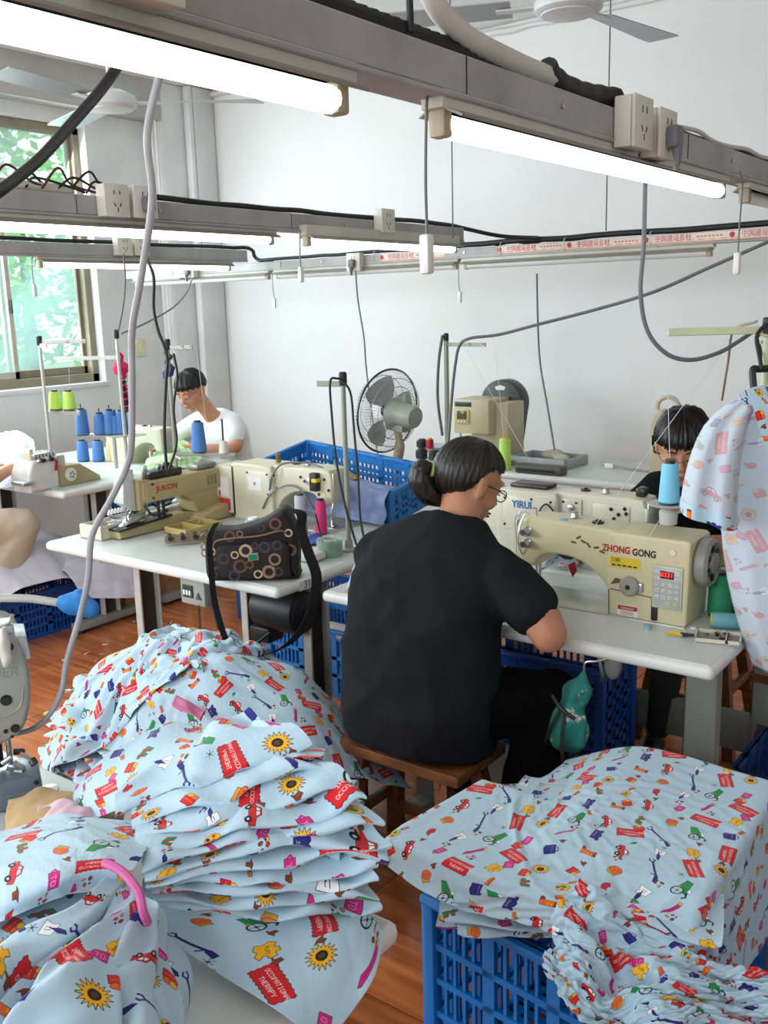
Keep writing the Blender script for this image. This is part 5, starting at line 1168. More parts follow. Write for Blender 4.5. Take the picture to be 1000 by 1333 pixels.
def hand(mb, wrist, palm_dir, palm_n, side, k=1.0, curl=.5, spread=.1):
    """five separate fingers of unequal length, thumb from the side of the palm; palm_n = back of hand normal"""
    d = V(palm_dir).normalized(); n = V(palm_n); n = (n - d * n.dot(d)).normalized(); s_ = d.cross(n) * side; w0 = V(wrist)
    A = w0 + d * .02 * k; B = w0 + d * .085 * k
    rings = [superring(w0 + d * t * k, w_ * k, h * k, d, s_, .8, 14) for t, w_, h in ((-.01, .024, .018), (.02, .032, .016), (.055, .040, .014), (.088, .040, .011))]
    loft(mb, rings)
    for i, (o_, L) in enumerate(((.030, .070), (.010, .078), (-.010, .072), (-.029, .056))):
        p = w0 + d * .078 * k + s_ * o_ * k; dd = (d + s_ * (o_ * spread * 14) * .4).normalized(); pts = [p]; a = 0
        for j, f in enumerate((.42, .32, .26)):
            a += curl * (.35, .6, .5)[j]; p = p + (dd * math.cos(a) - n * math.sin(a)) * L * f * k; pts.append(p)
        mb.tube(pts, [.0092 * k, .0085 * k, .0078 * k, .0062 * k], 10); mb.sph(pts[-1], .0066 * k, 10, 7)
        for q in pts[1:3]: mb.sph(q, .0086 * k, 10, 7)
    p = w0 + d * .03 * k + s_ * .030 * k; t1 = p + (d * .6 + s_ * .75 - n * .25).normalized() * .035 * k; t2 = t1 + (d * .9 + s_ * .25 - n * .3).normalized() * .03 * k; t3 = t2 + (d * .95 - s_ * .05 - n * .35).normalized() * .024 * k
    mb.tube([p, t1, t2, t3], [.013 * k, .0105 * k, .0095 * k, .007 * k], 10); mb.sph(t3, .0072 * k, 10, 7); return mb

# --- the woman in black, seen from behind
W = thing('person', 'woman seen from behind in charcoal t-shirt with ponytail, seated on the wooden stool', 'person', (-1.38, 1.96, .47))
sp = [(-1.375, 1.955, .50, .205, .165), (-1.375, 1.955, .58, .215, .17), (-1.38, 1.97, .68, .212, .16), (-1.385, 1.99, .78, .212, .15), (-1.385, 2.015, .87, .215, .135), (-1.375, 2.045, .94, .205, .118), (-1.365, 2.07, .985, .165, .098), (-1.352, 2.09, 1.02, .10, .075), (-1.345, 2.105, 1.05, .060, .058)]
b = MB(); torso(b, sp, grow=-.022)
hc = PD(610, 628, 2.60); Mh = headM(hc, -.42, -.42)
limb(b, [(-1.355, 2.085, 1.0), (-1.345, 2.12, 1.06), tuple(hc + V((-.01, -.02, -.03)))], [.062, .055, .056]); head_blobs(b, Mh)
SR, ER_, HR = (-1.185, 2.055, .925), (-1.035, 2.03, .80), (-1.225, 2.30, .80)
SL, EL_, HL = (-1.575, 2.04, .925), (-1.63, 2.18, .80), (-1.42, 2.33, .80)
limb(b, [SR, (-1.09, 2.04, .86), ER_], [.058, .052, .046]); limb(b, [ER_, (-1.11, 2.15, .805), HR], [.046, .040, .027])
limb(b, [SL, EL_], [.055, .046]); limb(b, [EL_, HL], [.044, .027])
hand(b, HR, (-.6, .8, -.1), (0, 0, 1), -1, curl=.5); hand(b, HL, (.7, .75, -.1), (0, 0, 1), 1, curl=.5)
organic(b, 'body', skin_m, W, .0058, 3)
b = MB(); torso(b, [(-1.37, 1.95, .462, .20, .15)] + sp[:6] + [(-1.365, 2.07, .995, .165, .10), (-1.355, 2.085, 1.028, .115, .088), (-1.348, 2.095, 1.052, .076, .072)], grow=.006)
limb(b, [(-1.22, 2.05, .93), (-1.14, 2.045, .89), (-1.10, 2.04, .862)], [.080, .078, .076]); limb(b, [(-1.54, 2.04, .93), (-1.60, 2.10, .87)], [.078, .068])
for a_, c_ in (((-1.30, 2.06, .985), (-1.20, 2.05, .93)), ((-1.43, 2.055, .985), (-1.56, 2.04, .93))): limb(b, [a_, c_], [.055, .072])
shirt = organic(b, 'tshirt', black_shirt, W, .0085, 6, wr=.010, wl=.11, seed=12, wdir=(.35, -.1, .9))
b = MB(); b.tube([Mh @ V(p) for p in ((0, -.09, -.03), (0, -.1, -.02))], .01, 8)
b = MB(); torso(b, [(-1.37, 1.94, .478, .18, .14), (-1.37, 1.945, .52, .208, .155), (-1.37, 1.95, .60, .20, .15)])
KR, KL = (-1.075, 2.13, .585), (-1.50, 2.38, .575)
limb(b, [(-1.27, 1.98, .56), (-1.17, 2.06, .58), KR], [.10, .092, .075]); limb(b, [KR, (-1.11, 2.09, .38), (-1.16, 2.02, .10)], [.082, .078, .066])
limb(b, [(-1.47, 1.98, .56), KL], [.098, .075]); limb(b, [KL, (-1.50, 2.40, .1)], [.072, .055])
organic(b, 'trousers', black_pants, W, .010, 5, wr=.004, wl=.09, seed=4)
for (x, y) in ((-1.16, 2.0), (-1.50, 2.42)):
    b = MB(); b.sph((x, y + .05, .045), (.046, .12, .04), 16, 10); b.sph((x, y - .01, .06), (.042, .05, .05)); organic(b, 'shoe', dark_plastic, W, .008, 3)
def hl_w(az):
    c = math.cos(az); return .55 * max(0, c) ** .6 - .12 - .95 * max(0, -c) ** .7 + (.18 * math.exp(-((abs(math.sin(az)) - 1) / .1) ** 2) if c > -.3 else 0)
hair_cap(W, Mh, hl_w, seed=3)
pt = Mh @ V((-.03, -.100, .0)); kd = (Mh.to_3x3() @ V((-.35, -1, -.1))).normalized()
tail = []; dn = V((-.45, -.18, -.88)).normalized()
pp = [pt - kd * .01, pt + kd * .012, pt + kd * .026 + V((-.006, 0, -.012)), pt + kd * .022 + V((-.008, -.004, -.040)), pt + kd * .010 + V((.002, 0, -.070)), pt - kd * .012 + V((.018, .0, -.092))]
vs = []; fs = []; q = curve_pts(pp, 7); nn = 60; up = V((0, 0, 1)); rads = np.interp(np.linspace(0, 1, len(q)), [0, .12, .3, .55, .8, 1], [.016, .014, .034, .042, .036, .008])
for i, p in enumerate(q):
    t = (q[min(i + 1, len(q) - 1)] - q[max(i - 1, 0)]).normalized(); u_ = V((0, 1, 0)); u_ = (u_ - t * u_.dot(t)).normalized(); v_ = t.cross(u_)
    for j in range(nn):
        a = 2 * PI * j / nn; r = rads[i] * (1 + .035 * math.sin(a * 13 + .5) + .03 * math.sin(a * 23 + i * .1)); vs.append(p + u_ * math.cos(a) * r + v_ * math.sin(a) * r * .85)
for i in range(len(q) - 1):
    for j in range(nn): fs.append((i * nn + j, i * nn + (j + 1) % nn, (i + 1) * nn + (j + 1) % nn, (i + 1) * nn + j))
wout(MB().add(vs, fs), 'ponytail', hair_m, W, 180)
tie_c = pt + kd * .004; u_ = kd.orthogonal().normalized(); v_ = kd.cross(u_)
wout(MB().tube([tie_c + u_ * math.cos(a) * .0175 + v_ * math.sin(a) * .0175 for a in [i * PI / 12 for i in range(24)]], [.0062 + .001 * (i % 2) for i in range(24)], 10, closed=True), 'hair_tie', mat('olive_green_band', (150, 164, 92), .7, var=.15), W)
face_bits(W, Mh, gl=(dark_plastic, .0016))
# --- the worker in glasses facing the camera across the table
R_ = thing('person', 'short haired worker in black shirt and thin glasses facing the camera across the table', 'person', (-1.10, 3.34, .45))
hc = PD(889, 580, 3.08); Mr = headM(hc, PI + .30, -.42)
sp = [(-1.10, 3.36, .46, .18, .14), (-1.10, 3.36, .6, .18, .14), (-1.10, 3.34, .78, .185, .125), (-1.095, 3.30, .90, .19, .11), (-1.09, 3.26, .955, .16, .09), (-1.085, 3.23, .99, .08, .065), (-1.08, 3.2, 1.02, .05, .05)]
b = MB(); torso(b, sp, grow=-.02); limb(b, [(-1.085, 3.23, .98), (-1.08, 3.17, 1.04), tuple(hc + V((0, .03, -.03)))], [.055, .05, .052]); head_blobs(b, Mr, 1.0)
HR2, HL2 = PZ(866, 692, .86), PZ(905, 708, .84)
limb(b, [(-1.27, 3.28, .92), (-1.34, 3.22, .83), (-1.26, 3.14, .83), tuple(HR2)], [.045, .042, .036, .026]); hand(b, tuple(HR2), (-.55, -.75, -.22), (0, -.25, 1), 1, curl=.75)
limb(b, [(-.92, 3.27, .92), (-.84, 3.15, .82), tuple(HL2)], [.045, .042, .027]); hand(b, tuple(HL2), (-.8, -.5, -.1), (0, 0, 1), -1, curl=.7)
organic(b, 'body', skin_m, R_, .0055, 3)
b = MB(); torso(b, sp[:6], grow=.006); limb(b, [(-1.24, 3.28, .93), (-1.32, 3.23, .85), (-1.27, 3.15, .83)], [.07, .064, .05]); limb(b, [(-.95, 3.27, .93), (-.87, 3.18, .85)], [.07, .062])
organic(b, 'shirt', mat('black_cotton', (22, 23, 27), .9, var=.1, spec=.12), R_, .009, 5, wr=.006, wl=.09, seed=21, wdir=(.3, 0, .8))
b = MB(); limb(b, [(-1.2, 3.34, .50), (-1.28, 2.98, .55)], [.085, .065]); limb(b, [(-1.28, 2.98, .55), (-1.30, 2.97, .18)], [.062, .045]); limb(b, [(-1.0, 3.34, .50), (-1.06, 2.98, .55)], [.085, .065]); limb(b, [(-1.06, 2.98, .55), (-1.10, 2.97, .18)], [.062, .045])
organic(b, 'trousers', mat('dark_trousers', (40, 38, 40), .9), R_, .011, 4, wr=.003)
for x in (-1.31, -1.11):
    limb(MB(), [(0, 0, 0), (0, 0, .1)], [.01, .01]); b = MB(); limb(b, [(x, 2.97, .2), (x, 2.97, .12)], [.036, .034]); organic(b, 'ankle', skin_m, R_, .009, 2)
    b = MB(); b.sph((x, 2.90, .105), (.042, .11, .036), 16, 10); b.sph((x, 2.96, .12), (.038, .05, .045)); sh = organic(b, 'shoe', dark_plastic, R_, .008, 3)
    b = MB(); b.rbox(x - .043, x + .043, 2.79, 3.01, .062, .085, .01); wout(b, 'sole', mat('tan_sole', (150, 128, 96), .7), R_)
def hl_r(az): c = math.cos(az); return .30 * max(0, c) ** .7 - .12 - .62 * max(0, -c) ** .8
hair_cap(R_, Mr, hl_r, seed=5, r=(.087, .109, .101), ridge=.0035, fringe=.6)
face_bits(R_, Mr, gl=(brass, .0011))

# --- the worker in white at the far table
L_ = thing('person', 'worker in white t-shirt and glasses sewing by the corner column', 'person', (-4.33, 4.12, .45))
hc = PD(249, 507, 5.68); Ml = headM(hc, PI + .12, -.5)
sp = [(-4.33, 4.14, .46, .17, .13), (-4.33, 4.14, .6, .17, .13), (-4.33, 4.12, .78, .18, .12), (-4.32, 4.08, .89, .19, .105), (-4.315, 4.05, .95, .16, .085), (-4.31, 4.02, .985, .075, .06), (-4.305, 4.0, 1.01, .048, .048)]
b = MB(); torso(b, sp, grow=-.02); limb(b, [(-4.31, 4.02, .97), (-4.31, 3.97, 1.03), tuple(hc + V((0, .03, -.03)))], [.052, .048, .05]); head_blobs(b, Ml, 1.0)
limb(b, [(-4.15, 4.05, .92), (-4.07, 3.93, .81), (-4.27, 3.74, .82)], [.046, .042, .028]); hand(b, (-4.27, 3.74, .82), (-.9, -.35, -.1), (0, 0, 1), -1, curl=.6)
limb(b, [(-4.5, 4.05, .92), (-4.62, 3.9, .82), (-4.46, 3.72, .82)], [.046, .042, .028]); hand(b, (-4.46, 3.72, .82), (.8, -.45, -.1), (0, 0, 1), 1, curl=.6)
organic(b, 'body', skin_p, L_, .0065, 3)
b = MB(); torso(b, sp[:6], grow=.008); limb(b, [(-4.18, 4.06, .93), (-4.10, 3.98, .865)], [.068, .064]); limb(b, [(-4.48, 4.06, .93), (-4.57, 3.98, .86)], [.068, .062])
organic(b, 'tshirt', white_shirt, L_, .010, 5, wr=.006, wl=.09, seed=8, wdir=(.2, 0, .8))
b = MB(); limb(b, [(-4.24, 4.14, .5), (-4.24, 3.75, .55), (-4.24, 3.7, .1)], [.085, .065, .045]); limb(b, [(-4.42, 4.14, .5), (-4.42, 3.75, .55), (-4.42, 3.7, .1)], [.085, .065, .045]); organic(b, 'trousers', black_pants, L_, .012, 4)
hair_cap(L_, Ml, lambda az: .34 * max(0, math.cos(az)) ** .7 - .1 - .5 * max(0, -math.cos(az)) ** .8, seed=7, r=(.085, .107, .099), ridge=.003, fringe=.3)
face_bits(L_, Ml, gl=(mat('pale_pink_frame', (214, 170, 172), .3), .0014))

# --- the worker cut by the left edge
E_ = thing('person', 'worker cut by the left edge, beige trousers and pale sleeves at the overlock', 'person', (-4.42, 2.28, .45))
b = MB(); torso(b, [(-4.45, 2.22, .47, .15, .12), (-4.45, 2.22, .7, .16, .11), (-4.45, 2.26, .92, .17, .10), (-4.45, 2.28, .99, .08, .06), (-4.45, 2.3, 1.04, .05, .05)])
Me = headM(V((-4.45, 2.36, 1.15)), 0, -.35); limb(b, [(-4.45, 2.28, 1.0), (-4.45, 2.34, 1.1)], [.05, .05]); head_blobs(b, Me)
limb(b, [(-4.28, 2.28, .93), (-4.24, 2.45, .84), (-4.33, 2.66, .86)], [.044, .04, .028]); hand(b, (-4.33, 2.66, .86), (-.3, .9, -.1), (0, 0, 1), -1, curl=.6)
limb(b, [(-4.62, 2.28, .93), (-4.66, 2.45, .84), (-4.55, 2.66, .86)], [.044, .04, .028]); hand(b, (-4.55, 2.66, .86), (.3, .9, -.1), (0, 0, 1), 1, curl=.6)
limb(b, [(-4.28, 2.45, .42), (-4.30, 2.12, .1)], [.045, .035]); organic(b, 'body', skin_p, E_, .008, 3)
b = MB(); torso(b, [(-4.45, 2.22, .5, .17, .13), (-4.45, 2.22, .7, .175, .125), (-4.45, 2.26, .92, .185, .115), (-4.45, 2.28, .985, .10, .08)], grow=.005); limb(b, [(-4.30, 2.28, .93), (-4.26, 2.38, .87)], [.07, .06]); limb(b, [(-4.6, 2.28, .93), (-4.64, 2.38, .87)], [.07, .06]); organic(b, 'shirt', pale_lav, E_, .011, 4, wr=.005)
b = MB(); torso(b, [(-4.42, 2.22, .46, .17, .14), (-4.42, 2.22, .56, .17, .14)]); limb(b, [(-4.34, 2.24, .56), (-4.27, 2.42, .60), (-4.19, 2.60, .60)], [.10, .105, .09]); limb(b, [(-4.19, 2.60, .60), (-4.24, 2.52, .45), (-4.30, 2.42, .36)], [.09, .10, .10])
limb(b, [(-4.52, 2.28, .56), (-4.50, 2.56, .59)], [.10, .095]); limb(b, [(-4.5, 2.56, .59), (-4.5, 2.30, .16)], [.09, .08]); organic(b, 'trousers', beige_p, E_, .011, 5, wr=.007, wl=.10, seed=15)
for x in (-4.30, -4.5):
    b = MB(); b.sph((x, 2.14, .04), (.042, .12, .038), 14, 9); organic(b, 'shoe', dark_plastic, E_, .01, 2)
hair_cap(E_, Me, hl_r, seed=9)

# --- stools
wood = mat('worn_stool_wood', (134, 84, 44), .42, var=.3, scale=5, stretch=(2, 14, 14), rgb2=(84, 48, 24), bump=.12, bscale=30, spots=((60, 36, 22), 9, .66))
def stool(loc, w_, d_, h, label, rz=0):
    t = thing('wooden_stool', label, 'stool', loc, rz)
    for k in range(2): MB().rbox(-w_ / 2, w_ / 2, -d_ / 2 + k * d_ / 2 + .001, -d_ / 2 + (k + 1) * d_ / 2 - .001, h - .03, h, .004).out('seat_board', wood, t)
    for sx in (-1, 1):
        for sy in (-1, 1):
            a = V((sx * (w_ / 2 - .07), sy * (d_ / 2 - .045), h - .03)); c = V((sx * (w_ / 2 - .01), sy * (d_ / 2 + .02), 0)); s_ = .019
            vs = [p + V((i * s_, j * s_, 0)) for p in (c, a) for (i, j) in ((-1, -1), (1, -1), (1, 1), (-1, 1))]
            MB().add(vs, [(3, 2, 1, 0), (4, 5, 6, 7), (0, 1, 5, 4), (1, 2, 6, 5), (2, 3, 7, 6), (3, 0, 4, 7)]).out('leg', wood, t, smooth=0)
    for sy in (-1, 1): MB().rbox(-w_ / 2 + .04, w_ / 2 - .04, sy * (d_ / 2 - .01) - .01, sy * (d_ / 2 - .01) + .01, .16, .195, .003).out('stretcher', wood, t)
    for sx in (-1, 1): MB().rbox(sx * (w_ / 2 - .035) - .01, sx * (w_ / 2 - .035) + .01, -d_ / 2 + .02, d_ / 2 - .02, .22, .25, .003).out('stretcher', wood, t)
    for sx in (-1, 1): MB().rbox(sx * (w_ / 2 - .075) - .009, sx * (w_ / 2 - .075) + .009, -d_ / 2 + .02, d_ / 2 - .02, h - .065, h - .03, .003).out('apron', wood, t)
    return t
stool((-1.375, 1.945, 0), .40, .24, .462, 'worn wooden stool under the woman in charcoal t-shirt')
stool((-.62, 3.05, 0), .36, .24, .45, 'dark wooden stool behind the right table leg, below the hung shirt')
stool((-1.10, 3.36, 0), .36, .26, .45, 'wooden stool under the worker in black shirt'); stool((-4.33, 4.14, 0), .36, .26, .45, 'wooden stool under the worker in white'); stool((-4.44, 2.22, 0), .36, .26, .45, 'wooden stool under the worker at the left edge')
# ---------------------------------------------------------------- thread cones, stands
blue_th = mat('blue_thread', (74, 126, 196), .7, var=.1, scale=80, stretch=(1, 1, 8)); lime_th = mat('lime_thread', (196, 240, 110), .7, var=.08, scale=80, stretch=(1, 1, 8)); sky_th = mat('sky_blue_thread', (126, 204, 236), .7, var=.06, scale=80, stretch=(1, 1, 8))
green_th = mat('green_thread', (36, 150, 104), .65, var=.12, scale=80, stretch=(1, 1, 8)); red_th = mat('crimson_thread', (190, 32, 70), .7, var=.1); grey_th = mat('grey_thread', (176, 178, 186), .7, var=.06); pink_th = mat('magenta_thread', (214, 48, 116), .7, var=.08); cyan_th = mat('aqua_thread', (112, 176, 190), .6, var=.06)
def cone(loc, r0, r1, h, m, label, group=None, rot=None, core=None, spindle=0):
    t = thing('thread_cone', label, 'thread', loc, group=group, rot=rot)
    MB().lathe([(r0 * .9, .004), (r0, .008), (r1, h - .006), (r1 * .85, h)], 22).out('winding', m, t)
    MB().lathe([(r1 * .3, h - .002), (r1 * .62, h - .002), (r1 * .6, h + .008), (r1 * .3, h + .008)], 16).out('core', core or dark_plastic, t)
    MB().lathe([(r0 * .5, 0), (r0 * .92, 0), (r0 * .9, .005), (r0 * .5, .005)], 16).out('foot_ring', core or dark_plastic, t)
    if spindle: MB().cyl((0, 0, h), (0, 0, h + spindle), .003, n=6).out('spindle', dark_metal, t)
    return t
pole_m = mat('grey_pole', (150, 156, 142), .4, .3, var=.06); wpole = mat('white_pole', (206, 208, 204), .4, .2)
def stand(loc, h, label, arms=(), m=None, r=.009, cap=True, plates=()):
    """pole with flange; arms: (height, end offset x, y), plates: (offset x, y, z, radius)"""
    t = thing('thread_stand', label, 'thread stand', loc); m = m or pole_m
    MB().cyl((0, 0, .012), (0, 0, h), r, r * .92).out('pole', m, t)
    MB().lathe([(.03, 0), (.03, .006), (.016, .014), (.013, .04)], 16).out('flange', m, t)
    if cap: MB().lathe([(.012, h - .03), (.014, h - .02), (.014, h + .012), (.01, h + .016)], 12).out('pole_cap', dark_plastic, t)
    for (z, x, y) in arms:
        d = V((x, y, 0)); L = d.length; M = Matrix.Translation((0, 0, z)) @ Matrix.Rotation(math.atan2(y, x), 4, 'Z')
        a = MB().rbox(-.012, L, -.003, .003, -.010, .010, .002, 1, M).out('guide_arm', m, t)
        for q in (.93, .6): MB().tube([M @ V((L * q + math.cos(k) * .006, -.006, math.sin(k) * .006)) for k in [i * PI / 4 for i in range(8)]], .0014, 5, closed=True).out('eyelet', steel, a)
    for (x, y, z, rr) in plates:
        MB().lathe([(.006, z - .02), (.012, z - .016), (rr * .9, z - .004), (rr, z), (rr * .97, z + .001), (.01, z - .003)], 26, Matrix.Translation((x, y, 0))).out('cone_plate', wpole, t)
        if abs(x) + abs(y) > .02: MB().tube([(0, 0, z - .03), (x, y, z - .022), (x, y, z - .01)], .005, 8).out('plate_arm', m, t)
    return t
# right stand with the pale arm, cone plate and hanger
p5 = V((-.70, 2.56, HT)); pe = PD(869, 447, 2.45); pc = PD(871, 655, 2.47)
t = stand(tuple(p5), .77, 'thread stand at right with pale green arm, behind the hung shirt', arms=((.755, pe.x - p5.x, pe.y - p5.y),), m=mat('pale_green_metal', (206, 214, 178), .4, var=.05), r=.011, plates=((pc.x - p5.x, pc.y - p5.y, pc.z - HT, .055),))
cone(tuple(pc), .027, .021, .105, sky_th, 'sky blue thread cone on the white plate before the worker in black shirt')
MB().lathe([(.012, 0), (.022, .002), (.024, .035), (.018, .04)], 16, Matrix.Translation((pc.x - p5.x, pc.y - p5.y, pc.z - HT - .055))).out('plate_hub', wpole, t)
cable('power_cable', [V((-.70, 2.56, 1.52)) + V((math.cos(a) * .016, math.sin(a) * .016, -.012 * a / 3)) for a in [i * PI / 3 for i in range(10)]], .004, mat('raffia', (206, 190, 150), .8), 'beige cord wound round the top of the right stand')
cable('power_cable', [(-.70, 2.54, 1.53), (-.715, 2.52, 1.50), (-.70, 2.50, 1.45), (-.69, 2.49, 1.42)], .005, rubber, 'short black cord tying the hanger to the right stand')
# left stands
p = PZ(233, 652, .76); t2 = stand(tuple(p), .71, 'thread stand wrapped with purple tape behind the tan machine', arms=((.69, .14, .02),), plates=())
MB().rbox(0, .30, -.008, .008, .21, .226, .003, 1, Matrix.Rotation(.35, 4, 'Z')).out('cone_bar', pole_m, t2); MB().rbox(-.05, .12, -.006, .006, .20, .212, .003, 1, Matrix.Rotation(-.5, 4, 'Z')).out('cone_bar', pole_m, t2)
pur = mat('purple_tape', (70, 48, 116), .6, var=.2)
MB().tube([V((math.cos(k * .9) * .015, math.sin(k * .9) * .015, .60 + k * .006)) for k in range(14)], .006, 6).out('tape_wrap', pur, t2)
MB().prism([(-.04, .58), (.0, .61), (.03, .605), (.012, .565), (-.03, .55)], -.012, .012, .004).out('tape_knot', pur, t2)
q = p + V((math.cos(.35) * .12, math.sin(.35) * .12, .226)); cone(tuple(q), .034, .026, .135, blue_th, 'single blue thread cone beside the worker in white')
q = p + V((math.cos(.35) * .24, math.sin(.35) * .24, .226)); t = thing('cone_spindle', 'empty cone spindle with ivory base right of the single blue cone', 'spindle', tuple(q)); MB().lathe([(.022, 0), (.018, .05), (.008, .055)], 14).out('base', ivory, t); MB().cyl((0, 0, .05), (0, 0, .15), .004).out('pin', dark_metal, t)
t = stand((-2.08, 2.545, HT), .61, 'thin thread stand between the bag table and the woman in charcoal', arms=((.585, -.10, -.02),))
cable('power_cable', [PD(*q) for q in ((440, 492, 3.25), (430, 496, 3.22), (432, 540, 3.2), (438, 600, 3.2), (450, 660, 3.2), (466, 715, 3.2), (470, 730, 3.2))], .004, rubber, 'black cord looping on the left of the thin thread stand')
cable('power_cable', [PD(*q) for q in ((441, 492, 3.25), (456, 510, 3.22), (461, 560, 3.2), (466, 620, 3.2), (470, 680, 3.2), (482, 728, 3.2))], .004, rubber, 'black cord looping on the right of the thin thread stand')
MB().lathe([(.0, 0), (.055, .001), (.055, .008), (.01, .01)], 26, Matrix.Translation((-.09, -.03, .0))).out('cone_disc', ivory, t); MB().tube([(-.09, -.03, .008), (-.115, -.04, .13)], .003, 6).out('spindle', dark_metal, t)
a = PY(583, 594, 4.38); t = stand((a.x, a.y, HT), PY(590, 437, 4.38).z - HT, 'tall thread stand on the rear table behind the woman in charcoal', arms=((PY(590, 448, 4.38).z - HT, .26, -.02),), r=.014)
cable('power_cable', [(a.x - .01, 4.36, 1.44), (a.x - .03, 4.35, 1.3), (a.x - .04, 4.35, 1.1), (a.x - .02, 4.36, .9)], .008, mat('mid_grey_cord', (98, 99, 102), .5), 'grey cord running down the tall thread stand')
w0 = PD(66, 590, 4.75); t = stand((w0.x, w0.y, HT), .73, 'white thread stand over the overlock with two lime cones', arms=((.715, .20, .12), (.70, .13, -.05)), m=wpole)
for (px, lab) in ((73, 'lime thread cone at the left on the white stand'), (91, 'lime thread cone at the right on the white stand')):
    q = PD(px, 533, 4.75); cone(tuple(q), .033, .026, .09, lime_th, lab)
a, b_ = PD(60, 536, 4.75), PD(104, 537, 4.75)
t['x'] = 0; del t['x']; MB().tube([a - V(t.location), b_ - V(t.location)], .012, 8).out('cone_tray', wpole, t)
w1 = PD(162, 560, 5.0); t = stand((w1.x, w1.y, HT), PD(155, 432, 5.0).z - HT, 'stand wrapped in pink and black cloth beside the long cord', arms=((.62, -.32, -.16),), m=wpole)
pk = mat('hot_pink_cloth', (226, 44, 112), .8, var=.12); b = MB(); rn = random.Random(8)
c0 = PD(158, 478, 4.98); b.sph(tuple(c0), (.035, .035, .04)); b.sph(tuple(c0 + V((-.02, -.01, .0))), (.03, .02, .035)); b.sph(tuple(c0 + V((.0, 0, .05))), (.018, .018, .03)); b.tube([c0, c0 + V((.01, .0, -.06))], [.03, .012], 10)
rt = thing('pink_cloth_wrap', 'hot pink cloth knotted round the stand left of centre', 'cloth', tuple(c0)); organic(b, 'knot', pk, rt, .006, 2, wr=.012, wl=.03)
for k in range(9):
    z = -.07 - .018 * k; MB().tube([V((math.cos(i) * .014 + .004 * k * .5, math.sin(i) * .014, z - .012 * math.sin(i * .5))) for i in range(7)], .008, 6).out('twisted_strip', pk if k % 2 else dark_plastic, rt)
# cone rack on the left table
rk = PD(148, 565, 5.05); t = thing('cone_rack', 'white rack carrying blue thread cones on the far left table', 'rack', (rk.x, rk.y, HT))
zz = rk.z - HT; MB().cyl((0, 0, 0), (0, 0, zz), .01).out('post', wpole, t)
for (dx, dy) in ((-.17, -.05), (-.07, -.02), (.0, .04), (.07, -.03), (.12, .06)): MB().tube([(0, 0, zz - .008), (dx, dy, zz - .006)], .006, 6).out('arm', wpole, t); MB().lathe([(.01, zz - .006), (.045, zz - .004), (.046, zz - .001), (.01, zz)], 20, Matrix.Translation((dx, dy, 0))).out('disc', wpole, t)
for (px, py, hh, lab) in ((108, 563, .135, 'leftmost blue cone on the rack'), (131, 560, .11, 'second blue cone on the rack'), (144, 560, .125, 'third blue cone, largest on the rack'), (151, 555, .10, 'small blue cone half hidden on the rack'), (159, 556, .12, 'rightmost blue cone on the rack')):
    q = PD(px, py, 5.05); cone((q.x, q.y, rk.z), .036, .028, hh, blue_th, lab, spindle=.03)
for (px, lab, m) in ((109, 'blue cone standing on the table below the rack, at left', blue_th), (129, 'blue cone standing on the table below the rack, at right', blue_th), (147, 'tan cone standing below the rack', mat('tan_cone', (206, 184, 138), .6))):
    q = PZ(px, 600, .76); cone((q.x, q.y, HT), .036, .03, .12, m, lab)
# overlock
ov = thing('overlock_machine', 'cream overlock machine with chrome thread guides on the left table', 'sewing machine', tuple(PZ(78, 634, HT)), PI / 2 + .05)
# local x = toward back wall side of the table (world +Y), local -y faces the camera side (+X)
MB().prism([(.0, 0), (.26, 0), (.26, .02), (.14, .10), (.0, .105)], -.0, .12, .008, seg=2).out('belt_cover', tan, ov)
MB().lathe([(.0, 0), (.034, .001), (.034, .008), (.022, .010), (.02, .014)], 20, faceM((.07, -.001, .055), (0, -1, 0))).out('hand_wheel', ivory, ov)
for k in range(5): MB().lathe([(.0, .014), (.004, .0142), (.004, .016)], 8, faceM((.07 + .013 * math.cos(k * 1.26), -.001, .055 + .013 * math.sin(k * 1.26)), (0, -1, 0))).out('wheel_hole', dark_plastic, ov)
MB().rbox(-.01, .06, .01, .12, .10, .16, .012).out('motor_cover', ivory_en, ov)
MB().prism([(-.17, 0), (.0, 0), (.0, .14), (-.06, .17), (-.15, .15), (-.18, .08)], -.01, .14, .02, seg=3).out('body', mat('white_enamel', (226, 228, 226), .3, .1, spots=((150, 148, 140), 18, .66)), ov)
MB().rbox(-.13, .0, .0, .10, .16, .185, .006).out('tension_bar', steel, ov)
for k in range(5): MB().lathe([(.004, 0), (.012, .002), (.005, .006), (.012, .01), (.008, .022)], 12, faceM((-.115 + k * .024, -.002, .15), (0, -1, 0))).out('tension_disc', dark_metal if k % 2 else steel, ov)
MB().rbox(-.14, -.115, .02, .09, .15, .21, .008).out('head', ivory_en, ov)
for k in range(6): MB().tube([(-.12 + k * .02, .03, .18), (-.115 + k * .02, .0, .2), (-.11 + k * .02, -.01, .14)], .0018, 5).out('thread_guide', steel, ov)
MB().prism([(-.03, .09), (-.015, .09), (-.005, .14), (-.02, .14)], -.016, -.01, .002).out('red_lever', mat('red_lever', (200, 34, 40), .4), ov)
MB().rbox(-.22, -.15, -.02, .08, .04, .06, .006).out('cloth_plate', steel, ov)
# distant head on the table of the worker in white
fm = lockstitch((-4.60, 3.52, HT), PI, 'small cream sewing machine in front of the worker in white', cream2)
fm.scale = (.9, .9, .9)
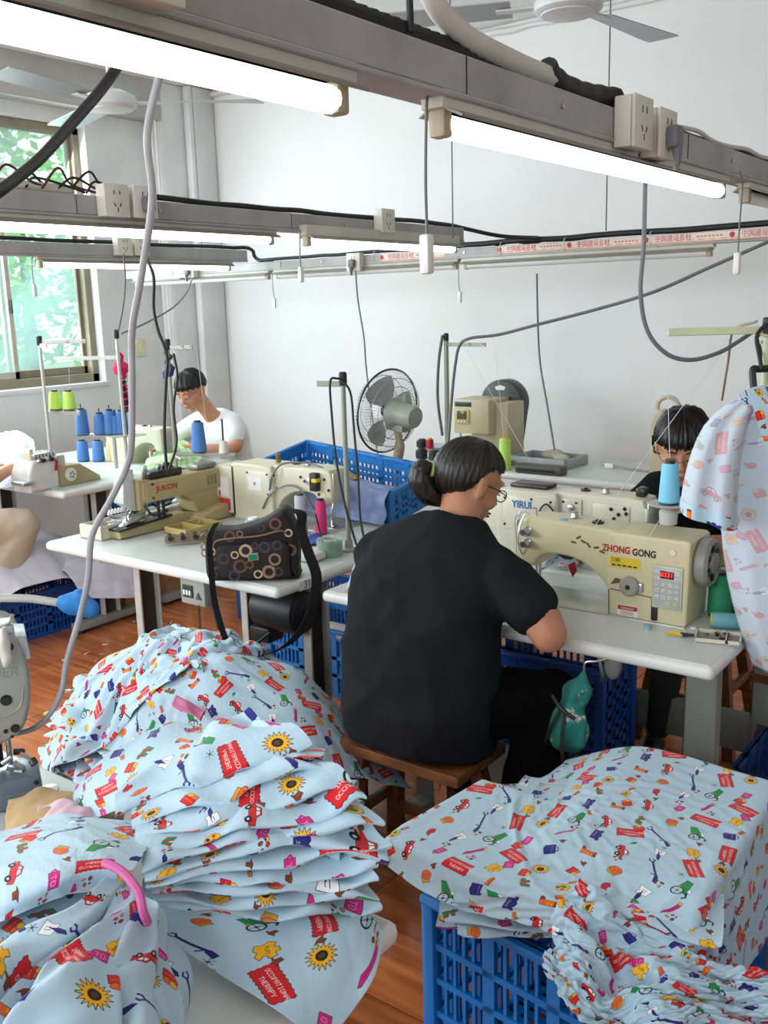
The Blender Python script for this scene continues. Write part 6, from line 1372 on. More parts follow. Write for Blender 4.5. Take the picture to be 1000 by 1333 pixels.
# cones beside the bag
def pz(px, py): q = PZ(px, py, HT); return (q.x, q.y, HT)
c1 = pz(318, 695); cone((-2.42, 2.42, HT), .038, .030, .10, mat('pale_teal_thread', (150, 176, 178), .7), 'squat pale teal cone behind the bag', core=white_pl)
cone((-2.40, 2.655, HT), .024, .022, .15, grey_th, 'grey thread cone behind the bag'); cone((-2.33, 2.69, HT), .022, .020, .13, pink_th, 'magenta thread cone behind the bag, before the cream machine')
t = thing('tape_roll', 'roll of green tape in clear wrap on the bag table', 'tape', pz(430, 722)); MB().lathe([(.030, 0), (.043, 0), (.043, .05), (.030, .05)], 28, None, True).out('green_tape', mat('green_tape', (38, 142, 96), .35), t)
MB().lathe([(.024, -.0), (.046, .001), (.047, .058), (.022, .06)], 22, None, True).out('clear_wrap', mat('clear_wrap', (226, 238, 234), .15, alpha=.35), t)
t = thing('sponge_pad', 'ivory pad behind the bag strap', 'pad', pz(402, 728)); MB().rbox(-.05, .05, -.04, .04, 0, .03, .012).out('pad', ivory, t)
scrap('blue_scrap', [[(395, 700, .765), (410, 694, .78), (425, 700, .765)], [(400, 712, .765), (415, 705, .785), (428, 712, .765)]], mat('deep_blue_cloth', (44, 70, 150), .8), 'small deep blue cloth scrap on the bag table', 31, .004)


# tray of plastic strips
t = thing('long_tray', 'long cream tray with clear plastic strips on the left table', 'tray', (-3.11, 2.17, HT), .04)
for (a, b_, c, d, e, f) in ((0, .13, 0, .62, 0, .008), (0, .008, 0, .62, 0, .055), (.122, .13, 0, .62, 0, .055), (0, .13, 0, .012, 0, .055), (0, .13, .61, .62, 0, .055)): MB().rbox(a, b_, c, d, e, f, .003, 1).out('tray_wall', ivory_en, t)
clr = mat('clear_strip', (232, 236, 240), .15, .1, alpha=.8); rn = random.Random(2)
for k in range(9): MB().rbox(-.01, .01, -.24, .24, 0, .002, .0008, 1, Matrix.Translation((.02 + .011 * k, .33 + rn.uniform(-.03, .05), .03 + .004 * k)) @ Matrix.Rotation(rn.uniform(-.08, .08), 4, 'Z') @ Matrix.Rotation(rn.uniform(-.03, .06), 4, 'X')).out('plastic_strip', clr, t)
b = MB()
for k in range(9): b.cyl((-.02, .16 + k * .016, .055), (-.02, .17 + k * .016, .075), .005, n=8)
o = b.out('strip_comb', white_pl, t); o['kind'] = 'stuff'
# metal attachment in front of the bag
t = thing('folding_attachment', 'rusty metal attachment lying between tray and bag', 'machine part', pz(215, 710), .9)
MB().rbox(0, .22, -.02, .02, .01, .035, .005).out('bar', mat('rusty_metal', (150, 128, 112), .5, .4, var=.25, scale=30), t)
for k in range(5): MB().cyl((.02 + k * .045, -.03, .03), (.02 + k * .045, .03, .03), .009).out('roller', dark_metal, t)
# shoulder bag
bag_m = mat('dark_brown_bag', (30, 23, 26), .75, var=.2, scale=9, bump=.1)
bg = thing('shoulder_bag', 'dark shoulder bag with brown and cream rings and a green badge on the table corner', 'bag', (-2.135, 2.125, HT), .62)
BP = [(-.135, .0), (.125, .0), (.148, .03), (.150, .14), (.125, .215), (.10, .225), (.04, .19), (-.05, .165), (-.125, .165), (-.142, .13), (-.145, .03)]
MB().prism(spline2(BP + [BP[0]], 4)[:-1], -.055, .055, .018, seg=3).out('body', bag_m, bg)
MB().prism(spline2([(-.09, .015), (.11, .012), (.125, .05), (.115, .13), (-.02, .125), (-.10, .12), (-.105, .05), (-.09, .015)], 3)[:-1], -.072, -.05, .012, seg=2).out('front_pocket', bag_m, bg)
MB().tube(curve_pts([(-.115, -.060, .115), (-.09, -.066, .14), (.03, -.068, .15), (.10, -.066, .165), (.115, -.06, .155)], 6), .003, 6).out('zip', mat('tan_zip', (130, 108, 84), .5, .2), bg)
rr_c = [mat('ring_cream', (198, 176, 146), .6), mat('ring_brown', (112, 72, 50), .6), mat('ring_plum', (66, 54, 66), .6), mat('ring_tan', (150, 118, 92), .6)]
for (x, z, r, w_, c) in ((-.01, .105, .021, .008, 0), (-.045, .092, .013, .005, 0), (-.03, .055, .022, .008, 1), (.06, .035, .022, .009, 3), (.025, .028, .014, .005, 0), (.08, .075, .02, .007, 3), (-.08, .08, .018, .007, 2), (.0, .06, .014, .006, 1), (.05, .115, .018, .007, 2), (.02, .12, .012, .005, 2), (.09, .12, .016, .006, 2), (-.05, .025, .018, .007, 2), (.09, .035, .014, .005, 2)):
    MB().lathe([(r - w_, 0), (r, 0), (r, .0008), (r - w_, .0008)], 24, faceM((x, -.0722, z), (0, -1, 0)), True).out('ring_print', rr_c[c], bg)
for (x, z, r, w_, c) in ((-.12, .10, .013, .005, 0), (-.118, .06, .02, .007, 1), (-.06, .148, .018, .007, 1), (-.028, .155, .011, .004, 3), (.085, .185, .02, .008, 1), (.128, .10, .02, .008, 1), (.125, .155, .013, .005, 0), (.04, .172, .012, .005, 2), (-.12, .025, .015, .005, 2)):
    MB().lathe([(r - w_, 0), (r, 0), (r, .0008), (r - w_, .0008)], 24, faceM((x, -.0556, z), (0, -1, 0)), True).out('ring_print', rr_c[c], bg)
bd = MB().rbox(.005, .038, -.0765, -.072, .072, .095, .001, 1, Matrix.Rotation(-.1, 4, 'Y')).out('badge', mat('gold_badge', (210, 196, 140), .3, .6), bg); MB().rbox(.008, .035, -.0775, -.076, .0745, .0925, .0005, 1, Matrix.Rotation(-.1, 4, 'Y')).out('badge_enamel', mat('teal_enamel', (12, 140, 112), .25), bd)
def strap(pts, w_, name, parent):
    q = curve_pts(pts, 7); vs = []; fs = []
    for i, p in enumerate(q):
        s_ = V((.5, .85, .1)).normalized() * w_ * (1 if i % 2 == 0 else 1)
        for (a, b_) in ((-1, -1), (1, -1), (1, 1), (-1, 1)): vs.append(p + s_ * a * .5 + V((.85, -.5, 0)) * .0012 * b_)
    for i in range(len(q) - 1):
        for j in range(4): fs.append((i * 4 + j, i * 4 + (j + 1) % 4, i * 4 + 4 + (j + 1) % 4, i * 4 + 4 + j))
    fs += [(3, 2, 1, 0), tuple(range(len(vs) - 4, len(vs)))]
    l = parent.matrix_world if False else Matrix.Translation(parent.location) @ Matrix.Rotation(parent.rotation_euler.z, 4, 'Z'); inv = l.inverted()
    return MB().add([inv @ v for v in vs], fs).out(name, mat('black_strap', (24, 24, 26), .8, spec=.2), parent)
strap([PD(*q) for q in ((372, 662, 2.98), (392, 668, 2.95), (392, 690, 2.92), (402, 720, 2.86), (412, 750, 2.82), (408, 785, 2.8), (396, 815, 2.8), (375, 838, 2.8), (352, 850, 2.8))], .032, 'strap', bg)
strap([PD(*q) for q in ((282, 680, 2.9), (273, 700, 2.86), (275, 740, 2.84), (279, 780, 2.82), (288, 815, 2.8), (294, 832, 2.8))], .018, 'strap', bg)
for z in (.14, .11, .09): MB().tube([V((-.148 + math.cos(k) * .01, -.03, z + math.sin(k) * .012)) for k in [i * PI / 5 for i in range(10)]], .0022, 6, closed=True).out('buckle', brass, bg)
# cones and tools right of the main machine
cone(pz(936, 800), .031, .029, .115, green_th, 'green thread cone standing at the right of the main machine'); cone(pz(962, 795), .030, .028, .10, green_th, 'green thread cone half behind the hung shirt')
a = PZ(925, 806, HT + .022); cone(tuple(a), .021, .020, .085, cyan_th, 'aqua thread cone lying on its side by the parts tray', rot=(0, PI / 2, .35), core=mat('lime_core', (190, 196, 40), .5))
t = thing('blue_pen', 'light blue pen leaning beside the green cones', 'pen', pz(952, 795)); MB().cyl((0, 0, 0), (.005, .01, .13), .005, .004).out('barrel', mat('pale_blue_pen', (130, 170, 226), .3), t)
t = thing('parts_tray', 'pale tray of small metal parts at the table corner', 'tray', pz(935, 832), .25)
for (a, b_, c, d) in ((-.055, .055, -.04, -.036), (-.055, .055, .036, .04), (-.055, -.051, -.04, .04), (.051, .055, -.04, .04), (.018, .021, -.04, .04)): MB().box(a, b_, c, d, 0, .012).out('tray_rim', ivory_en, t, smooth=0)
MB().box(-.055, .055, -.04, .04, .0005, .003).out('tray_floor', knob_m, t, smooth=0); rn = random.Random(6)
for k in range(12): a = V((rn.uniform(-.04, .04), rn.uniform(-.028, .028), .006)); MB().cyl(a, a + V((rn.uniform(-.014, .014), rn.uniform(-.014, .014), rn.uniform(0, .008))), rn.uniform(.002, .005), n=8).out('metal_part', dark_metal if k % 3 else brass, t)
t = thing('thread_snips', 'small snips with yellow handle in front of the main machine', 'snips', pz(878, 828), .3); MB().tube([(-.02, 0, .006), (0, .004, .008), (.02, .0, .006)], .005, 6).out('handle', yel, t); MB().prism([(.015, .002), (.05, .004), (.048, .01), (.015, .012)], -.003, .003).out('blade', dark_metal, t); MB().prism([(.015, .002), (.046, -.002), (.048, .004), (.015, .010)], .004, .008).out('blade', steel, t)
t = thing('bobbin', 'light blue bobbin in front of the main machine', 'bobbin', pz(843, 818)); MB().lathe([(.002, 0), (.011, 0), (.011, .002), (.006, .002), (.006, .008), (.011, .008), (.011, .01), (.002, .01)], 18).out('spool', steel, t); MB().lathe([(.006, .002), (.0095, .002), (.0095, .008), (.006, .008)], 16).out('thread', sky_th, t)
t = thing('bobbin_case', 'white button beside the machine corner', 'button', pz(903, 818)); MB().lathe([(.002, 0), (.010, .001), (.009, .005), (.002, .006)], 16).out('disc', white_pl, t)
# lime and pale cloths on the table behind
scrap('lime_cloth', [[(922, 712, .78), (960, 712, .78), (1000, 716, .78)], [(918, 735, .765), (955, 736, .765), (1000, 740, .765)]], mat('lime_cloth', (196, 214, 120), .85), 'pale lime cloth strip on the table behind the green cones', 41, .004)
scrap('green_white_cloth', [[(205, 585, .80), (235, 572, .83), (262, 585, .80)], [(190, 600, .80), (225, 590, .84), (262, 598, .79)], [(183, 612, .77), (220, 606, .79), (250, 610, .77)]], mat('green_white_cloth', (206, 226, 186), .85, rgb2=(140, 186, 112), scale=9), 'pale green cloth the worker in white is sewing', 42, .012)
scrap('lavender_cloth', [[(0, 562, .92), (25, 560, .93), (44, 572, .9)], [(-20, 600, .86), (20, 592, .88), (48, 600, .82)], [(-20, 640, .77), (20, 632, .78), (45, 625, .77)]], pale_lav, 'pale lavender cloth fed into the overlock', 43, .008)
scrap('printed_scrap', [[(462, 728, .80), (474, 722, .80), (486, 730, .79)], [(456, 750, .78), (468, 748, .80), (482, 752, .78)], [(450, 768, .765), (462, 770, .765), (478, 772, .765)]], printed, 'small printed scrap on the table left of the woman in charcoal', 44, .004)
scrap('printed_work', [[(735, 700, .80), (760, 694, .79), (780, 700, .78)], [(700, 745, .79), (722, 735, .785), (745, 742, .78)]], printed, 'printed piece under the needle of the main machine', 45, .003)

# ---------------------------------------------------------------- floor fan
fn = thing('standing_fan', 'grey green standing fan with wire guard before the back wall', 'fan', (-2.80, 3.80, 0)); fg = mat('fan_body_green', (160, 170, 156), .4, var=.08); fgb = mat('fan_pole_beige', (168, 164, 136), .45, var=.12)
MF = Matrix.Translation((0, 0, PD(512, 536, 4.72).z)) @ Matrix.Rotation(math.radians(82), 4, 'Z') @ Matrix.Rotation(.12, 4, 'X')   # local +Y = blowing direction
MB().lathe([(.02, 0), (.05, .003), (.058, .02), (.06, .10), (.072, .12), (.074, .15)], 26, MF @ faceM((0, -.16, 0), (0, 1, 0))).out('motor_housing', fg, fn)
MB().rbox(-.03, .03, -.10, .02, -.085, -.04, .01, 2, MF).out('gear_box', fg, fn); MB().rbox(.045, .062, -.1, -.04, -.03, .03, .002, 1, MF).out('label', bluep, fn)
MB().cyl(MF @ V((.02, -.06, .05)), MF @ V((.02, -.06, .10)), .015).out('swing_knob', fg, fn)
gm_ = mat('guard_wire', (172, 178, 180), .35, .5)
g = MB()
for k in range(72):
    a = 2 * PI * k / 72; c, s_ = math.cos(a), math.sin(a)
    g.tube([MF @ V((c * .05, -.02, s_ * .05)), MF @ V((c * .13, -.03, s_ * .13)), MF @ V((c * .195, -.005, s_ * .195)), MF @ V((c * .205, .03, s_ * .205)), MF @ V((c * .195, .065, s_ * .195)), MF @ V((c * .13, .09, s_ * .13)), MF @ V((c * .05, .095, s_ * .05))], .0011, 4, caps=False)
o = g.out('guard_wires', gm_, fn, merge=False); o['kind'] = 'stuff'
for (r, y, w_, m_) in ((.207, .03, .005, dark_plastic), (.13, -.03, .002, gm_), (.17, -.02, .002, gm_), (.05, -.02, .003, gm_), (.13, .09, .002, gm_), (.17, .08, .002, gm_)):
    MB().tube([MF @ V((math.cos(a) * r, y, math.sin(a) * r)) for a in [i * PI / 24 for i in range(48)]], w_, 6, closed=True).out('guard_ring', m_, fn)
MB().lathe([(.0, 0), (.03, .002), (.032, .05), (.01, .06)], 18, MF @ faceM((0, .0, 0), (0, 1, 0))).out('hub', dark_plastic, fn)
bl_m = mat('fan_blade_grey', (150, 152, 150), .35, var=.05, alpha=.92)
for k in range(3):
    vs = []; fs = []
    for i in range(9):
        r = .03 + .15 * i / 8
        for j in range(7):
            a = 2 * PI * k / 3 + (j / 6 - .5) * (.75 + .55 * math.sin(PI * i / 9)); vs.append(MF @ V((math.cos(a) * r, .03 + .05 * (j / 6 - .5) * (1.2 - i / 12), math.sin(a) * r)))
    for i in range(8):
        for j in range(6): q = i * 7 + j; fs.append((q, q + 1, q + 8, q + 7))
    MB().add(vs, fs).out('blade', bl_m, fn)
b = MB(); zc = PD(512, 536, 4.72).z; b.tube(curve_pts([(.03, -.01, zc - .07), (.04, 0, zc - .16), (.02, 0, zc - .26), (.0, 0, zc - .42)], 6), [.018] * 6 + [.026] * 7 + [.02] * 6, 14); b.out('neck', fgb, fn)
MB().cyl((0, 0, .05), (0, 0, zc - .4), .014).out('pole', fgb, fn); MB().lathe([(.18, 0), (.18, .02), (.15, .04), (.03, .06), (.02, .1)], 28).out('base', fgb, fn)

# ---------------------------------------------------------------- crates in the room, with cloth
crate((-2.56, 3.13, HT + .045), .70, .32, .15, 'bright blue crate tilted on the table behind the thin thread stand', blue_far, rot=(.16, .095, 0), rows=3, cols=5, pitch=.021)
o = sheet('denim_pieces', waves(net([[(-2.9, 2.90, .79), (-2.6, 2.90, .78), (-2.18, 2.89, .77)], [(-2.9, 2.935, .95), (-2.6, 2.93, .93), (-2.18, 2.92, .89)], [(-2.88, 3.08, .93), (-2.6, 3.07, .91), (-2.22, 3.07, .87)], [(-2.86, 3.19, .86), (-2.6, 3.19, .87), (-2.25, 3.19, .84)]], 60, 34), .014, .10, 61, 7), mat('pale_blue_pieces', (164, 182, 214), .85, rgb2=(96, 112, 168), scale=7), 'pale blue cut pieces filling the tilted bright blue crate', 'cloth'); finish(o)
t = thing('brown_paper_piece', 'brown paper piece on the pale blue cut pieces', 'paper', (-2.45, 3.02, .925)); MB().rbox(-.07, .06, -.02, .02, 0, .004, .001, 1, Matrix.Rotation(-.3, 4, 'Z') @ Matrix.Rotation(.15, 4, 'Y')).out('sheet', mat('kraft', (166, 128, 86), .8), t)
crate((-4.48, 2.72, 0), .52, .72, .24, 'deep blue crate of pale cloth at the left under the window table', mat('crate_blue_left', (22, 84, 170), .4, var=.1), rows=4, cols=4)
o = sheet('pale_cloth', waves(net([[(-4.85, 2.25, .24), (-4.5, 2.2, .40), (-4.24, 2.22, .42), (-4.10, 2.30, .24)], [(-4.85, 2.5, .40), (-4.5, 2.5, .50), (-4.24, 2.5, .50), (-4.08, 2.52, .32)], [(-4.85, 2.85, .38), (-4.5, 2.85, .48), (-4.26, 2.85, .46), (-4.08, 2.88, .28)], [(-4.8, 3.12, .22), (-4.5, 3.15, .32), (-4.24, 3.16, .30), (-4.04, 3.2, .14)]], 70, 60), .016, .17, 62, 7), mat('pale_lavender_cloth', (222, 224, 238), .85, var=.06, scale=5), 'pale lavender striped cloth heaped on the left crate', 'cloth'); finish(o)
o = sheet('pale_cloth', waves(net([[(-4.2, 2.7, .37), (-4.1, 2.75, .34), (-4.03, 2.8, .2)], [(-4.22, 2.95, .38), (-4.08, 3.0, .34), (-3.99, 3.05, .14)], [(-4.2, 3.2, .34), (-4.06, 3.22, .30), (-3.99, 3.24, .12)]], 40, 30), .012, .12, 63, 6), mat('pale_lavender_cloth', (222, 224, 238)), 'pale lavender cloth sleeve hanging over the corner of the left crate', 'cloth'); finish(o)
kraft = mat('cardboard', (172, 126, 84), .85, var=.08, scale=6); cb = thing('cardboard_box', 'brown cardboard box on the floor behind the pale cloth crate', 'box', (-4.12, 3.12, 0))
MB().rbox(-.42, 0, 0, .52, 0, .30, .004, 1).out('carton', kraft, cb); MB().rbox(-.42, .012, -.012, .53, .13, .30, .003, 1).out('upper_carton', mat('cardboard_lid', (160, 116, 78), .85), cb); MB().rbox(.0121, .0126, .22, .27, .0, .3, .0002, 1).out('tape_strip', mat('brown_tape', (150, 104, 62), .4), cb)
crate((-4.35, 3.56, .10), .40, .30, .50, 'bright blue crate standing under the table of the worker in white', blue_far, rows=8, cols=2, rz=.1)
crate((-2.55, 3.06, 0), .55, .34, .30, 'blue crate on the floor under the table behind the bag', blue_far, rows=3, cols=3); crate((-3.3, 3.62, 0), .5, .4, .2, 'low blue crate on the floor far under the left tables', blue_dk)
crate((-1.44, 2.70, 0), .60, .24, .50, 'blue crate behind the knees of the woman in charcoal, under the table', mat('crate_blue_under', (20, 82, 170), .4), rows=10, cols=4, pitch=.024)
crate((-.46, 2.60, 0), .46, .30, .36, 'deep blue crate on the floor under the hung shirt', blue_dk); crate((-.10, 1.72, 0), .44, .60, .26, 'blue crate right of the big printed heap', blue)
# teal bag hanging under the table
hb = thing('floral_bag', 'teal and white floral cloth bag hanging under the main table', 'bag', tuple(PD(740, 930, 2.42)))
b = MB(); c0 = V(hb.location); b.sph(tuple(c0 + V((0, 0, -.03))), (.058, .045, .075)); b.sph(tuple(c0 + V((.012, .01, .045))), (.034, .03, .055)); b.tube([c0 + V((.014, .01, .06)), c0 + V((.03, .02, .12))], [.03, .010], 10)
teal = mat('teal_floral', (44, 146, 134), .8, rgb2=(18, 92, 84), scale=16, spots=((222, 220, 208), 17, .56), var=.2); organic(b, 'pouch', teal, hb, .006, 3, wr=.012, wl=.05, seed=5)
for (a, c) in (((.0, -.046, .03), (-.045, -.035, -.07)), ((.01, -.04, .03), (.012, -.05, -.11)), ((-.03, -.03, .055), (.035, -.035, .01))): MB().tube(curve_pts([a, (V(a) + V(c)) / 2 + V((0, -.012, 0)), c], 5), .005, 6).out('strap', dark_plastic, hb)
MB().tube(curve_pts([(.03, .02, .11), (.035, .02, .14), (.06, .03, .145), (.08, .05, .15)], 5), .003, 6).out('hook', steel, hb)
t = thing('knee_lift', 'metal knee lift linkage under the main table', 'machine part', tuple(PD(775, 862, 2.5))); MB().tube([(0, 0, .06), (.02, 0, -.03), (.015, .01, -.05)], .006, 8).out('lever', steel, t); MB().sph((.04, .02, .0), (.025, .02, .045)).out('pad', knob_m, t)

# ---------------------------------------------------------------- rear table
def py(px, py_, y=4.5): return PY(px, py_, y)
t = thing('display_machine', 'beige machine head with small screen on the rear table', 'sewing machine', (PY(625, 590, 4.45).x, 4.45, HT)); x0 = PY(600, 560, 4.4).x - t.location.x; x1 = PY(645, 560, 4.4).x - t.location.x; zt = PY(620, 518, 4.4).z - HT; zb = PY(620, 562, 4.4).z - HT
bei = mat('beige_machine', (196, 184, 152), .45, var=.08, spots=((140, 126, 98), 16, .7)); MB().rbox(x0, x1, -.12, .10, zb, zt, .008).out('head', bei, t); MB().rbox(x0 + .06, x1 + .07, -.04, .14, 0, zt - .02, .008).out('column', bei, t)
MB().rbox(x0 + .014, x0 + .10, -.126, -.119, zt - .13, zt - .05, .003).out('control_bezel', mat('sand_bezel', (206, 184, 120), .4), t); MB().rbox(x0 + .025, x0 + .085, -.129, -.125, zt - .105, zt - .06, .002).out('screen', mat('lcd_screen', (86, 88, 66), .2), t); MB().rbox(x0 + .01, x0 + .11, -.1235, -.1195, zt - .038, zt - .014, .001).out('name_strip', mat('dark_green_strip', (22, 58, 48), .4), t)
for k in range(3): MB().rbox(x0 + .03 + k * .018, x0 + .042 + k * .018, -.128, -.125, zt - .122, zt - .114, .001).out('button', ivory, t)
MB().cyl((x0 + .03, -.1, zb - .06), (x0 + .03, -.1, zb), .005).out('needle_bar', steel, t); MB().rbox(x0 - .02, x1 + .1, -.16, .1, 0, .03, .006).out('bed', bei, t)
gd = thing('belt_guard', 'tall black rounded belt guard standing against the back wall', 'machine part', (PY(658, 590, 4.62).x, 4.62, HT)); a0 = PY(632, 540, 4.62).x - gd.location.x; a1 = PY(684, 540, 4.62).x - gd.location.x; zz = PY(658, 493, 4.62).z - HT; r = (a1 - a0) / 2; cx = (a0 + a1) / 2
pts = [(cx - r * .75, 0), (cx + r * .62, 0)] + [(cx + math.cos(a) * r, zz - r + math.sin(a) * r) for a in [i * PI / 14 for i in range(15)]]
MB().prism(pts, -.05, .05, .006).out('shell', mat('guard_black', (34, 35, 38), .4), gd); MB().prism([(cx - r * .2, zz - .055), (cx + r * .2, zz - .055), (cx + r * .26, zz - .038), (cx, zz - .028), (cx - r * .26, zz - .038)], -.053, -.05).out('vent_window', ivory, gd)
for (px, y, z0, h, m_, lab) in ((549, 4.38, 0, .05, dark_plastic, 'black spool at the left on the rear table'), (566, 4.36, 0, .05, dark_plastic, 'black spool beside the red one on the rear table'), (550, 4.46, .05, .04, dark_plastic, 'black spool stacked on others on the rear table'), (560, 4.42, .05, .055, red_th, 'crimson thread spool on the rear table')):
    a = PY(px, 592, y); cone((a.x, y, HT + z0), .022 if m_ is red_th else .033, .02 if m_ is red_th else .033, h, m_, lab, core=yel if m_ is red_th else None)
a = PY(655, 598, 4.25); cone((a.x, 4.27, HT), .032, .029, .16, lime_th, 'lime thread cone with yellow tip right of the woman in charcoal', core=yel); a = PY(610, 590, 4.28); cone((a.x, 4.28, HT + .035), .030, .027, .12, lime_th, 'lime thread cone half hidden behind the ponytailed head', core=yel)
t = thing('plastic_bowl', 'pale shallow bowl behind the spools on the rear table', 'bowl', (PY(572, 585, 4.55).x, 4.55, HT)); MB().lathe([(.05, 0), (.055, .002), (.10, .05), (.104, .052), (.098, .05), (.05, .006)], 28).out('bowl', mat('pale_bowl', (196, 208, 214), .4), t)
t = thing('grey_tray', 'grey plastic tray holding a rag on the rear table', 'tray', (PY(714, 596, 4.52).x, 4.52, HT), -.05); gy = mat('tray_grey', (168, 171, 172), .45, var=.06); MB().rbox(-.16, .16, -.11, .11, 0, .01, .003).out('tray_floor', gy, t)
for (a, b_, c, d) in ((-.17, .17, -.12, -.105), (-.17, .17, .105, .12), (-.17, -.155, -.12, .12), (.155, .17, -.12, .12)): MB().rbox(a, b_, c, d, 0, .05, .005).out('tray_wall', gy, t)
b = MB(); b.sph(tuple(V(t.location) + V((.02, .02, .05))), (.07, .05, .03)); b.sph(tuple(V(t.location) + V((.09, -.03, .045))), (.05, .04, .022)); rt = thing('beige_rag', 'crumpled beige rag in the grey tray', 'rag', tuple(V(t.location) + V((.03, 0, .05)))); organic(b, 'rag', mat('rag_beige', (188, 182, 168), .9), rt, .007, 2, wr=.012, wl=.05)
a = PY(700, 612, 4.0); t = thing('black_long_case', 'dark long case at the front edge of the rear table', 'case', (PY(702, 612, 4.25).x, 4.25, HT)); MB().rbox(-.12, .14, -.04, .04, 0, .045, .012).out('case', mat('dark_grey_case', (86, 82, 78), .5, var=.2), t); MB().rbox(-.10, .11, -.042, -.04, .015, .03, .001).out('case_seam', dark_plastic, t)
t = thing('wall_plug', 'white plug on the end of a beige lead on the rear table', 'plug', (PY(795, 595, 4.55).x, 4.55, HT)); MB().rbox(-.03, .02, -.012, .012, 0, .025, .006).out('plug_body', white_pl, t); [MB().cyl((-.03, s_ * .007, .012), (-.05, s_ * .007, .012), .002, n=6).out('pin', steel, t) for s_ in (-1, 1)]
cable('power_cable', [tuple(V(t.location) + V(q)) for q in ((.02, 0, .012), (.08, .0, .008), (.2, -.02, .006), (.34, -.02, .006), (.42, .02, .01))], .006, mat('beige_cord', (172, 160, 144), .5), 'beige lead from the white plug along the rear table')
t = thing('round_machine_head', 'aged cream rounded machine head left of the worker in black shirt', 'sewing machine', (PY(864, 600, 4.3).x, 4.3, HT)); MB().lathe([(.02, -.05), (.07, -.05), (.08, -.03), (.08, .03), (.07, .05), (.02, .05)], 26, Matrix.Translation((0, 0, PY(862, 562, 4.3).z - HT)) @ Matrix.Rotation(PI / 2, 4, 'X') @ Matrix.Diagonal((.7, 1.35, 1, 1))).out('casing', bei, t)
zz = PY(862, 562, 4.3).z - HT; MB().tube([V((.02 + math.cos(a) * .05, -.02, zz + .12 + math.sin(a) * .045)) for a in [i * PI / 8 for i in range(-1, 10)]], .010, 8).out('handle', bei, t); MB().rbox(-.05, .08, -.05, .08, 0, zz, .01).out('pedestal', bei, t); MB().sph((-.0, -.06, zz - .08), (.03, .012, .015)).out('badge', dark_metal, t)

# ---------------------------------------------------------------- the near machine at the left edge
grn = mat('near_grey_enamel', (160, 162, 154), .38, .1, var=.05, spots=((116, 112, 102), 22, .7)); bg_m = mat('blue_grey_housing', (112, 124, 138), .35, .3, var=.08)
nm = thing('industrial_machine', 'grey industrial sewing machine head at the left edge, very near', 'sewing machine', tuple(PZ(26, 1046, HT)), math.radians(60)); K = .00128
def n2(px, py): return ((px - 26) * K, (1046 - py) * K * 1.02)
MB().prism(spline2([n2(*q) for q in ((-30, 812), (0, 806), (30, 806), (48, 822), (57, 870), (52, 915), (38, 945), (10, 958), (-30, 962), (-60, 962), (-60, 812), (-30, 812))], 4)[:-1], .0, .16, .010, seg=3).out('head', grn, nm)
MB().prism([n2(*q) for q in ((40, 815), (58, 818), (62, 850), (48, 852))], .02, .10, .003).out('side_bracket', steel, nm)
for (px, py, r) in ((36, 824, .005), (24, 896, .007), (31, 937, .0055), (19, 939, .0028), (8, 943, .0028), (26, 948, .002)): x, z = n2(px, py); MB().lathe([(.0, .003), (r, .003), (r, 0), (r * 1.4, 0), (r * 1.4, .001)], 16, faceM((x, -.0005, z), (0, -1, 0))).out('screw', dark_metal, nm)
x, z = n2(22, 858); text_part('embossed_letters', 'HUER', .026, faceM((x - .004, -.0003, z), (0, -1, 0), (.08, 0, 1)), mat('embossed_grey', (140, 142, 136), .4), nm)
x, z = n2(12, 905); MB().tube(curve_pts([n3 for n3 in [(x - .05, -.001, z + .005), (x - .03, -.001, z - .012), (x, -.001, z - .018), (x + .035, -.001, z - .005), (x + .045, -.001, z + .03)]], 6), .0012, 6).out('cast_ridge', grn, nm)
x, z = n2(5, 800); MB().cyl((x, .03, z), (x, .03, z + .04), .009).out('top_rod', dark_metal, nm); MB().tube([(x + .02, .02, z - .005), (x + .045, .015, z + .008), (x + .05, .01, z + .022)], .003, 6).out('thread_hook', steel, nm); MB().rbox(x - .01, x + .05, .01, .06, z - .012, z + .004, .004).out('top_plate', steel, nm)
for (px, r) in ((6, .008), (20, .005), (-6, .006)): x, z = n2(px, 960); MB().cyl((x, .04, z), (x, .04, .06), r).out('needle_bar', dark_metal if px != 20 else steel, nm)
rn = random.Random(9)
for k in range(10): a = V((rn.uniform(-.03, .03), rn.uniform(.0, .05), rn.uniform(.05, .10))); MB().cyl(a, a + V((rn.uniform(-.02, .02), rn.uniform(-.01, .01), rn.uniform(-.015, .015))), rn.uniform(.003, .007), n=10).out('presser_part', dark_metal if k % 2 else steel, nm)
MB().prism(spline2([n2(*q) for q in ((-30, 1010), (20, 1003), (50, 1005), (57, 1018), (54, 1034), (40, 1043), (-30, 1046), (-50, 1040), (-50, 1015), (-30, 1010))], 3)[:-1], -.02, .07, .006, seg=2).out('free_arm', bg_m, nm); MB().rbox(-.03, .02, -.022, -.019, .008, .03, .001, 1).out('arm_cover', bg_m, nm)
for (px, py) in ((16, 1030), (14, 1038), (50, 1012)): x, z = n2(px, py); MB().lathe([(.0, .003), (.004, .003), (.004, 0)], 10, faceM((x, -.0205, z), (0, -1, 0))).out('screw', dark_metal, nm)
t = thing('metal_disc', 'small steel disc on the table beside the near machine', 'machine part', tuple(PZ(64, 1030, HT))); MB().lathe([(.0, 0), (.017, .001), (.018, .006), (.0, .009)], 20).out('disc', steel, t)
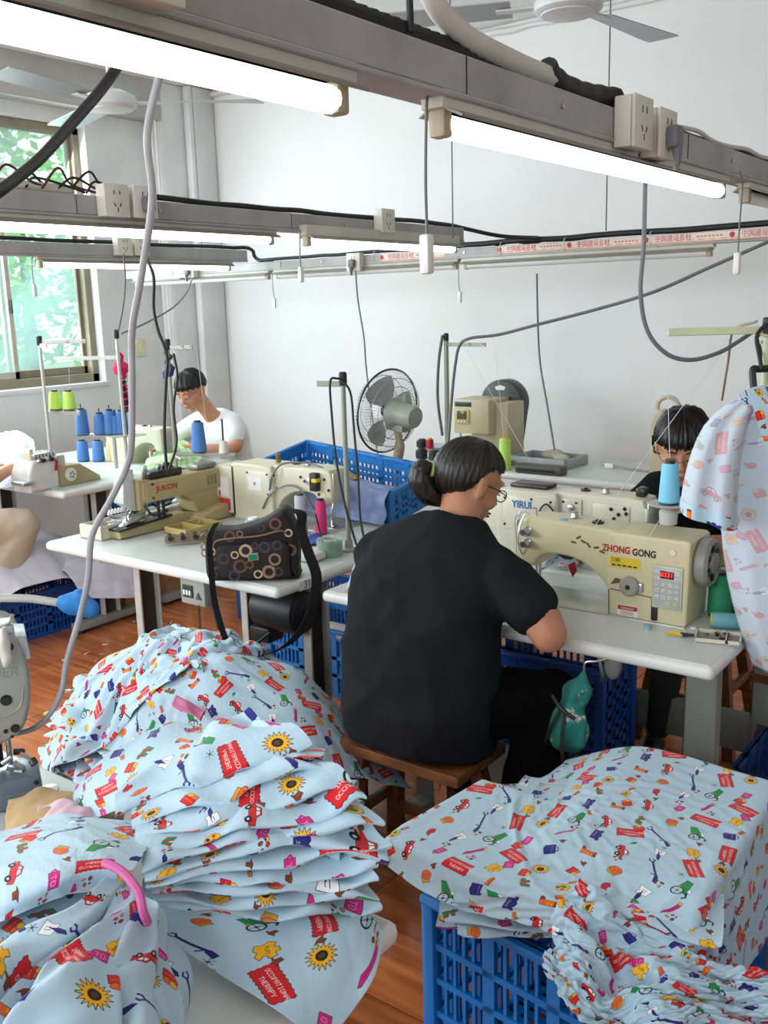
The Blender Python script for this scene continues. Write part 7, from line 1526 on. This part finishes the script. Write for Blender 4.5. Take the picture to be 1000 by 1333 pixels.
b = MB(); q = PD(6, 835, 1.62); b.tube([q + V((0, 0, .025)), q, q + V((.003, 0, -.03)), q + V((-.002, 0, -.045))], [.006, .010, .009, .004], 8); rt = thing('twisted_rag', 'twisted white rag tied to the near machine', 'rag', tuple(q)); organic(b, 'rag', sleeve, rt, .003, 1, wr=.004, wl=.012)
hs = MB().tube(curve_pts([PD(-60, 776, 1.8), PD(0, 778, 1.8), (PD(40, 779, 1.8)), PD(76, 784, 1.8)], 6), .0075, 12); tag(hs.out('grey_pipe', mat('pale_pipe', (196, 196, 190), .45)), 'pale pipe entering from the left edge above the near machine', 'pipe')
b = MB(); c0 = PD(98, 786, 1.8); ax = (PD(120, 790, 1.8) - PD(76, 784, 1.8)).normalized(); b.tube([c0 - ax * .034, c0 - ax * .01, c0 + ax * .02, c0 + ax * .036], [.010, .020, .022, .012], 14); b.sph(tuple(c0 + V((0, 0, .018)) + ax * .01), (.013, .013, .012)); b.sph(tuple(c0 + ax * .028 + V((0, 0, -.004))), (.018, .018, .018))
rt = thing('blue_cloth_wrap', 'bright blue cloth wrapped round the end of the pale pipe', 'cloth', tuple(c0)); organic(b, 'wrap', mat('bright_blue_cloth', (40, 130, 206), .7, var=.08), rt, .004, 2, wr=.004, wl=.03)

# ---------------------------------------------------------------- the hung shirt, turned inside out
hg = thing('hung_shirt', 'printed shirt hanging inside out on a black hanger at the right edge', 'shirt', tuple(PD(1040, 500, 2.36))); lat = V((.96, .27, 0)).normalized(); fw = V((-.27, .96, 0)); c0 = V(hg.location)
def uvtube(rings, name, m_, sc_=.42, seed=0):
    P_ = np.array([[tuple(p - c0) for p in r + [r[0]]] for r in rings]); o = sheet(name, P_, m_, uvo=(seed * .3, seed * .17), rot=-PI / 2); o.parent = hg; return o
rings = []
for (py_, lx, dep) in ((503, 992, .012), (512, 978, .016), (528, 962, .022), (548, 952, .03), (575, 946, .036), (620, 943, .042), (690, 943, .05), (760, 951, .055), (820, 966, .058), (874, 985, .056)):
    c = PD(1040, py_, 2.36); hw = (1040 - lx) * 2.36 / 1250; r = []
    for k in range(72):
        a = 2 * PI * k / 72; f = (1 + .14 * math.sin(9 * a + .4 + py_ * .004) * min(1, (py_ - 500) / 200)); r.append(c + lat * math.cos(a) * hw + fw * math.sin(a) * dep * f)
    rings.append(r)
uvtube(rings, 'shirt_body', inside_print, seed=1)
rings = []
for (cx_, py_, hw, dep) in ((985, 512, .016, .014), (962, 528, .036, .02), (944, 552, .050, .028), (932, 590, .056, .034), (926, 630, .060, .040), (923, 655, .063, .044), (922, 677, .064, .046)):
    c = PD(cx_, py_, 2.31); tilt = (cx_ - 921) * .0006
    rings.append([c + lat * math.cos(2 * PI * k / 48) * hw * (1 + .05 * math.sin(14 * PI * k / 48)) + fw * math.sin(2 * PI * k / 48) * dep * (1 + .25 * math.sin(10 * PI * k / 48)) + V((0, 0, -.02 * math.cos(2 * PI * k / 48) * (py_ > 600))) for k in range(48)])
uvtube(rings, 'sleeve', inside_print, seed=2)
h2 = [[p + (p - (sum(r, V()) / 48)).normalized() * .0015 for p in r] for r in rings[-2:]]; h2[0] = [a.lerp(b_, .2) for a, b_ in zip(h2[0], h2[1])]; uvtube(h2, 'cuff', printed, seed=3)
A = [PD(*q) for q in ((972, 508, 2.28), (985, 545, 2.27), (1002, 600, 2.27), (1020, 680, 2.27))]; B = [PD(*q) for q in ((990, 503, 2.28), (1012, 540, 2.27), (1030, 600, 2.27), (1050, 680, 2.27))]
o = ribbon('placket', [p - c0 for p in A], [p - c0 for p in B], (.004, .004), 5, None, None, wr=.001, uvr=.3); o.parent = hg; A = [PD(*q) for q in ((962, 512, 2.29), (985, 503, 2.28), (1010, 498, 2.29))]; B = [PD(*q) for q in ((972, 530, 2.29), (995, 522, 2.28), (1015, 520, 2.29))]
o = ribbon('collar', [p - c0 for p in A], [p - c0 for p in B], (.006, .006), 6, None, None, wr=.001, uvr=1.3); o.parent = hg
for q in ('shirt_body', 'sleeve'): finish(bpy.data.objects[q])
hk = thing('clothes_hanger', 'black plastic hanger inside the hung shirt', 'hanger', tuple(PD(1000, 470, 2.4))); l = V(hk.location)
MB().tube(curve_pts([PD(982, 510, 2.4) - l, PD(980, 482, 2.4) - l, PD(988, 480, 2.4) - l, PD(1012, 479, 2.4) - l], 5), .009, 8).out('frame', dark_plastic, hk); MB().tube(curve_pts([PD(990, 480, 2.4) - l, PD(990, 455, 2.45) - l, PD(986, 440, 2.5) - l, PD(992, 432, 2.52) - l], 5), .004, 8).out('hook', dark_plastic, hk)

# threads running between stands and machines
th_m = mat('fine_thread', (214, 224, 222), .6)
for (a, b_, lab) in (((868, 452, 2.45), (872, 596, 2.47), 'from the pale arm down to the sky blue cone'), ((945, 452, 2.5), (770, 690, 2.55), 'slanting from the pale arm toward the main machine'), ((868, 660, 2.47), (838, 712, 2.5), 'below the cone plate'), ((607, 455, 4.3), (690, 600, 4.2), 'from the tall rear stand to the rear table'), ((645, 452, 4.3), (656, 570, 4.25), 'down to the lime cone'), ((255, 450, 4.2), (270, 560, 4.3), 'over the worker in white'), ((88, 450, 4.75), (91, 505, 4.75), 'down to the lime cones')):
    tag(MB().tube([PD(*a), PD(*b_)], .0009, 4).out('sewing_thread', th_m), 'fine sewing thread ' + lab, 'thread')
rn = random.Random(12)
for k in range(16):
    q = PZ(rn.uniform(70, 240), rn.uniform(800, 940), .001); q2 = q + V((rn.uniform(-.04, .04), rn.uniform(-.04, .04), .002)); tag(MB().tube(curve_pts([q, (q + q2) / 2 + V((.01, -.01, .003)), q2], 4), rn.uniform(.001, .003), 5).out('lint_scrap', white_pl), 'white lint or thread scrap on the floor at left', 'scrap', 'lint scraps on the floor')
bpy.context.view_layer.update()
